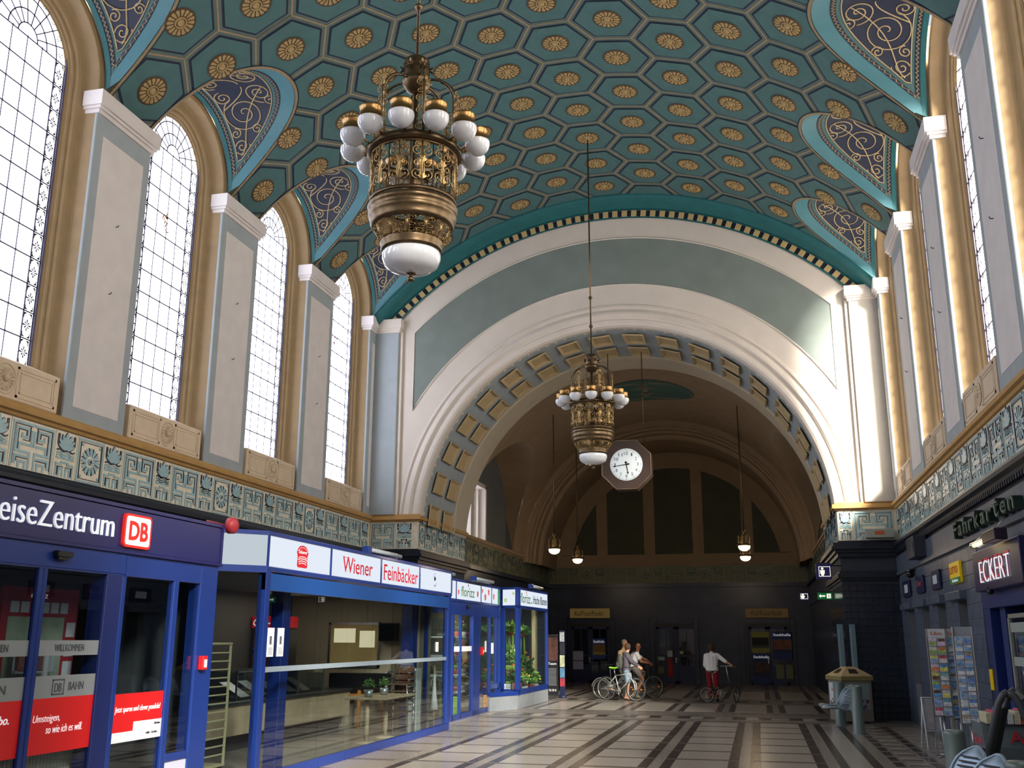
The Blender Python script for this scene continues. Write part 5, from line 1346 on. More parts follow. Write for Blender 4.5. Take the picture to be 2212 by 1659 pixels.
t=thing('dome_camera','black dome camera under the string course','camera',(3.25,23.3,3.22)); s=B(); s.ball((0,0,0),.09,12); part('dome',s,M('camera_black','#0a0a0e',.1),t,local=True); s=B(); s.bbox(-.03,.12,-.03,.03,.04,.1,.005); part('bracket',s,blackp,t,local=True)
t=thing('wall_box','dark grey cabinet on the cornice of the right wall','box',(3.3,22.0,3.45)); s=B(); s.bbox(-.2,.05,-.55,.45,0,.42,.01); part('case',s,M('dark_cabinet','#2b3240',.5),t,local=True); s=B(); s.bbox(-.21,-.2,-.5,-.35,.1,.3,.002); part('hinge_plate',s,blackp,t,local=True)
t=thing('floodlight_housing','pale box with an orange label on the ledge beside the right pilaster','box',(2.95,25.6,4.22)); s=B(); s.bbox(-.3,.35,-.05,.25,0,.22,.01); part('case',s,M('case_grey','#9aa09a',.5),t,local=True); s=B(); s.box(-.1,.12,-.056,-.05,.07,.16); part('label',s,M('label_orange','#c05a2c',.5),t,local=True)
# old neon letters
nl=thing('ticket_letters','dark green box letters reading Fahrkarten with neon outlines','sign',(WX,15.7,3.46))
gbox=M('letter_box_green','#10291f',.4); neon=M('unlit_neon_glass','#8fa69a',.2)
word='Fahrkarten'; ystep=(17.80-13.55)/len(word)
for i,c in enumerate(word):
    y=17.80-ystep*i; hh=.26 if c in 'Fhkt' else .18
    o=prow(c,nl,y,3.45,ystep*.72,hh,gbox,x=WX-.02,ext=.12,name='letter',bold=.035); o2=prow(c,nl,y-.02,3.47,ystep*.62,hh-.04,neon,x=WX-.145,ext=.006,name='neon_tube',bold=-.02)
# lamp over the news shop sign
t=thing('sign_lamp','glowing tube lamp above the news shop sign','lamp',(3.1,15.75,3.17)); s=B(); s.tube([(0,0,0),(0,-.55,.0)],.03,10); part('lit_tube',s,EM('lamp_warm','#ffd98a',5),t,local=True); s=B(); s.lathe([(.055,.05),(.055,-1.0)],(0,0,0),12,ax='y') ; part('clear_sleeve',s,clear_glass('sleeve_glass',(.92,.92,.95,1)),t,local=True)
s=B(); s.bbox(-.09,.07,-1.75,-1.0,-.07,.08,.01); part('end_box',s,M('lamp_end_box','#241a2e',.3),t,local=True); s=B(); s.tube([(0,-1.4,.07),(.2,-1.4,.35)],.008,4); s.tube([(0,-.1,.05),(.2,-.1,.2)],.01,4); part('stay',s,steel,t,local=True)
l=bpy.data.lights.new('sign_lamp_light','POINT'); l.energy=.5; l.color=(1,.8,.5); l.shadow_soft_size=.1; o=bpy.data.objects.new('sign_lamp_light',l); COL.objects.link(o); o.location=(3.0,15.5,3.12)
ns=thing('news_shop_sign','large dark blue sign with lit white and red capital letters over the news shop','sign',(WX,15.1,2.54)); s=B(); s.bbox(3.22,3.40,13.72,16.59,2.54,3.12,.01); part('board',s,M('news_sign_blue','#15164a',.35),ns)
prow('ECKERT',ns,16.08,2.65,1.84,.30,EM('letter_white_lit','#fff8ff',.95),x=3.21,ext=.012,bold=-.025); prow('ECKERT',ns,16.10,2.685,1.84,.30,M('letter_red_side','#c01420',.4,emit=.25),x=3.218,ext=.006,bold=-.02,name='letter_returns')
t=thing('sensor_dome','small dark sensor under the news shop sign','sensor',(3.25,15.75,2.52)); s=B(); s.ball((0,0,0),.05,8); part('dome',s,blackp,t,local=True); s=B(); s.bbox(-.04,.04,-.04,.04,.03,.07,.004); part('base',s,blackp,t,local=True)
# news shop front
nf=thing('news_shop_facade','blue doorway and glass front of the news shop','shopfront',(3.4,15.2,0)); nb=M('news_blue','#122a6a',.4)
s=B(); s.bbox(3.36,3.5,13.0,16.94,2.30,2.56,.01); part('fascia',s,nb,nf)
for y0,y1,x in ((16.55,16.94,3.37),(15.95,16.25,3.45),(13.0,13.2,3.4)): s=B(); s.bbox(x,x+.25,y0,y1,0,2.32,.01); part('post',s,nb,nf)
s=B(); s.box(3.62,3.68,16.2,16.6,0,2.3); s.box(3.62,3.68,13.2,14.6,0,2.3); part('wall_panel',s,nb,nf)
s=B(); s.bbox(3.43,3.48,15.70,15.76,0,2.2,.005); s.bbox(3.43,3.48,14.6,14.66,0,2.2,.005); s.bbox(3.43,3.48,14.6,15.76,2.14,2.2,.005); part('door_frame',s,M('alu_frame','#a3a69a',.4,metal=.4),nf)
s=B(); s.box(3.45,3.455,14.66,15.70,.05,2.14); part('door_glass',s,glass,nf); s=B(); s.box(3.9,3.95,13,17,0,3); part('inner_wall',s,M('shop_inner','#596268',.7),nf)
s=B(); s.box(3.440,3.444,14.7,15.66,1.95,2.08); s.box(3.440,3.444,14.7,15.66,1.5,1.62); part('door_film',s,M('door_film','#9aa5a0',.6),nf)
s=B(); s.bbox(3.34,3.36,16.72,16.88,1.12,1.42,.003); o=part('yellow_notice',s,MATS['lottery_yellow'],nf)
# WC and exit signs hanging from the pier
def hang_sign(x0,x1,z0,z1,y,mat,lab,wc=True,flip=False):
    t=thing('hanging_sign',lab,'sign',((x0+x1)/2,y,z0)); s=B(); s.bbox(x0,x1,y,y+.08,z0,z1,.008); part('box',s,mat,t)
    T=lambda u,v,q:(u,y-q,v); w=x1-x0; h=z1-z0; lit=EM('pictogram_white','#fffbe8',1.3)
    if wc:
        s=B(); a,c=x0+w*.2,x1-w*.08; e,f=z0+h*.2,z1-h*.18; s.strip([(a,e),(c,e),(c,f),(a,f),(a,e)],.012,T,.004,); part('pictogram_frame',s,lit,t)
        s=B(); mx=x0+w*.42; s.prism([(mx+.03*cos(k*PI/4),z0+h*.70+.03*sin(k*PI/4)) for k in range(8)],T,.004)
        s.prism([(mx-.055,z0+h*.60),(mx-.05,z0+h*.36),(mx-.032,z0+h*.36),(mx-.03,z0+h*.24),(mx+.03,z0+h*.24),(mx+.032,z0+h*.36),(mx+.05,z0+h*.36),(mx+.055,z0+h*.60)],T,.004); part('person_pictogram',s,lit,t)
    else:
        s=B(); cy=(z0+z1)/2; s.prism([(x0+.03,cy),(x0+.08,cy+.05),(x0+.08,cy+.018),(x0+w*.52,cy+.018),(x0+w*.52,cy-.018),(x0+.08,cy-.018),(x0+.08,cy-.05)],T,.004); part('arrow',s,lit,t)
        s=B(); s.prism([(x0+w*.62,z0+.03),(x0+w*.9,z0+.03),(x0+w*.9,z1-.03),(x0+w*.62,z1-.03)],T,.003); part('door_pictogram',s,lit,t)
        s=B(); s.strip([(x0+w*.70,z0+.05),(x0+w*.76,cy),(x0+w*.72,cy+.03),(x0+w*.80,cy+.02)],.012,lambda u,v,q:T(u,v,.003+q),.003); s.strip([(x0+w*.76,cy),(x0+w*.84,z0+.05)],.012,lambda u,v,q:T(u,v,.003+q),.003); part('running_figure',s,M('exit_green','#12874a',.5,emit=.4),t)
    s=B(); s.tube([(x1-.05,y+.04,z1-.04),(2.06 if y<31 else 2.22,y+(.04 if y>26 else .12),z1-.04)],.014,5); s.bbox(x0+.02,x1,y+.03,y+.05,z1,z1+.03,.003); part('hanger',s,blackp,t)
    return t
wcm=M('wc_sign_blue','#1b1c5a',.4,emit=.12)
hang_sign(1.44,1.80,3.26,3.63,25.8,wcm,'larger blue toilet sign with a lit person pictogram beside the right pier')
hang_sign(1.24,1.52,2.98,3.22,32.0,wcm,'small distant blue toilet sign left of the green exit sign'); hang_sign(1.62,2.0,2.90,3.08,29.0,M('exit_green_box','#0f7a40',.4,emit=.35),'green emergency exit sign with arrow and running figure',False)
for x,y in ((1.62,25.84),(1.38,32.04),(1.81,29.04)):
    pass
# pale vertical panels at the side of the pier
t=thing('door_leaves','two upright pale blue glass door leaves beside the right pier','door',(1.9,25.9,0))
for x,y in ((1.84,25.91),(2.12,25.91)):
    s=B(); s.bbox(x,x+.14,y,y+.05,0,2.2,.01); lf=part('leaf',s,M('leaf_blue_grey','#66808c',.3),t); s=B(); s.box(x+.02,x+.04,y-.004,y,.1,2.1); part('edge_strip',s,M('leaf_edge','#8ea6ae',.3),lf)
t['label']='two upright pale blue door leaves standing open beside the right pier'
# ---- furniture on the right ----
# recycling bin
bn=thing('recycling_bin','square recycling bin with sloped wooden coloured lid and poster sides','bin',(1.98,25.3,0),R_(22)); bn.scale=(.86,.86,.97)
gm=M('bin_grey_beige','#8b857a',.5); s=B(); s.bbox(-.42,.42,-.42,.42,.04,.98,.02); bd=part('body',s,gm,bn,local=True)
s=B(); s.bbox(-.46,.46,-.46,.46,.96,1.06,.01); part('rim',s,M('bin_rim_olive','#8a8250',.5),bn,local=True)
s=B(); q=[(-.46,-.46,1.06),(.46,-.46,1.06),(.46,.46,1.06),(-.46,.46,1.06)]; u=[(-.13,-.13,1.27),(.13,-.13,1.27),(.13,.13,1.27),(-.13,.13,1.27)]
s.add(q+u,[(0,1,5,4),(1,2,6,5),(2,3,7,6),(3,0,4,7),(4,5,6,7),(3,2,1,0)]); ld=part('lid',s,M('bin_lid_tan','#b09a70',.45),bn,local=True)
for ang in (0,-90):
    s=B(); vs=[(-.16,-.37,1.125),(.1,-.37,1.125),(.08,-.22,1.215),(-.13,-.22,1.215)]; s.add([(x,y,z+.006) for x,y,z in vs],[(0,1,2,3)]); me=s.mesh('opening',M('bin_hole','#1a0d14',.6)); o=put('opening',me,ld,rot=(0,0,R_(ang)))
for ang,c in ((0,'#8d9c9c'),(-90,'#dfe4ee')):
    s=B(); s.box(-.33,.33,-.43,-.422,.30,.90); po=put('poster',s.mesh('poster',M('poster_'+c[1:],c,.6)),bd,rot=(0,0,R_(ang))); s=B()
    rn=random.Random(3)
    for k in range(26): x=-.3+.6*rn.random(); z=.31+.22*rn.random()**1.5; s.lathe([(.001,0),(.035*rn.uniform(.5,1.2),.001)],(x,-.432,z),6,ax='y')
    put('berries',s.mesh('berries',M('berry_purple','#6b3560',.6)),po)
    text('Restmüll',po,(-.18,-.433,.72),RX,UZ,.3,.06,M('pink_letters','#d8697a',.5),local=True)
# bench units: posts with perforated wave seats
wave=M('bench_blue_grey_metal','#8ea3b4',.32,metal=.5); postm=M('post_grey_green','#6f7f7c',.4,metal=.3)
def bench_post(par,x,y,h=.93,r=.115):
    s=B(); s.lathe([(r*1.15,0),(r*1.15,.02),(r,.03),(r,h-.03),(r*.93,h-.005),(r*.75,h+.01),(.001,h+.014)],(x,y,0),28); return part('post',s,postm,par)
def wave_seat(par,y,x0=1.75):
    b=B(); U=[i/12 for i in range(13)]; V=[j/18 for j in range(19)]
    prof=[(-.50,.46),(-.40,.50),(-.28,.47),(-.15,.43),(-.02,.43),(.06,.50),(.12,.62),(.18,.76),(.27,.88)]
    def PQ(v):
        f=v*(len(prof)-1); i=min(int(f),len(prof)-2); t=f-i; a,c=prof[i],prof[i+1]; return a[0]+(c[0]-a[0])*t,a[1]+(c[1]-a[1])*t
    def F(u,v):
        x,z=PQ(v); e=(v-.5)*2; wd=.25*math.sqrt(max(.02,1-abs(e)**3.5)); a,c=x,(u*2-1)*wd; r=R_(28); return (x0+a*cos(r)-c*sin(r),y+a*sin(r)+c*cos(r),z+.02*cos(PI*(u-.5)))
    b.grid(F,U,V); b.grid(lambda u,v:tuple(Vector(F(u,v))-Vector((0,0,.012))),U,V)
    sh=part('seat_shell',b,wave,par)
    r=B(); pts=[F(0,v) for v in V]+[F(1,v) for v in V[::-1]]; r.tube(pts,.018,6,closed=True); part('rim',r,wave,sh)
    sl=B()
    for k in range(22):
        v=.12+.8*k/22
        x,_,z=F(.5,v); a=F(.2,v); c=F(.8,v); d=Vector(F(.5,v+.012))-Vector(F(.5,v)); n=Vector((-d.z,0,d.x)).normalized()*.016
        sl.add([Vector(a)+n,Vector(c)+n,Vector(c)+n+d*1.2,Vector(a)+n+d*1.2],[(0,1,2,3)])
    stuff(part('slots',sl,M('slot_dark','#2a333d',.6),sh))
bn1=thing('waiting_bench','row of perforated metal seats between grey posts, in front of the recycling bin','bench',(1.85,23.2,0))
bench_post(bn1,1.86,22.3); bench_post(bn1,1.66,24.3)
for y in (22.95,23.7): wave_seat(bn1,y,1.66)
s=B(); s.tube([(1.82,22.3,.42),(1.66,24.3,.42)],.035,8); part('beam',s,postm,bn1)
bn2=thing('waiting_bench','nearest row of perforated metal seats, cut by the bottom right corner','bench',(2.1,10.5,0))
bench_post(bn2,1.87,11.45,.95,.105)
for y,x in ((10.45,1.68),(9.75,1.72)): wave_seat(bn2,y,x)
s=B(); s.tube([(1.87,11.4,.42),(1.9,8.9,.42)],.035,8); part('beam',s,postm,bn2); bench_post(bn2,1.9,8.9,.93,.105)
# postcard stands
def card_rack(x,y,rot,cols,rowsN,z0,z1,w,lab,head,seed,tilt=0):
    t=thing('postcard_rack',lab,'rack',(x,y,0),rot); rn=random.Random(seed)
    s=B(); s.bbox(-w/2-.02,w/2+.02,0,.03,z0-.03,z1+.14,.004); bp=part('back_panel',s,M('rack_grey','#9aa3ab',.5),t,local=True)
    for sx in (-1,1): s=B(); s.bbox(sx*(w/2+.015)-.012,sx*(w/2+.015)+.012,-.03,.03,.06,z1+.14,.003); part('upright',s,steel,t,local=True)
    if head: s=B(); s.box(-w/2,w/2,-.02,-.0,z1,z1+.14); hp=part('header',s,paperw,t,local=True); text('Kulturo',hp,(-w/2+.05,-.022,z1+.04),RX,UZ,w-.1,.06,M('header_orange','#d97a55',.5),local=True)
    pal=['#5f9fe0','#e08a58','#9cbc68','#efe070','#c8566a','#b8d8ee','#f2ecdf','#6a5444','#7cc8d6','#e6c6dc','#eef2f8','#8fa8d8'] if head==1 else ['#6594dc','#86b2e4','#a3b8c6','#d0deea','#6c86b2','#b3a17c','#eef4fa','#84a6ca']
    cw=w/cols; ch=(z1-z0)/rowsN
    for r in range(rowsN):
        for c in range(cols):
            col=pal[rn.randrange(len(pal))]; s=B(); cx=-w/2+cw*(c+.5); cz=z0+ch*(r+.5); hh=ch*.47; ww=cw*.46
            s.add([(cx-ww,-.075,cz-hh),(cx+ww,-.075,cz-hh),(cx+ww,-.035,cz+hh),(cx-ww,-.035,cz+hh)],[(0,1,2,3)],0)
            s.add([(cx-ww*.88,-.078,cz-hh*.85),(cx+ww*.88,-.078,cz-hh*.85),(cx+ww*.88,-.056,cz+hh*.1),(cx-ww*.88,-.056,cz+hh*.1)],[(0,1,2,3)],1)
            s.add([(cx-ww*.88,-.0565,cz+hh*.1),(cx+ww*.88,-.0565,cz+hh*.1),(cx+ww*.88,-.041,cz+hh*.85),(cx-ww*.88,-.041,cz+hh*.85)],[(0,1,2,3)],2)
            c2=pal[rn.randrange(len(pal))]
            o=part('postcard',s,[paperw,M('card_'+col[1:],col,.5,var=.45,scale=22),M('card_'+c2[1:],c2,.5,var=.45,scale=22)],t,local=True)
            s=B(); s.box(cx-cw/2,cx+cw/2,-.085,-.078,cz-hh-.005,cz-hh+.03)
    for sx in (-1,1): s=B(); s.tube([(sx*.02,0,.06),(sx*w*.55,-.25,.03)],.014,5); s.tube([(sx*.02,0,.06),(sx*w*.55,.25,.03)],.014,5); part('foot',s,steel,t,local=True)
    s=B(); s.tube([(0,.01,.04),(0,.01,z0)],.02,8); part('stem',s,steel,t,local=True)
    return t

card_rack(2.84,18.15,R_(-4),2,9,.66,1.88,.27,'left grey card stand with greeting cards in many colours under a white header',1,5)
card_rack(3.10,18.2,R_(10),2,11,.62,1.88,.25,'middle card stand with blue town postcards under a second header',2,6)
card_rack(3.02,16.9,R_(-12),2,11,.64,1.9,.24,'right card stand with town views, half turned toward the shop door',0,8)
es=thing('poster_easel','small white framed poster easel standing left of the card stands','easel',(2.86,19.6,0),R_(8))
alu=M('white_aluminium','#e6eff4',.4)
for sx in (-1,1): s=B(); s.tube([(sx*.14,-.14,0),(sx*.13,.02,.86)],.014,6); part('leg',s,alu,es,local=True); s=B(); s.tube([(sx*.12,.30,0),(sx*.12,.04,.84)],.012,6); part('rear_leg',s,alu,es,local=True)
s=B(); f=lambda z:-.14+.16*z/.86
s.add([(-.13,f(.33),.33),(.13,f(.33),.33),(.13,f(.84),.84),(-.13,f(.84),.84)],[(0,1,2,3)]); part('poster_sheet',s,M('easel_poster','#b0adb4',.6,var=.25,scale=7),es,local=True)
s=B(); s.tube([(-.14,f(.31)-.005,.31),(.14,f(.31)-.005,.31),(.14,f(.86)-.005,.86),(-.14,f(.86)-.005,.86)],.016,6,closed=True); part('frame',s,alu,es,local=True)
# newspaper trolley
nt=thing('newspaper_trolley','grey newspaper trolley with red Aktuell lettering and papers on top','trolley',(2.8,13.2,0))
gt=M('trolley_grey','#5d6a70',.5)
s=B(); s.bbox(-.38,.55,-.35,.35,.60,.66,.01); s.add([(-.38,-.35,.66),(.55,-.35,.66),(.55,-.22,.92),(-.38,-.22,.92)],[(0,1,2,3)]); s.add([(-.38,-.35,.5),(-.38,-.35,.66),(-.38,-.22,.92),(-.38,.35,.92),(-.38,.35,.5)],[(4,3,2,1,0)]); s.bbox(-.38,.55,-.36,-.33,.50,.68,.004); part('tray',s,gt,nt,local=True)
for x in (-.36,.5):
    for y in (-.3,.3): s=B(); s.bbox(x-.04,x+.04,y-.03,y+.03,.04,.62,.006); part('leg',s,M('trolley_leg','#7f8f98',.5),nt,local=True)
s=B(); s.bbox(-.4,.55,-.3,.3,.14,.18,.006); part('lower_shelf',s,gt,nt,local=True)
text('Aktuell',nt,(-.12,-.352,.72),RX,(0,.45,.89),.62,.14,M('aktuell_red','#b3202a',.5),local=True,bold=.02); text('Aktuell',nt,(-.382,.3,.68),RNY,UZ,.5,.10,M('aktuell_pink','#c05560',.5),local=True,bold=.02)
for k in range(12):
    x=2.50+.075*k; z=.93+.015*(k%3)
    t=thing('newspaper',('newspaper at the left end of the trolley','folded newspaper in the row on top of the trolley')[k>0],'newspaper',(x,13.1,.92),0,'newspapers on the trolley')
    s=B(); s.bbox(-.033,.033,-.2,.2,0,.12+.02*(k%3),.006); part('folded_sheets',s,M(('news_cream','news_pink','news_blue_print','news_white')[k%4],('#c9c4a4','#c9586c','#54789c','#d2d6d6')[k%4],.8,var=.2,scale=30),t,local=True)
    t['label']='%s newspaper on the trolley, %s from its left end'%(('cream','pink','blue printed','white')[k%4],('first','second','third','fourth','fifth','sixth','seventh','eighth','ninth','tenth','eleventh','twelfth')[k])
# A board
ab=thing('pavement_sign','grey A shaped pavement sign with a yellow and green lottery strip','sign',(2.50,11.65,0),R_(-19))
ag=M('sign_frame_grey','#4d5256',.45,metal=.3)
for sx in (-1,1):
    for yy in (-.31,.31):
        s=B(); pts=[(sx*.46,yy,0),(sx*.10,yy,1.22),(sx*.05,yy,1.31),(0,yy,1.34)]; s.tube(pts,.036,8); part('rail',s,ag,ab,local=True)
    s=B(); o=.0; vs=[(sx*.44,-.29,.08),(sx*.44,.29,.08),(sx*.12,.29,1.16),(sx*.12,-.29,1.16)]; s.add(vs,[(0,1,2,3)]); 
    pnl_=part('panel',s,M('sign_panel_pale','#9a9a8a',.5) if sx>0 else ag,ab,local=True)
    if sx>0:
        L=lambda u,v,q:(.44-.32*v+.004+q,u,.08+1.08*v)
        s=B(); s.prism([(-.29,.62),(.29,.62),(.29,1.0),(-.29,1.0)],L,.002); part('yellow_field',s,MATS['lottery_yellow'],pnl_,local=True); s=B(); s.prism([(-.29,.55),(.29,.55),(.29,.62),(-.29,.62)],L,.002); part('green_field',s,MATS['lottery_green'],pnl_,local=True)
        text('LOTTO',pnl_,(.44-.32*.74+.012,-.2,.08+1.08*.74),(0,1,0),(-.28,0,.96),.4,.12,MATS['lottery_red'],local=True)
s=B(); s.grid(lambda u,v:(.10*sin(u),-.29+.58*v,1.23+.09*cos(u)),[R_(-70+14*i) for i in range(11)],[0,1]); part('top_cap',s,M('sign_cap','#a9a89c',.4),ab,local=True)
# ================= lights hanging in the hall =================
bronze=M('dark_bronze','#6b5a43',.35,metal=.9,var=.15,scale=20); brass=M('brass','#b08a58',.3,metal=1,var=.08,scale=20); opal=M('opal_glass','#dfe3ea',.12,spec=.6,coat=.5)
def scroll_mesh():
    """open bronze scrollwork, one upright panel .20 wide and .44 high, lying in the XZ plane"""
    s=B()
    def sp(cx,cz,R,turns,a0,h):
        P=[]
        for i in range(int(14*turns)+1):
            q=i/(14*turns); r=R*(1-q)**.8+.008; a=a0+h*2*PI*turns*q; P.append((cx+r*cos(a),0,cz+r*sin(a)))
        s.tube(P,.0055,5)
    for m in (-1,1):
        sp(m*.045,.33,.042,1.4,PI*.5,-m); sp(m*.048,.10,.045,1.4,-PI*.5,m); sp(m*.05,.21,.034,1.3,PI*.5,m); sp(m*.035,.40,.028,1.2,-PI*.5,m)
        s.tube([(m*.005,0,.02),(m*.02,0,.15),(m*.01,0,.25),(m*.02,0,.36)],.005,5)
    s.tube([(0,0,0),(0,0,.44)],.008,6)
    for z in (.05,.22,.38):
        for k in range(5): a=R_(30+30*k); s.add([(0,-.004,z),(.035*cos(a)-.01*sin(a),-.004,z+.05*sin(a)+.01),(.05*cos(a),-.006,z+.07*sin(a)+.01),(.035*cos(a)+.01*sin(a),-.004,z+.05*sin(a)-.01)],[(0,1,2,3)])
    return s
scroll_me=scroll_mesh().mesh('scrollwork',M('gilt_bronze_scroll','#a58a5c',.3,metal=.9))
def chandelier(y,lab):
    t=thing('chandelier',lab,'chandelier',(XC,y,0)); z=0
    def p(nm,b,m,par=None): return part(nm,b,m,par or t,local=True)
    s=B(); s.tube([(0,0,8.2),(0,0,13.70)],.018,8); rd=p('rod',s,bronze); s=B(); s.lathe([(.02,-.04),(.05,-.01),(.05,.01),(.02,.04)],(0,0,9.6),14); s.lathe([(.02,-.04),(.05,-.01),(.05,.01),(.02,.04)],(0,0,8.9),14); p('collar',s,bronze,rd)
    s=B(); s.lathe([(.02,8.22),(.12,8.21),(.145,8.18),(.15,8.12),(.15,7.98),(.155,7.94),(.165,7.92),(.15,7.89),(.11,7.82),(.05,7.79),(.001,7.78)],(0,0,0),28); cr=p('crown',s,bronze)
    for k in range(6):
        a=PI/3*k+.3; s=B(); c=(.155*cos(a),.155*sin(a),8.08)
        for q in range(6):
            b_=PI/3*q; d=Vector((-sin(a)*cos(b_),cos(a)*cos(b_),sin(b_))); w=Vector((-sin(a)*cos(b_+1.57),cos(a)*cos(b_+1.57),sin(b_+1.57)))*.013; o=Vector((cos(a),sin(a),0))
            C_=Vector(c); s.add([C_+d*.012,C_+d*.045+w*1.6+o*.015,C_+d*.068+o*.03,C_+d*.045-w*1.6+o*.015],[(0,1,2,3)])
        s.ball(c,.024,8); p('rose',s,bronze,cr)
    for k in range(6):
        a=PI/3*k; ca,sa=cos(a),sin(a); P=[(.12,7.90)]
        for i in range(9): b_=PI/2*(1-i/8); P.append((.24+.23*cos(b_) if False else .14+.33*cos(b_),7.62+.32*sin(b_)))
        P+=[(.47,7.45),(.47,7.02)]
        s=B(); s.tube([(r*ca,r*sa,z) for r,z in P],.016,6); s.tube([((r-.035)*ca,(r-.035)*sa,z) for r,z in P[4:]],.009,5); am=p('arm',s,bronze)
        for zz in (7.08,7.42):
            o=put('scrollwork',scroll_me,am,(.475*ca,.475*sa,zz-.03),(0,0,a+PI/2),(.9,.9,.8))
    s=B(); s.lathe([(.47,6.99),(.52,7.0),(.53,7.04),(.50,7.08),(.47,7.07),(.46,7.02),(.47,6.99)],(0,0,0),48); rg=p('globe_ring',s,bronze)
    for k in range(12):
        a=PI/6*k+.13; c=(.70*cos(a),.70*sin(a),0)
        s=B(); s.tube([(.5*cos(a),.5*sin(a),7.04),(.62*cos(a),.62*sin(a),7.14),(c[0],c[1],7.24)],.014,6); s.lathe([(.03,7.30),(.11,7.295),(.125,7.28),(.115,7.26),(.115,7.17),(.13,7.16),(.12,7.14),(.10,7.14)],c,20); hd=p('lamp_holder',s,brass)
        s=B(); pr=[(.13*sin(PI*i/12) if i<9 else .115,7.02+.0-.13*cos(PI*i/12)) for i in range(0,10)]; pr=[(max(.001,.14*sin(PI*i/14)),7.13-.0-.14*cos(PI*i/14)-.0) for i in range(0,8)]+[(.138,7.15)]; s.lathe(pr,c,20); p('globe',s,opal,hd)
    # basket
    s=B(); 
    for zz in (6.98,6.44): s.lathe([(.455,zz-.02),(.475,zz-.02),(.475,zz+.02),(.455,zz+.02),(.455,zz-.02)],(0,0,0),40)
    bs=p('basket',s,bronze)
    for k in range(12):
        a=PI/6*k
        put('scrollwork',scroll_me,bs,(.47*cos(a),.47*sin(a),6.47),(0,0,a+PI/2),(1.15,1,1.15))
        s=B(); s.tube([(.465*cos(a+PI/12),.465*sin(a+PI/12),6.44),(.465*cos(a+PI/12),.465*sin(a+PI/12),6.98)],.007,5); p('upright',s,bronze,bs)
    s=B(); s.tube([(0,0,5.9),(0,0,7.85)],.03,8); s.lathe([(.03,6.5),(.10,6.6),(.10,6.75),(.03,6.85)],(0,0,0),16); p('stem',s,bronze)
    s=B(); s.lathe([(.45,6.41),(.48,6.40),(.492,6.37),(.485,6.34),(.465,6.32),(.482,6.29),(.475,6.25),(.45,6.22),(.458,6.19),(.44,6.15),(.42,6.14),(.42,6.17),(.45,6.41)],(0,0,0),56); p('belt_moulding',s,bronze)
    for k in range(12):
        a=PI/6*k+.2
        # lower basket leans inward
        o=put('scrollwork',scroll_me,t,(.31*cos(a),.31*sin(a),5.94),None or (0,0,0),(1.1,1,.62)); o.rotation_euler=Matrix.Rotation(a+PI/2,3,'Z').to_4x4().to_euler()
        o.matrix_local=Matrix.Translation((.325*cos(a),.325*sin(a),5.95))@Matrix.Rotation(a+PI/2,4,'Z')@Matrix.Rotation(R_(24),4,'X')@Matrix.Diagonal((1.05,1,.55,1))
    s=B(); s.lathe([(.30,6.01),(.335,6.0),(.345,5.96),(.325,5.93),(.335,5.90),(.32,5.87),(.29,5.88)],(0,0,0),40); p('bowl_ring',s,bronze)
    s=B(); s.lathe([(.30,5.88),(.315,5.85),(.315,5.80),(.29,5.73),(.23,5.68),(.14,5.645),(.001,5.63)],(0,0,0),40); p('bowl',s,opal)
    s=B(); s.lathe([(.001,5.655),(.05,5.65),(.055,5.63),(.02,5.62),(.02,5.60),(.036,5.585),(.038,5.565),(.025,5.545),(.001,5.54)],(0,0,0),16); p('finial',s,bronze)
    return t
chandelier(9.55,'nearest large bronze chandelier with white opal globes, hanging at the upper left'); chandelier(22.04,'farther large bronze chandelier hanging in front of the great arch')
lampw=EM('lit_lamp_bowl','#ffe2b0',7)
def small_lamp(x,y,lab,zt=9.75):
    t=thing('pendant_lamp',lab,'lamp',(x,y,0),group=None)
    s=B(); s.tube([(0,0,5.2),(0,0,zt)],.018,6); part('rod',s,bronze,t,local=True)
    s=B(); s.lathe([(.02,5.30),(.06,5.28),(.07,5.2),(.02,5.15)],(0,0,0),12); part('crown',s,bronze,t,local=True)
    for k in range(4):
        a=PI/2*k+.4; s=B(); s.tube([(.05*cos(a),.05*sin(a),5.22),(.15*cos(a),.15*sin(a),5.12),(.19*cos(a),.19*sin(a),4.95),(.18*cos(a),.18*sin(a),4.82)],.012,5); part('arm',s,bronze,t,local=True)
        o=put('scrollwork',scroll_me,t,(.19*cos(a),.19*sin(a),4.82),(0,0,a+PI/2),(.6,.6,.6))
    s=B(); s.lathe([(.16,4.82),(.24,4.81),(.26,4.78),(.22,4.75),(.17,4.76)],(0,0,0),24); part('ring',s,bronze,t,local=True)
    s=B(); s.lathe([(.18,4.77),(.19,4.72),(.16,4.65),(.08,4.60),(.001,4.59)],(0,0,0),20); part('bowl',s,lampw,t,local=True)
    l=bpy.data.lights.new('pendant_light','POINT'); l.energy=30; l.color=(1,.76,.5); l.shadow_soft_size=.2; o=bpy.data.objects.new('pendant_light',l); COL.objects.link(o); o.location=(x,y,4.45)
for x,y,l in ((-6.53,33.3,'left pendant lamp, the nearer and higher of the left pair'),(-6.50,37.7,'left pendant lamp, the farther and lower of the left pair'),(-.30,33.3,'right pendant lamp, upper of the right pair in the view'),(-.32,37.7,'right pendant lamp, lower of the right pair in the view')): small_lamp(x,y,l)
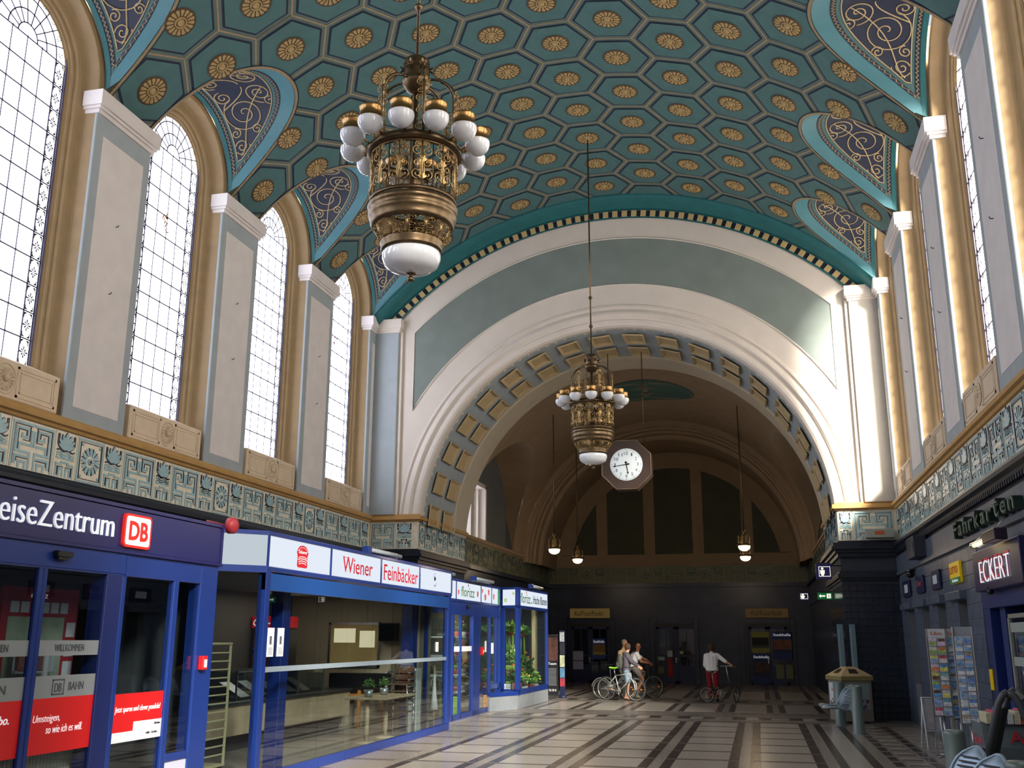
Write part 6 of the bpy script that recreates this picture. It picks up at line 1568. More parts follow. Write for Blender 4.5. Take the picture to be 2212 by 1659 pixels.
# clock
ck=thing('hanging_clock','brown octagonal hanging clock with a white face and black hands','clock',(XC,28.4,6.67))
def octo(r): return [(r/cos(PI/8)*cos(PI/8+PI/4*k),r/cos(PI/8)*sin(PI/8+PI/4*k)) for k in range(8)]
cb_=M('clock_brown_case','#47362d',.45,var=.05); TC=lambda u,v,q:(u,-q,v)
s=B(); s.prism(octo(.71),lambda u,v,q:(u,.22-q,v),.42); cs=part('case',s,cb_,ck,local=True)
s=B(); P=octo(.70); s.tube([(x,-.205,z) for x,z in P],.015,5,closed=True); s.tube([(x,.225,z) for x,z in P],.015,5,closed=True); part('edge_trim',s,M('clock_trim','#8f7a63',.3,metal=.6),cs,local=True)
s=B(); s.lathe([(.001,-.225),(.455,-.225),(.465,-.215),(.465,-.2)],(0,0,0),48,ax='y'); fc=part('dial',s,M('clock_dial','#e6f0f2',.4,emit=.25),ck,local=True)
s=B()
for k in range(60):
    a=PI/30*k; r0=.41 if k%5 else .395; w=.006 if k%5 else .011; 
    q=[(r0,-w/2),(.445,-w/2),(.445,w/2),(r0,w/2)]; s.prism([(x*cos(a)-y*sin(a),x*sin(a)+y*cos(a)) for x,y in q],lambda u,v,h:(u,-.226-h,v),.002)
part('minute_marks',s,blackp,fc,local=True)
for k in range(1,13):
    a=PI/2-PI/6*k; tx=str(k); w=.052*len(tx)+.008*(len(tx)-1)-(.02 if tx=='1' else 0); text(tx,fc,(.325*cos(a)-w/2,-.227,.325*sin(a)-.045),RX,UZ,w,.09,blackp,name='numeral',local=True,ext=.002)
def hand(ang,L,w,nm):
    s=B(); a=R_(90-ang); q=[(-.09,-w*.6),(-.06,-w*1.4),(-.02,-w*.6),(L*.72,-w*.4),(L*.78,-w*1.3),(L*.86,-w*.5),(L,0),(L*.86,w*.5),(L*.78,w*1.3),(L*.72,w*.4),(-.02,w*.6),(-.06,w*1.4),(-.09,w*.6)]
    s.prism([(x*cos(a)-y*sin(a),x*sin(a)+y*cos(a)) for x,y in q],lambda u,v,h:(u,-.232-h,v),.005); part(nm,s,blackp,fc,local=True)
hand(262,.42,.022,'minute_hand'); hand(170,.30,.026,'hour_hand')
for x in (-.5,.5): s=B(); s.tube([(x,0,.55),(x,0,3.37)],.014,6); part('suspension_rod',s,bronze,ck,local=True)
# ================= back of the vestibule =================
YB=YV-.04
def door(x0,x1,zt,kind,n):
    s=B(); s.box(x0-.12,x1+.12,YB-.02,YB+.02,0,zt+.14); r=struct('door_%d'%n,s,M('door_recess','#0b0c14',.4)); dbm=M('door_blue','#14204e',.4)
    mid=(x0+x1)/2; 
    for a,c in ((x0,mid-.01),(mid+.01,x1)):
        s=B(); s.strip([(a+.05,.05),(c-.05,.05),(c-.05,zt-.05),(a+.05,zt-.05),(a+.05,.05)],.10,lambda u,v,q:(u,YB-.02-q,v),.03); lf=part('door_leaf',s,dbm,r)
        s=B(); s.box(a+.05,c-.05,YB-.045,YB-.02,.02,.75); s.box(a,c,YB-.045,YB-.02,1.1,1.18); s.box((a+c)/2-.02,(a+c)/2+.02,YB-.045,YB-.02,.7,zt-.1); part('rail',s,dbm,lf)
        s=B(); s.box(a+.08,c-.08,YB-.03,YB-.026,.75,zt-.08); part('glass_pane',s,M('dark_reflecting_glass','#0c1016',.05,spec=.8),lf)
    s=B(); s.bbox(mid-.08,mid+.02,YB-.09,YB-.07,1.02,1.05,.004); s.bbox(mid-.06,mid-.02,YB-.07,YB-.04,.86,1.05,.004); part('door_handle',s,steel,r)
    return r
d1=door(-8.0,-6.35,2.35,0,1); d2=door(-4.30,-2.60,2.35,1,2); d3=door(-.40,1.15,2.35,2,3)
s=B()
for x0 in (-8.08,-4.5,-.5): s.bbox(x0-.3,x0-.1,YB-.06,YB+.02,0,2.7,.01); s.bbox(x0+1.8,x0+2.0,YB-.06,YB+.02,0,2.7,.01)
part('door_pilaster',s,MATS['far_dark_tile'],wv)
def poster(x0,x1,z0,z1,cols,lab,head=None,y=None,cat='poster'):
    y=y or YB-.06; t=thing('poster',lab,cat,((x0+x1)/2,y,z0)); s=B(); s.box(x0,x1,y,y+.01,z0,z1); pn=part('sheet',s,M('p_'+cols[0][1:],cols[0],.6),t)
    if len(cols)>1:
        h=(z1-z0); s=B(); s.box(x0+.03,x1-.03,y-.002,y,z0+h*.22,z0+h*.72); part('picture',s,M('p_'+cols[1][1:],cols[1],.7,var=.4,scale=9),t)
    if len(cols)>2: s=B(); s.box(x0+.03,x1-.03,y-.003,y-.001,z0+h*.22,z0+h*.36); part('skyline',s,M('p_'+cols[2][1:],cols[2],.7,var=.4,scale=14),t)
    if head: text(head,t,(x0+.06,y-.002,z1-.18),RX,UZ,(x1-x0)-.12,.11,wt if cols[0]!='#c9cdd2' else frt)
    return t
poster(-7.10,-6.5,.98,1.85,['#284c92','#8a6a4a','#b09a4a'],'blue poster of a long building on the left door, headed Stadthalle','Stadthalle')
poster(-7.95,-7.5,.93,1.32,['#a9adc8'],'upper pale notice on the left door leaf'); poster(-7.95,-7.5,.55,.90,['#a5a9c6'],'lower pale notice on the left door leaf')
poster(-7.15,-6.83,.42,.88,['#3e4656','#5a6474'],'grey notice low on the left door, left one of two'); poster(-6.75,-6.45,.50,.92,['#404858','#565f70'],'grey notice low on the left door, right one of two')
poster(-3.86,-3.64,1.1,1.36,['#b9c6cc'],'white note at eye height on the left leaf of the middle door'); poster(-3.33,-3.17,1.22,1.34,['#c8c496'],'small cream note on the right leaf of the middle door')
poster(-3.86,-3.64,.25,1.05,['#8f1c22','#a52a26'],'red vertical banner inside the middle door'); poster(-4.27,-3.97,.95,1.12,['#4f93b8','#c9c48a'],'small blue and yellow card on the middle door'); poster(-4.27,-3.99,.3,.85,['#2f3330','#6a6a48'],'dim brown poster low in the middle door')
poster(-.33,.42,1.30,2.15,['#8d8a3e','#1a1a1c','#55534a'],'black picture poster with yellow edge on the right door'); poster(-.33,.42,.05,1.25,['#1f3566','#4d3c34','#2a2f4a'],'dim blue poster low on the right door, headed Stadthalle','Stadthalle')
poster(.52,1.35,1.02,2.15,['#21386e','#7c5142','#2c3458'],'upper blue Stadthalle poster with a reddish building on the right door','Stadthalle'); poster(.62,.94,.25,.82,['#6d714e'],'left olive sheet low on the right door'); poster(1.02,1.34,.25,.82,['#6b6f4d'],'right olive sheet low on the right door')
def kult(x0,x1,z0,z1,tx,lab,dim):
    t=thing('door_sign',lab,'sign',((x0+x1)/2,YB-.2,z0)); s=B(); s.bbox(x0,x1,YB-.22,YB-.1,z0,z1,.01); part('box',s,M('door_sign_'+dim[1:],dim,.5,emit=.08),t)
    n=len(tx); text(tx,t,(x0+.22,YB-.225,z0+.09),RX,UZ,(x1-x0)-.5,(z1-z0)*.5,M('door_sign_letters','#3a2c22',.6))
    s=B(); s.tube([(x0+.2,YB-.16,z1),(x0+.2,YB-.05,z1+.06)],.01,4); s.tube([(x1-.2,YB-.16,z1),(x1-.2,YB-.05,z1+.06)],.01,4); part('bracket',s,blackp,t)
kult(-8.04,-6.28,2.72,3.13,'KulTourPunkt','yellow sign with brown lettering over the left door','#b39858'); kult(-.5,1.25,2.72,3.10,'KulTourStall','dimmer ochre sign with brown lettering over the right door','#84673a')
# roll-up banner by the florist
bnr=thing('roll_up_banner','black roll up banner with a portrait and white text by the florist bay','banner',(-6.6,33.0,0)); 
s=B(); s.box(-6.95,-6.37,33.0,33.02,.08,1.95); bp=part('sheet',s,M('banner_black','#14151a',.6),bnr); s=B(); s.box(-6.93,-6.39,32.99,33.0,1.15,1.88); part('portrait',s,M('banner_portrait','#5d3c34',.7,var=.5,scale=4),bp)
text('Ihr Team',bp,(-6.88,32.99,1.02),RX,UZ,.45,.08,wt); 
s=B()
for k in range(14): s.box(-6.9,-6.43,32.992,33.0,.38+.04*k,.395+.04*k)
stuff(part('print_lines',s,M('banner_print','#8b8f96',.6),bp)); text('03581 76 50 0',bp,(-6.9,32.99,.2),RX,UZ,.46,.07,wt)
s=B(); s.bbox(-6.97,-6.36,32.95,33.08,0,.08,.01); s.bbox(-6.95,-6.37,33.0,33.03,1.94,1.97,.004); part('cassette',s,steel,bnr)
b2=thing('notice_column','narrow display column with small colour posters right of the banner','display',(-6.27,33.1,0)); s=B(); s.bbox(-6.345,-6.17,33.1,33.16,.1,2.1,.006); s.lathe([(.14,0),(.13,.05),(.03,.08)],(-6.26,33.13,.02),14); part('panel',s,M('column_navy','#182448',.5),b2)
for z0,z1,c in ((1.75,2.05,'#b9bfc6'),(1.35,1.70,'#2e3036'),(.95,1.32,'#c6cfa8'),(.62,.92,'#5a8db0'),(.35,.60,'#b03a4a')): s=B(); s.box(-6.335,-6.18,33.09,33.1,z0,z1); part('small_poster',s,M('sp_'+c[1:],c,.6,var=.3,scale=12),b2)
# ================= bicycles =================
tyre=M('tyre_rubber','#2a2724',.7); rimm=M('rim_silver','#c4c6c4',.3,metal=.8)
def bicycle(lab,pr,pf,wr=.34,frame_m=None,fold=False,saddle_m=None,steer=0,sx=-.22,sz=.93,fork_m=None,mud=False,post_m=None):
    dx,dy=pf[0]-pr[0],pf[1]-pr[1]; wb=math.hypot(dx,dy); rot=math.atan2(dy,dx)
    t=thing('bicycle',lab,'bicycle',((pr[0]+pf[0])/2,(pr[1]+pf[1])/2,0),rot)
    def p(nm,b,m,par=None): return part(nm,b,m,par or t,local=True)
    H=wb/2; R=(-H,0,wr); F=(H,0,wr); bb=(-.08 if not fold else -.05,0,.28)
    hx=H-.17; ht=(hx-.02,0,.80 if not fold else .52); hb=(hx+.02,0,.66 if not fold else .42); st=(sx+.02,0,.74 if not fold else .45); sad=(sx-.03,0,sz)
    def wheel(c,yaw):
        s=B(); s.tube([(wr*cos(PI*i/20),0,wr*sin(PI*i/20)) for i in range(40)],.019,8,closed=True); w=p('wheel',s,tyre); w.location=c; w.rotation_euler=(0,0,yaw)
        s=B(); s.tube([((wr-.028)*cos(PI*i/20),0,(wr-.028)*sin(PI*i/20)) for i in range(40)],.011,6,closed=True); p('rim',s,rimm,w)
        s=B()
        for k in range(20): a=2*PI*k/20; s.tube([(.015*cos(a+.8),(-1)**k*.02,.015*sin(a+.8)),((wr-.03)*cos(a),0,(wr-.03)*sin(a))],.0022,3,caps=False)
        p('spokes',s,rimm,w)
        s=B(); s.lathe([(.001,-.04),(.018,-.04),(.022,0),(.018,.04),(.001,.04)],(0,0,0),10,ax='y'); p('hub',s,steel,w)
        s=B(); s.bbox(wr*.55-.03,wr*.55+.03,-.012,.012,-.02,.02,.004); o=p('reflector',s,M('reflector_orange','#e2761b',.3,emit=.2),w); 
        return w
    wheel(R,0); wheel(F,steer)
    s=B()
    if not fold:
        s.tube([st,ht],.016,8); s.tube([st,bb],.016,8); s.tube([bb,hb],.019,8); s.tube([(ht[0]+.005,0,ht[2]+.03),(hb[0]-.005,0,hb[2]-.03)],.02,8)
        for y in(-1,1): s.tube([(st[0],y*.015,st[2]-.02),(R[0],y*.05,R[2])],.009,6); s.tube([(bb[0],y*.02,bb[2]),(R[0],y*.05,R[2])],.010,6)
    else:
        s.tube([(R[0]+.10,0,.34),(-.15,0,.36),(.05,0,.45),(.22,0,.52),ht],.026,8); s.tube([st,(bb[0],0,bb[2])],.018,8)
        for y in(-1,1): s.tube([(bb[0],y*.02,bb[2]),(R[0],y*.05,R[2])],.011,6); s.tube([(st[0],y*.02,.42),(R[0],y*.05,R[2])],.009,6)
    p('frame',s,frame_m)
    s=B(); cs_=cos(steer); sn=sin(steer)
    for y in(-1,1): s.tube([(hb[0],y*.03,hb[2]),(F[0]-.03*cs_-y*.0,y*.05*cs_,F[2]+.2),(F[0],y*.05,F[2])],.012,6)
    s.tube([(hb[0],-.04,hb[2]),(hb[0],.04,hb[2])],.014,6); fk=p('fork',s,fork_m or frame_m)
    s=B(); s.tube([(st[0],0,st[2]-.03),sad],.013,8); p('seat_post',s,post_m or steel)
    s=B(); x,_,z=sad
    s.grid(lambda u,v:(x+.14-.28*u,(v-.5)*2*(.02+.06*u**1.5),z+.035-.03*(2*v-1)**2+.015*(2*u-1)**2),[i/8 for i in range(9)],[i/6 for i in range(7)]); s.grid(lambda u,v:(x+.14-.28*u,(v-.5)*2*(.02+.06*u**1.5),z-.005),[i/8 for i in range(9)],[i/6 for i in range(7)][::-1]); s.tube([(x-.1,0,z-.01),(x+.08,0,z-.01)],.015,6); p('saddle',s,saddle_m or blackp)
    s=B(); tz=1.0 if not fold else 1.05; topx=ht[0]-.03+(0 if not fold else -.05); s.tube([(ht[0],0,ht[2]),(topx,0,tz)],.014,8); sa=Vector((-sn,cs_,0))
    c=Vector((topx+.05*cs_,.05*sn,tz)); s.tube([Vector((topx,0,tz)),c],.013,6); P=[c-sa*.28+Vector((-.06*cs_,-.06*sn,.0)),c-sa*.16,c,c+sa*.16,c+sa*.28+Vector((-.06*cs_,-.06*sn,0))]; s.tube(P,.011,6); hbar=p('handlebar',s,steel if fold else M('bar_grey','#4a4d50',.4,metal=.5))
    for sg in (-1,1): s=B(); e=P[0] if sg<0 else P[-1]; q=P[1] if sg<0 else P[-2]; s.tube([e,e+(q-e)*.75],.017,8); p('grip',s,blackp,hbar); s=B(); s.tube([e+(q-e)*.9+Vector((.02,0,-.01)),e+(q-e)*.3+Vector((.05,0,-.03))],.005,4); p('brake_lever',s,steel,hbar)
    s=B(); n=24; s.lathe([(.075,-.003),(.09,-.003),(.09,.003),(.075,.003),(.075,-.003)],(bb[0],-.045,bb[2]),n,ax='y'); s.lathe([(.001,-.002),(.03,-.002),(.03,.002),(.001,.002)],(bb[0],-.045,bb[2]),12,ax='y')
    for k in range(5): a=2*PI*k/5; s.tube([(bb[0],-.045,bb[2]),(bb[0]+.08*cos(a),-.045,bb[2]+.08*sin(a))],.006,4)
    ch=p('chainring',s,rimm)
    s=B(); s.tube([(bb[0],-.06,bb[2]),(bb[0]+.05,-.065,bb[2]-.16)],.011,6); s.tube([(bb[0],.06,bb[2]),(bb[0]-.05,.065,bb[2]+.16)],.011,6); cr=p('crank',s,steel)
    s=B(); s.bbox(bb[0]+.01,bb[0]+.10,-.16,-.07,bb[2]-.175,bb[2]-.15,.005); s.bbox(bb[0]-.10,bb[0]-.01,.07,.16,bb[2]+.15,bb[2]+.175,.005); p('pedal',s,blackp,cr)
    s=B(); s.tube([(bb[0],-.045,bb[2]+.088),(R[0],-.045,R[2]+.04)],.004,4); s.tube([(bb[0],-.045,bb[2]-.088),(R[0],-.045,R[2]-.04)],.004,4); p('chain',s,blackp)
    s=B(); s.tube([(-.12,.06,bb[2]),(-.20,.16,.01)],.008,5); p('kickstand',s,steel)
    if mud:
        for c,a0,a1 in ((R,20,170),(F,30,150)):
            s=B(); s.tube([(c[0]+(wr+.035)*cos(R_(a0+(a1-a0)*i/14)),0,c[2]+(wr+.035)*sin(R_(a0+(a1-a0)*i/14))) for i in range(15)],.016,6); p('mudguard',s,rimm)
    return t
silver=M('bike_silver_paint','#c9ccc8',.3,metal=.5); bblack=M('bike_black_paint','#16181b',.3); bgreen=M('saddle_lime','#8fd13a',.4)
bicycle('silver trekking bicycle with lime green saddle, nearest of the left group',(-4.72,32.35),(-3.74,31.85),.345,silver,saddle_m=bgreen,sx=-.22,sz=.95,fork_m=M('bike_white_paint','#e4e6e4',.3))
bicycle('folding bicycle with tall silver seat post and black saddle, at the far left',(-4.98,33.02),(-4.10,32.80),.30,silver,fold=True,sx=-.02-.10,sz=1.02,mud=True)
bicycle('dark bicycle the man in the white T-shirt is sitting on',(-4.22,33.25),(-3.40,33.80),.345,M('bike_teal_paint','#2f4a50',.3),sz=.93)
bicycle('black folding bicycle with small wheels beside the woman in red trousers',(-1.62,31.95),(-.76,32.15),.225,bblack,fold=True,steer=R_(62),sx=-.24,sz=.88)
# ================= people =================
skin=M('skin_light','#d9a184',.5,var=.04,scale=10); skin2=M('skin_tanned','#b97b58',.5,var=.04,scale=10)
def remesh(b,voxel,mat,name,smooth=2):
    me=b.mesh('tmp',mat); o=bpy.data.objects.new('tmp',me); COL.objects.link(o)
    md=o.modifiers.new('r','REMESH'); md.mode='VOXEL'; md.voxel_size=voxel; md.use_smooth_shade=True
    ms=o.modifiers.new('s','SMOOTH'); ms.iterations=smooth; ms.factor=.5
    dg=bpy.context.evaluated_depsgraph_get(); n=bpy.data.meshes.new_from_object(o.evaluated_get(dg)); n.name=name
    bpy.data.objects.remove(o); bpy.data.meshes.remove(me); return n
def limb(s,P,r,n=12):   # rounded tapered chain
    P=[Vector(p) for p in P]; pts=[];rs=[]
    for i,(p,q) in enumerate(zip(P,P[1:])):
        for k in range(5):
            t=k/5; pts.append(p+(q-p)*t); rs.append(r[i]+(r[i+1]-r[i])*t)
    pts.append(P[-1]); rs.append(r[-1]); s.tube(pts,rs,n); 
    s.ball(P[0],r[0],10); s.ball(P[-1],r[-1],10)
def ell(s,c,R3,M3=None,n=16):
    vs=[];fs=[];m=11
    for i in range(m):
        ph=PI*i/(m-1)
        for k in range(n):
            a=2*PI*k/n; v=Vector((R3[0]*sin(max(.02,min(PI-.02,ph)))*cos(a),R3[1]*sin(max(.02,min(PI-.02,ph)))*sin(a),-R3[2]*cos(ph)))
            if M3: v=M3@v
            vs.append(Vector(c)+v)
    for i in range(m-1):
        for k in range(n): fs.append((i*n+k,i*n+(k+1)%n,(i+1)*n+(k+1)%n,(i+1)*n+k))
    fs.append(tuple(range(n))[::-1]); fs.append(tuple((m-1)*n+k for k in range(n))); s.add(vs,fs,0,True)
def person(lab,base,J,head_yaw,skm,shirt,shirt_m,sleeve,legs_m,leg_len,hair_m,hair,shoe_m,facing,extras=None,head_pitch=0,flip=False):
    """J joints in metres relative to base; facing = body yaw (0 looks along +X)"""
    t=thing('person',lab,'person',base)
    fx=Vector((cos(facing),sin(facing),0)); lf=Vector((-sin(facing),cos(facing),0))
    V_={k:Vector(v) for k,v in J.items()}
    s=B()
    pel,che,nk,hd=V_['pelvis'],V_['chest'],V_['neck'],V_['head']
    for sd in (-1,1):
        limb(s,[pel+lf*.07*sd,(pel+che)/2+lf*.065*sd,che+lf*.085*sd],[.095,.085,.10])
    limb(s,[pel,che,nk-Vector((0,0,.04))],[.10,.11,.06]); limb(s,[nk-Vector((0,0,.06)),hd-Vector((0,0,.04))],[.055,.052])
    for sd,k in ((1,'L'),(-1,'R')):
        sh=che+lf*sd*.17+Vector((0,0,.07)); e,w_=V_['elbow'+k],V_['wrist'+k]
        limb(s,[che+lf*sd*.08+Vector((0,0,.06)),sh,e,w_],[.07,.058,.043,.028])
        d=(w_-e).normalized(); palm=w_+d*.055; pn=d.cross(Vector((0,0,1))).normalized(); 
        up=pn.cross(d).normalized(); 
        ellM=Matrix((d,pn,up)).transposed(); ell(s,palm,(.052,.040,.018),ellM)
        grip=J.get('grip',True)
        for fi,(off,L) in enumerate(((-.030,.062),(-.010,.072),(.010,.068),(.030,.052))):
            b0=palm+d*.040+pn*off; b1=b0+d*L*.5-up*.012; b2=b1+d*L*.15-up*L*.42; b3=b2-d*L*.25-up*L*.1
            limb(s,[b0,b1,b2,b3],[.0095,.009,.0085,.008],8)
        sgn=1 if sd>0 else -1
        limb(s,[palm-d*.02-pn*.035*sgn,palm+d*.015-pn*.055*sgn-up*.01,palm+d*.045-pn*.05*sgn-up*.03],[.013,.011,.009],8)
        hp=pel+lf*sd*.09-Vector((0,0,.03)); kn,an,to=V_['knee'+k],V_['ankle'+k],V_['toe'+k]
        limb(s,[hp,kn,(kn*.65+an*.35),an],[.092,.058,.055,.036]); limb(s,[an-(to-an).normalized()*.03-Vector((0,0,.035)),to-Vector((0,0,0))],[.036,.028])
    # head with face
    hy=Matrix.Rotation(head_yaw,3,'Z')@Matrix.Rotation(head_pitch,3,'Y')
    h=lambda x,y,z:hd+hy@Vector((x,y,z))
    ell(s,h(0,0,.015),(.095,.075,.105),hy); ell(s,h(.022,0,-.045),(.066,.056,.07),hy); ell(s,h(-.03,0,.03),(.075,.074,.08),hy)
    limb(s,[h(.085,0,.01),h(.108,0,-.025)],[.010,.014],8); 
    for sd in (-1,1): ell(s,h(-.005,sd*.077,-.01),(.020,.009,.030),hy); ell(s,h(.082,sd*.030,.022),(.016,.020,.007),hy)
    ell(s,h(.078,0,-.060),(.012,.024,.006),hy); ell(s,h(.074,0,-.074),(.012,.022,.007),hy)
    body=put('body',remesh(s,.0085,skm,'body'),t)
    s=B()
    for sd in (-1,1): s.ball(h(.0875,sd*.031,.008),.0095,8)
    fe=put('eyes',s.mesh('eyes',M('eye_dark','#231a16',.3)),body)
    s=B(); s.tube([h(.091,-.022,-.066),h(.0945,0,-.067),h(.091,.022,-.066)],.0035,5); put('mouth',s.mesh('mouth',M('lips','#9a4f45',.5)),body)
    s=B(); [s.tube([h(.088,sd*.016,.028),h(.090,sd*.033,.034),h(.080,sd*.048,.029)],.004,5) for sd in (-1,1)]; put('eyebrows',s.mesh('eyebrows',hair_m),body)
    # clothes
    s=B(); g=.016
    for sd in (-1,1): limb(s,[pel+lf*.075*sd+Vector((0,0,-.02)),(pel+che)/2+lf*.07*sd,che+lf*.09*sd+Vector((0,0,.02))],[.105+g,.095+g,.10+g])
    limb(s,[pel+Vector((0,0,-.01)),che,nk-Vector((0,0,.05))],[.10+g,.115+g,.068])
    for sd,k in ((1,'L'),(-1,'R')):
        sh=che+lf*sd*.17+Vector((0,0,.07)); e,w_=V_['elbow'+k],V_['wrist'+k]
        if sleeve<=1: limb(s,[che+lf*sd*.08+Vector((0,0,.06)),sh,sh+(e-sh)*sleeve],[.08,.072,.066])
        else: limb(s,[che+lf*sd*.08+Vector((0,0,.06)),sh,e,e+(w_-e)*(sleeve-1)],[.08,.072,.058,.045])
    if shirt=='hood': limb(s,[nk-fx*.07+lf*.06-Vector((0,0,.02)),nk-fx*.10-Vector((0,0,.05)),nk-fx*.07-lf*.06-Vector((0,0,.02))],[.04,.05,.04])
    if shirt=='collar': limb(s,[nk+fx*.045+lf*.03-Vector((0,0,.03)),nk-fx*.05-Vector((0,0,.0)),nk+fx*.045-lf*.03-Vector((0,0,.03))],[.018,.020,.018])
    st=put('shirt',remesh(s,.010,shirt_m,'shirt',3),t)
    s=B()
    for sd,k in ((1,'L'),(-1,'R')):
        hp=pel+lf*sd*.09-Vector((0,0,.03)); kn,an=V_['knee'+k],V_['ankle'+k]
        if leg_len<=1: limb(s,[hp,hp+(kn-hp)*leg_len],[.112,.088])
        else: limb(s,[hp,kn,kn+(an-kn)*(leg_len-1)],[.112,.078,.058])
    limb(s,[pel-lf*.07,pel+lf*.07],[.112,.112]); limb(s,[pel-lf*.07+Vector((0,0,.06)),pel+lf*.07+Vector((0,0,.06))],[.104,.104])
    put('trousers' if leg_len>1 else 'shorts',remesh(s,.010,legs_m,'trousers',3),t)
    # hair
    s=B(); ell(s,h(-.020,0,.042),(.096,.083,.092),hy)
    if hair=='bob':
        ell(s,h(-.045,0,-.005),(.070,.085,.105),hy); 
        for sd in (-1,1): ell(s,h(-.02,sd*.068,-.03),(.055,.022,.085),hy)
    elif hair=='short': ell(s,h(-.045,0,.005),(.062,.076,.075),hy)
    elif hair=='mop':
        ell(s,h(-.045,0,.0),(.070,.082,.085),hy); ell(s,h(.04,0,.085),(.055,.065,.03),hy)
        for sd in (-1,1): ell(s,h(-.01,sd*.070,.0),(.05,.02,.055),hy)
    hm=remesh(s,.009,hair_m,'hair',1)
    # keep the face free
    inv=hy.inverted(); kill=[]
    for v in hm.vertices:
        q=inv@(v.co-hd)
        if q.x>.055 and q.z<.060: v.co=hd+hy@Vector((.055,q.y*.9,q.z))
    put('hair',hm,body)
    for sd,k in ((1,'L'),(-1,'R')):
        an,to=V_['ankle'+k],V_['toe'+k]; d=(to-an); d.z=0; d.normalize(); s=B()
        if shoe_m[0]=='flip':
            z=min(to.z,an.z-.06)-.028; limb(s,[Vector((an.x,an.y,0))-d*.03+Vector((0,0,z)),Vector((to.x,to.y,0))+d*.02+Vector((0,0,z))],[.012,.012]) ; s.bbox(-.0001,0,0,0.0001,0,.0001,.00001); nm='flip_flop'
            q=Vector((-d.y,d.x,0)); c=Vector((an.x,an.y,z)); vs=[c-d*.06+q*.032,c-d*.06-q*.032,c+d*.19-q*.042,c+d*.19+q*.042]; s=B(); s.add([v for v in vs]+[v+Vector((0,0,.014)) for v in vs],[(3,2,1,0),(4,5,6,7),(0,1,5,4),(1,2,6,5),(2,3,7,6),(3,0,4,7)]); s.tube([c+d*.15+Vector((0,0,.03)),c+d*.05+q*.04+Vector((0,0,.015))],.005,4); s.tube([c+d*.15+Vector((0,0,.03)),c+d*.05-q*.04+Vector((0,0,.015))],.005,4)
            put(nm,s.mesh(nm,shoe_m[1]),t)
        else:
            limb(s,[an-d*.05-Vector((0,0,.04)),an+d*.02-Vector((0,0,.03)),to+d*.02+Vector((0,0,.0))],[.045,.048,.036]); put('shoe',remesh(s,.009,shoe_m[1],'shoe',1),t)
    if extras: extras(t,V_,fx,lf,h)
    return t
def backpack(col,thin=False):
    def f(t,V_,fx,lf,h):
        che,pel=V_['chest'],V_['pelvis']; bm=M('pack_'+col[1:],col,.8,var=.1,scale=12)
        if not thin:
            s=B(); c=che-fx*.21-Vector((0,0,.13)); Mx=Matrix((fx,lf,Vector((0,0,1)))).transposed()
            ell(s,c,(.10,.155,.25),Mx); ell(s,c-fx*.07-Vector((0,0,.09)),(.07,.12,.12),Mx); pk=put('backpack',remesh(s,.012,bm,'backpack',2),t)
            s=B(); s.tube([c-fx*.11+lf*.10+Vector((0,0,.02)),c-fx*.13-Vector((0,0,-.03)),c-fx*.11-lf*.10+Vector((0,0,.02))],.006,5); put('zip',s.mesh('zip',blackp),pk)
        for sd in (-1,1):
            s=B(); s.tube([che-fx*.12+lf*.09*sd+Vector((0,0,.09)),che+lf*.09*sd+Vector((0,0,.155)),che+fx*.11+lf*.10*sd+Vector((0,0,.09)),che+fx*.135+lf*.11*sd-Vector((0,0,.06)),che+fx*.10+lf*.15*sd-Vector((0,0,.20)),che-fx*.1+lf*.15*sd-Vector((0,0,.22))],.016,6); put('strap',s.mesh('strap',blackp if thin else bm),t)
    return f
def specs(t,V_,fx,lf,h):
    backpack('#20242c',True)(t,V_,fx,lf,h)
    s=B()
    for sd in (-1,1): s.tube([h(.098,sd*.031+.021*cos(k*PI/5),.008+.016*sin(k*PI/5)) for k in range(10)],.0028,4,closed=True); s.tube([h(.098,sd*.052,.01),h(0,sd*.082,.005)],.0028,4)
    s.tube([h(.1,-.01,.01),h(.1,.01,.01)],.0028,4); put('glasses',s.mesh('glasses',blackp),t)
jean=M('denim_light','#8aa0b4',.8,var=.2,scale=14)
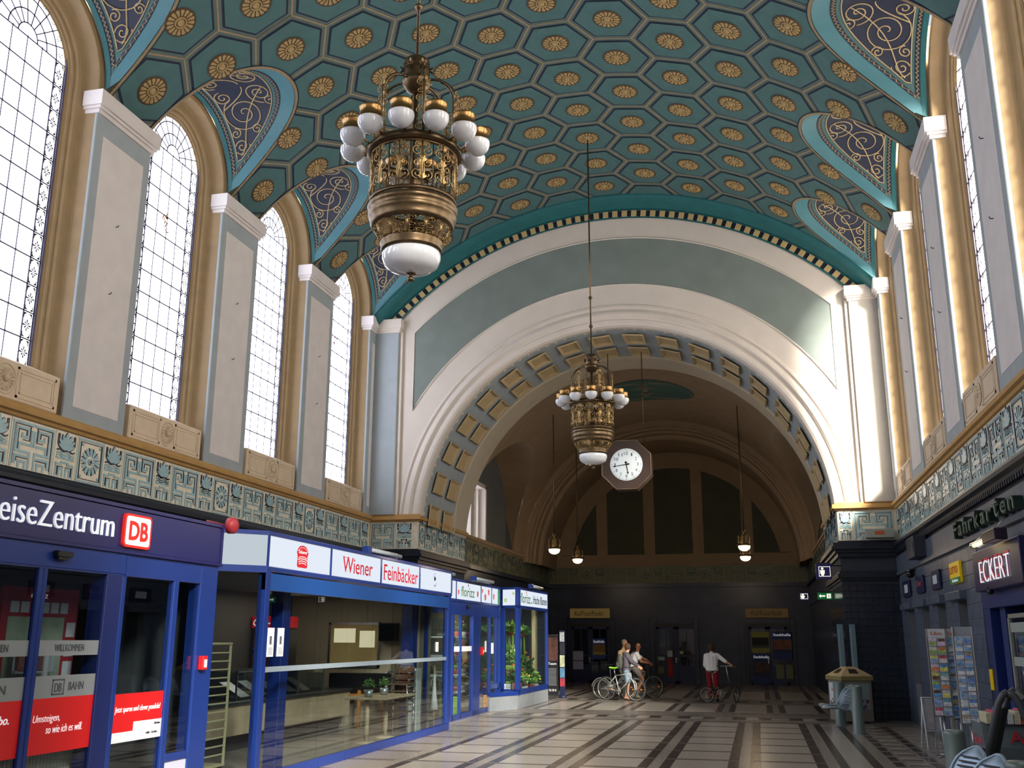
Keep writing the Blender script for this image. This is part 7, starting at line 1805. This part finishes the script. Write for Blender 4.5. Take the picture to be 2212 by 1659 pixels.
# boy: body turned to the right and away, head turned toward the man
person('youth in grey hooded top and denim shorts with a backpack, holding the lime saddled bicycle',(-4.10,32.42,0),
 dict(pelvis=(0,0,.90),chest=(.02,.0,1.27),neck=(.04,.0,1.45),head=(.07,.02,1.585),elbowL=(.22,.17,1.12),wristL=(.40,.10,1.02),elbowR=(.22,-.17,1.13),wristR=(.42,-.33,1.02),kneeL=(.03,.12,.50),ankleL=(-.0,.10,.10),toeL=(.14,.10,.035),kneeR=(.06,-.07,.50),ankleR=(-.01,-.10,.10),toeR=(.14,-.13,.035)),
 R_(60),skin,'hood',M('hoodie_grey','#5c565f',.9,var=.08,scale=12),1.9,jean,.85,M('hair_brown','#4d3a29',.8,var=.2,scale=30),'mop',('flip',M('flip_flop_black','#1c1714',.7)),R_(15),backpack('#4a4a44'))
person('grey haired man in a khaki short sleeved shirt standing behind the youth',(-4.32,33.75,0),
 dict(pelvis=(-.05,0,.95),chest=(-.05,0,1.35),neck=(-.02,0,1.55),head=(.03,-.01,1.70),elbowL=(-.05,.24,1.16),wristL=(.12,.2,1.0),elbowR=(-.14,-.20,1.13),wristR=(.02,-.22,.99),kneeL=(.0,.10,.52),ankleL=(-.05,.11,.10),toeL=(.10,.12,.035),kneeR=(.0,-.09,.52),ankleR=(-.05,-.11,.10),toeR=(.10,-.12,.035)),
 R_(-25),skin2,'collar',M('khaki_shirt','#b39a70',.85,var=.08,scale=12),.75,M('olive_trousers','#4a4836',.85,var=.1,scale=10),1.85,M('hair_grey','#6f6a66',.8,var=.2,scale=30),'short',('shoe',M('brown_shoe','#3a2a20',.6)),R_(-20))
person('man in a white T-shirt with glasses and dark shoulder straps sitting on a dark bicycle',(-3.95,33.42,0),
 dict(pelvis=(-.05,-.02,1.0),chest=(.03,.02,1.30),neck=(.09,.04,1.47),head=(.13,.03,1.60),elbowL=(.36,.24,1.17),wristL=(.46,.42,1.09),elbowR=(.23,-.16,1.14),wristR=(.42,.06,1.09),kneeL=(.28,.28,.78),ankleL=(.10,.20,.46),toeL=(.22,.28,.40),kneeR=(.26,.02,.58),ankleR=(.0,-.12,.12),toeR=(.12,-.04,.04)),
 R_(-75),skin2,'tee',M('white_tshirt','#f4f2f0',.85,var=.02,scale=10),.55,M('shorts_grey_check','#8d8580',.85,var=.2,scale=40),.62,M('hair_dark','#1d1713',.7,var=.2,scale=30),'short',('shoe',M('trainer_grey_lime','#9aa37a',.6)),R_(25),specs)
def rolled(t,V_,fx,lf,h): pass
person('woman in white shirt and red trousers, seen from behind beside the black folding bicycle',(-1.46,32.55,0),
 dict(pelvis=(0,0,.92),chest=(0,.0,1.29),neck=(0,.02,1.47),head=(0,.03,1.60),elbowR=(.38,-.04,1.20),wristR=(.56,-.25,1.10),elbowL=(-.22,.06,1.06),wristL=(-.16,.22,.90),kneeL=(-.09,.02,.50),ankleL=(-.09,.0,.10),toeL=(-.09,.15,.035),kneeR=(.10,.02,.50),ankleR=(.12,.0,.10),toeR=(.13,.15,.035)),
 R_(130),skin2,'collar',M('white_shirt','#f0f1f4',.85,var=.03,scale=10),1.35,M('red_trousers','#8e1422',.85,var=.1,scale=10),1.85,M('hair_brown_bob','#3c2a20',.7,var=.2,scale=30),'bob',('shoe',M('dark_shoe','#1c1a1a',.6)),R_(90))
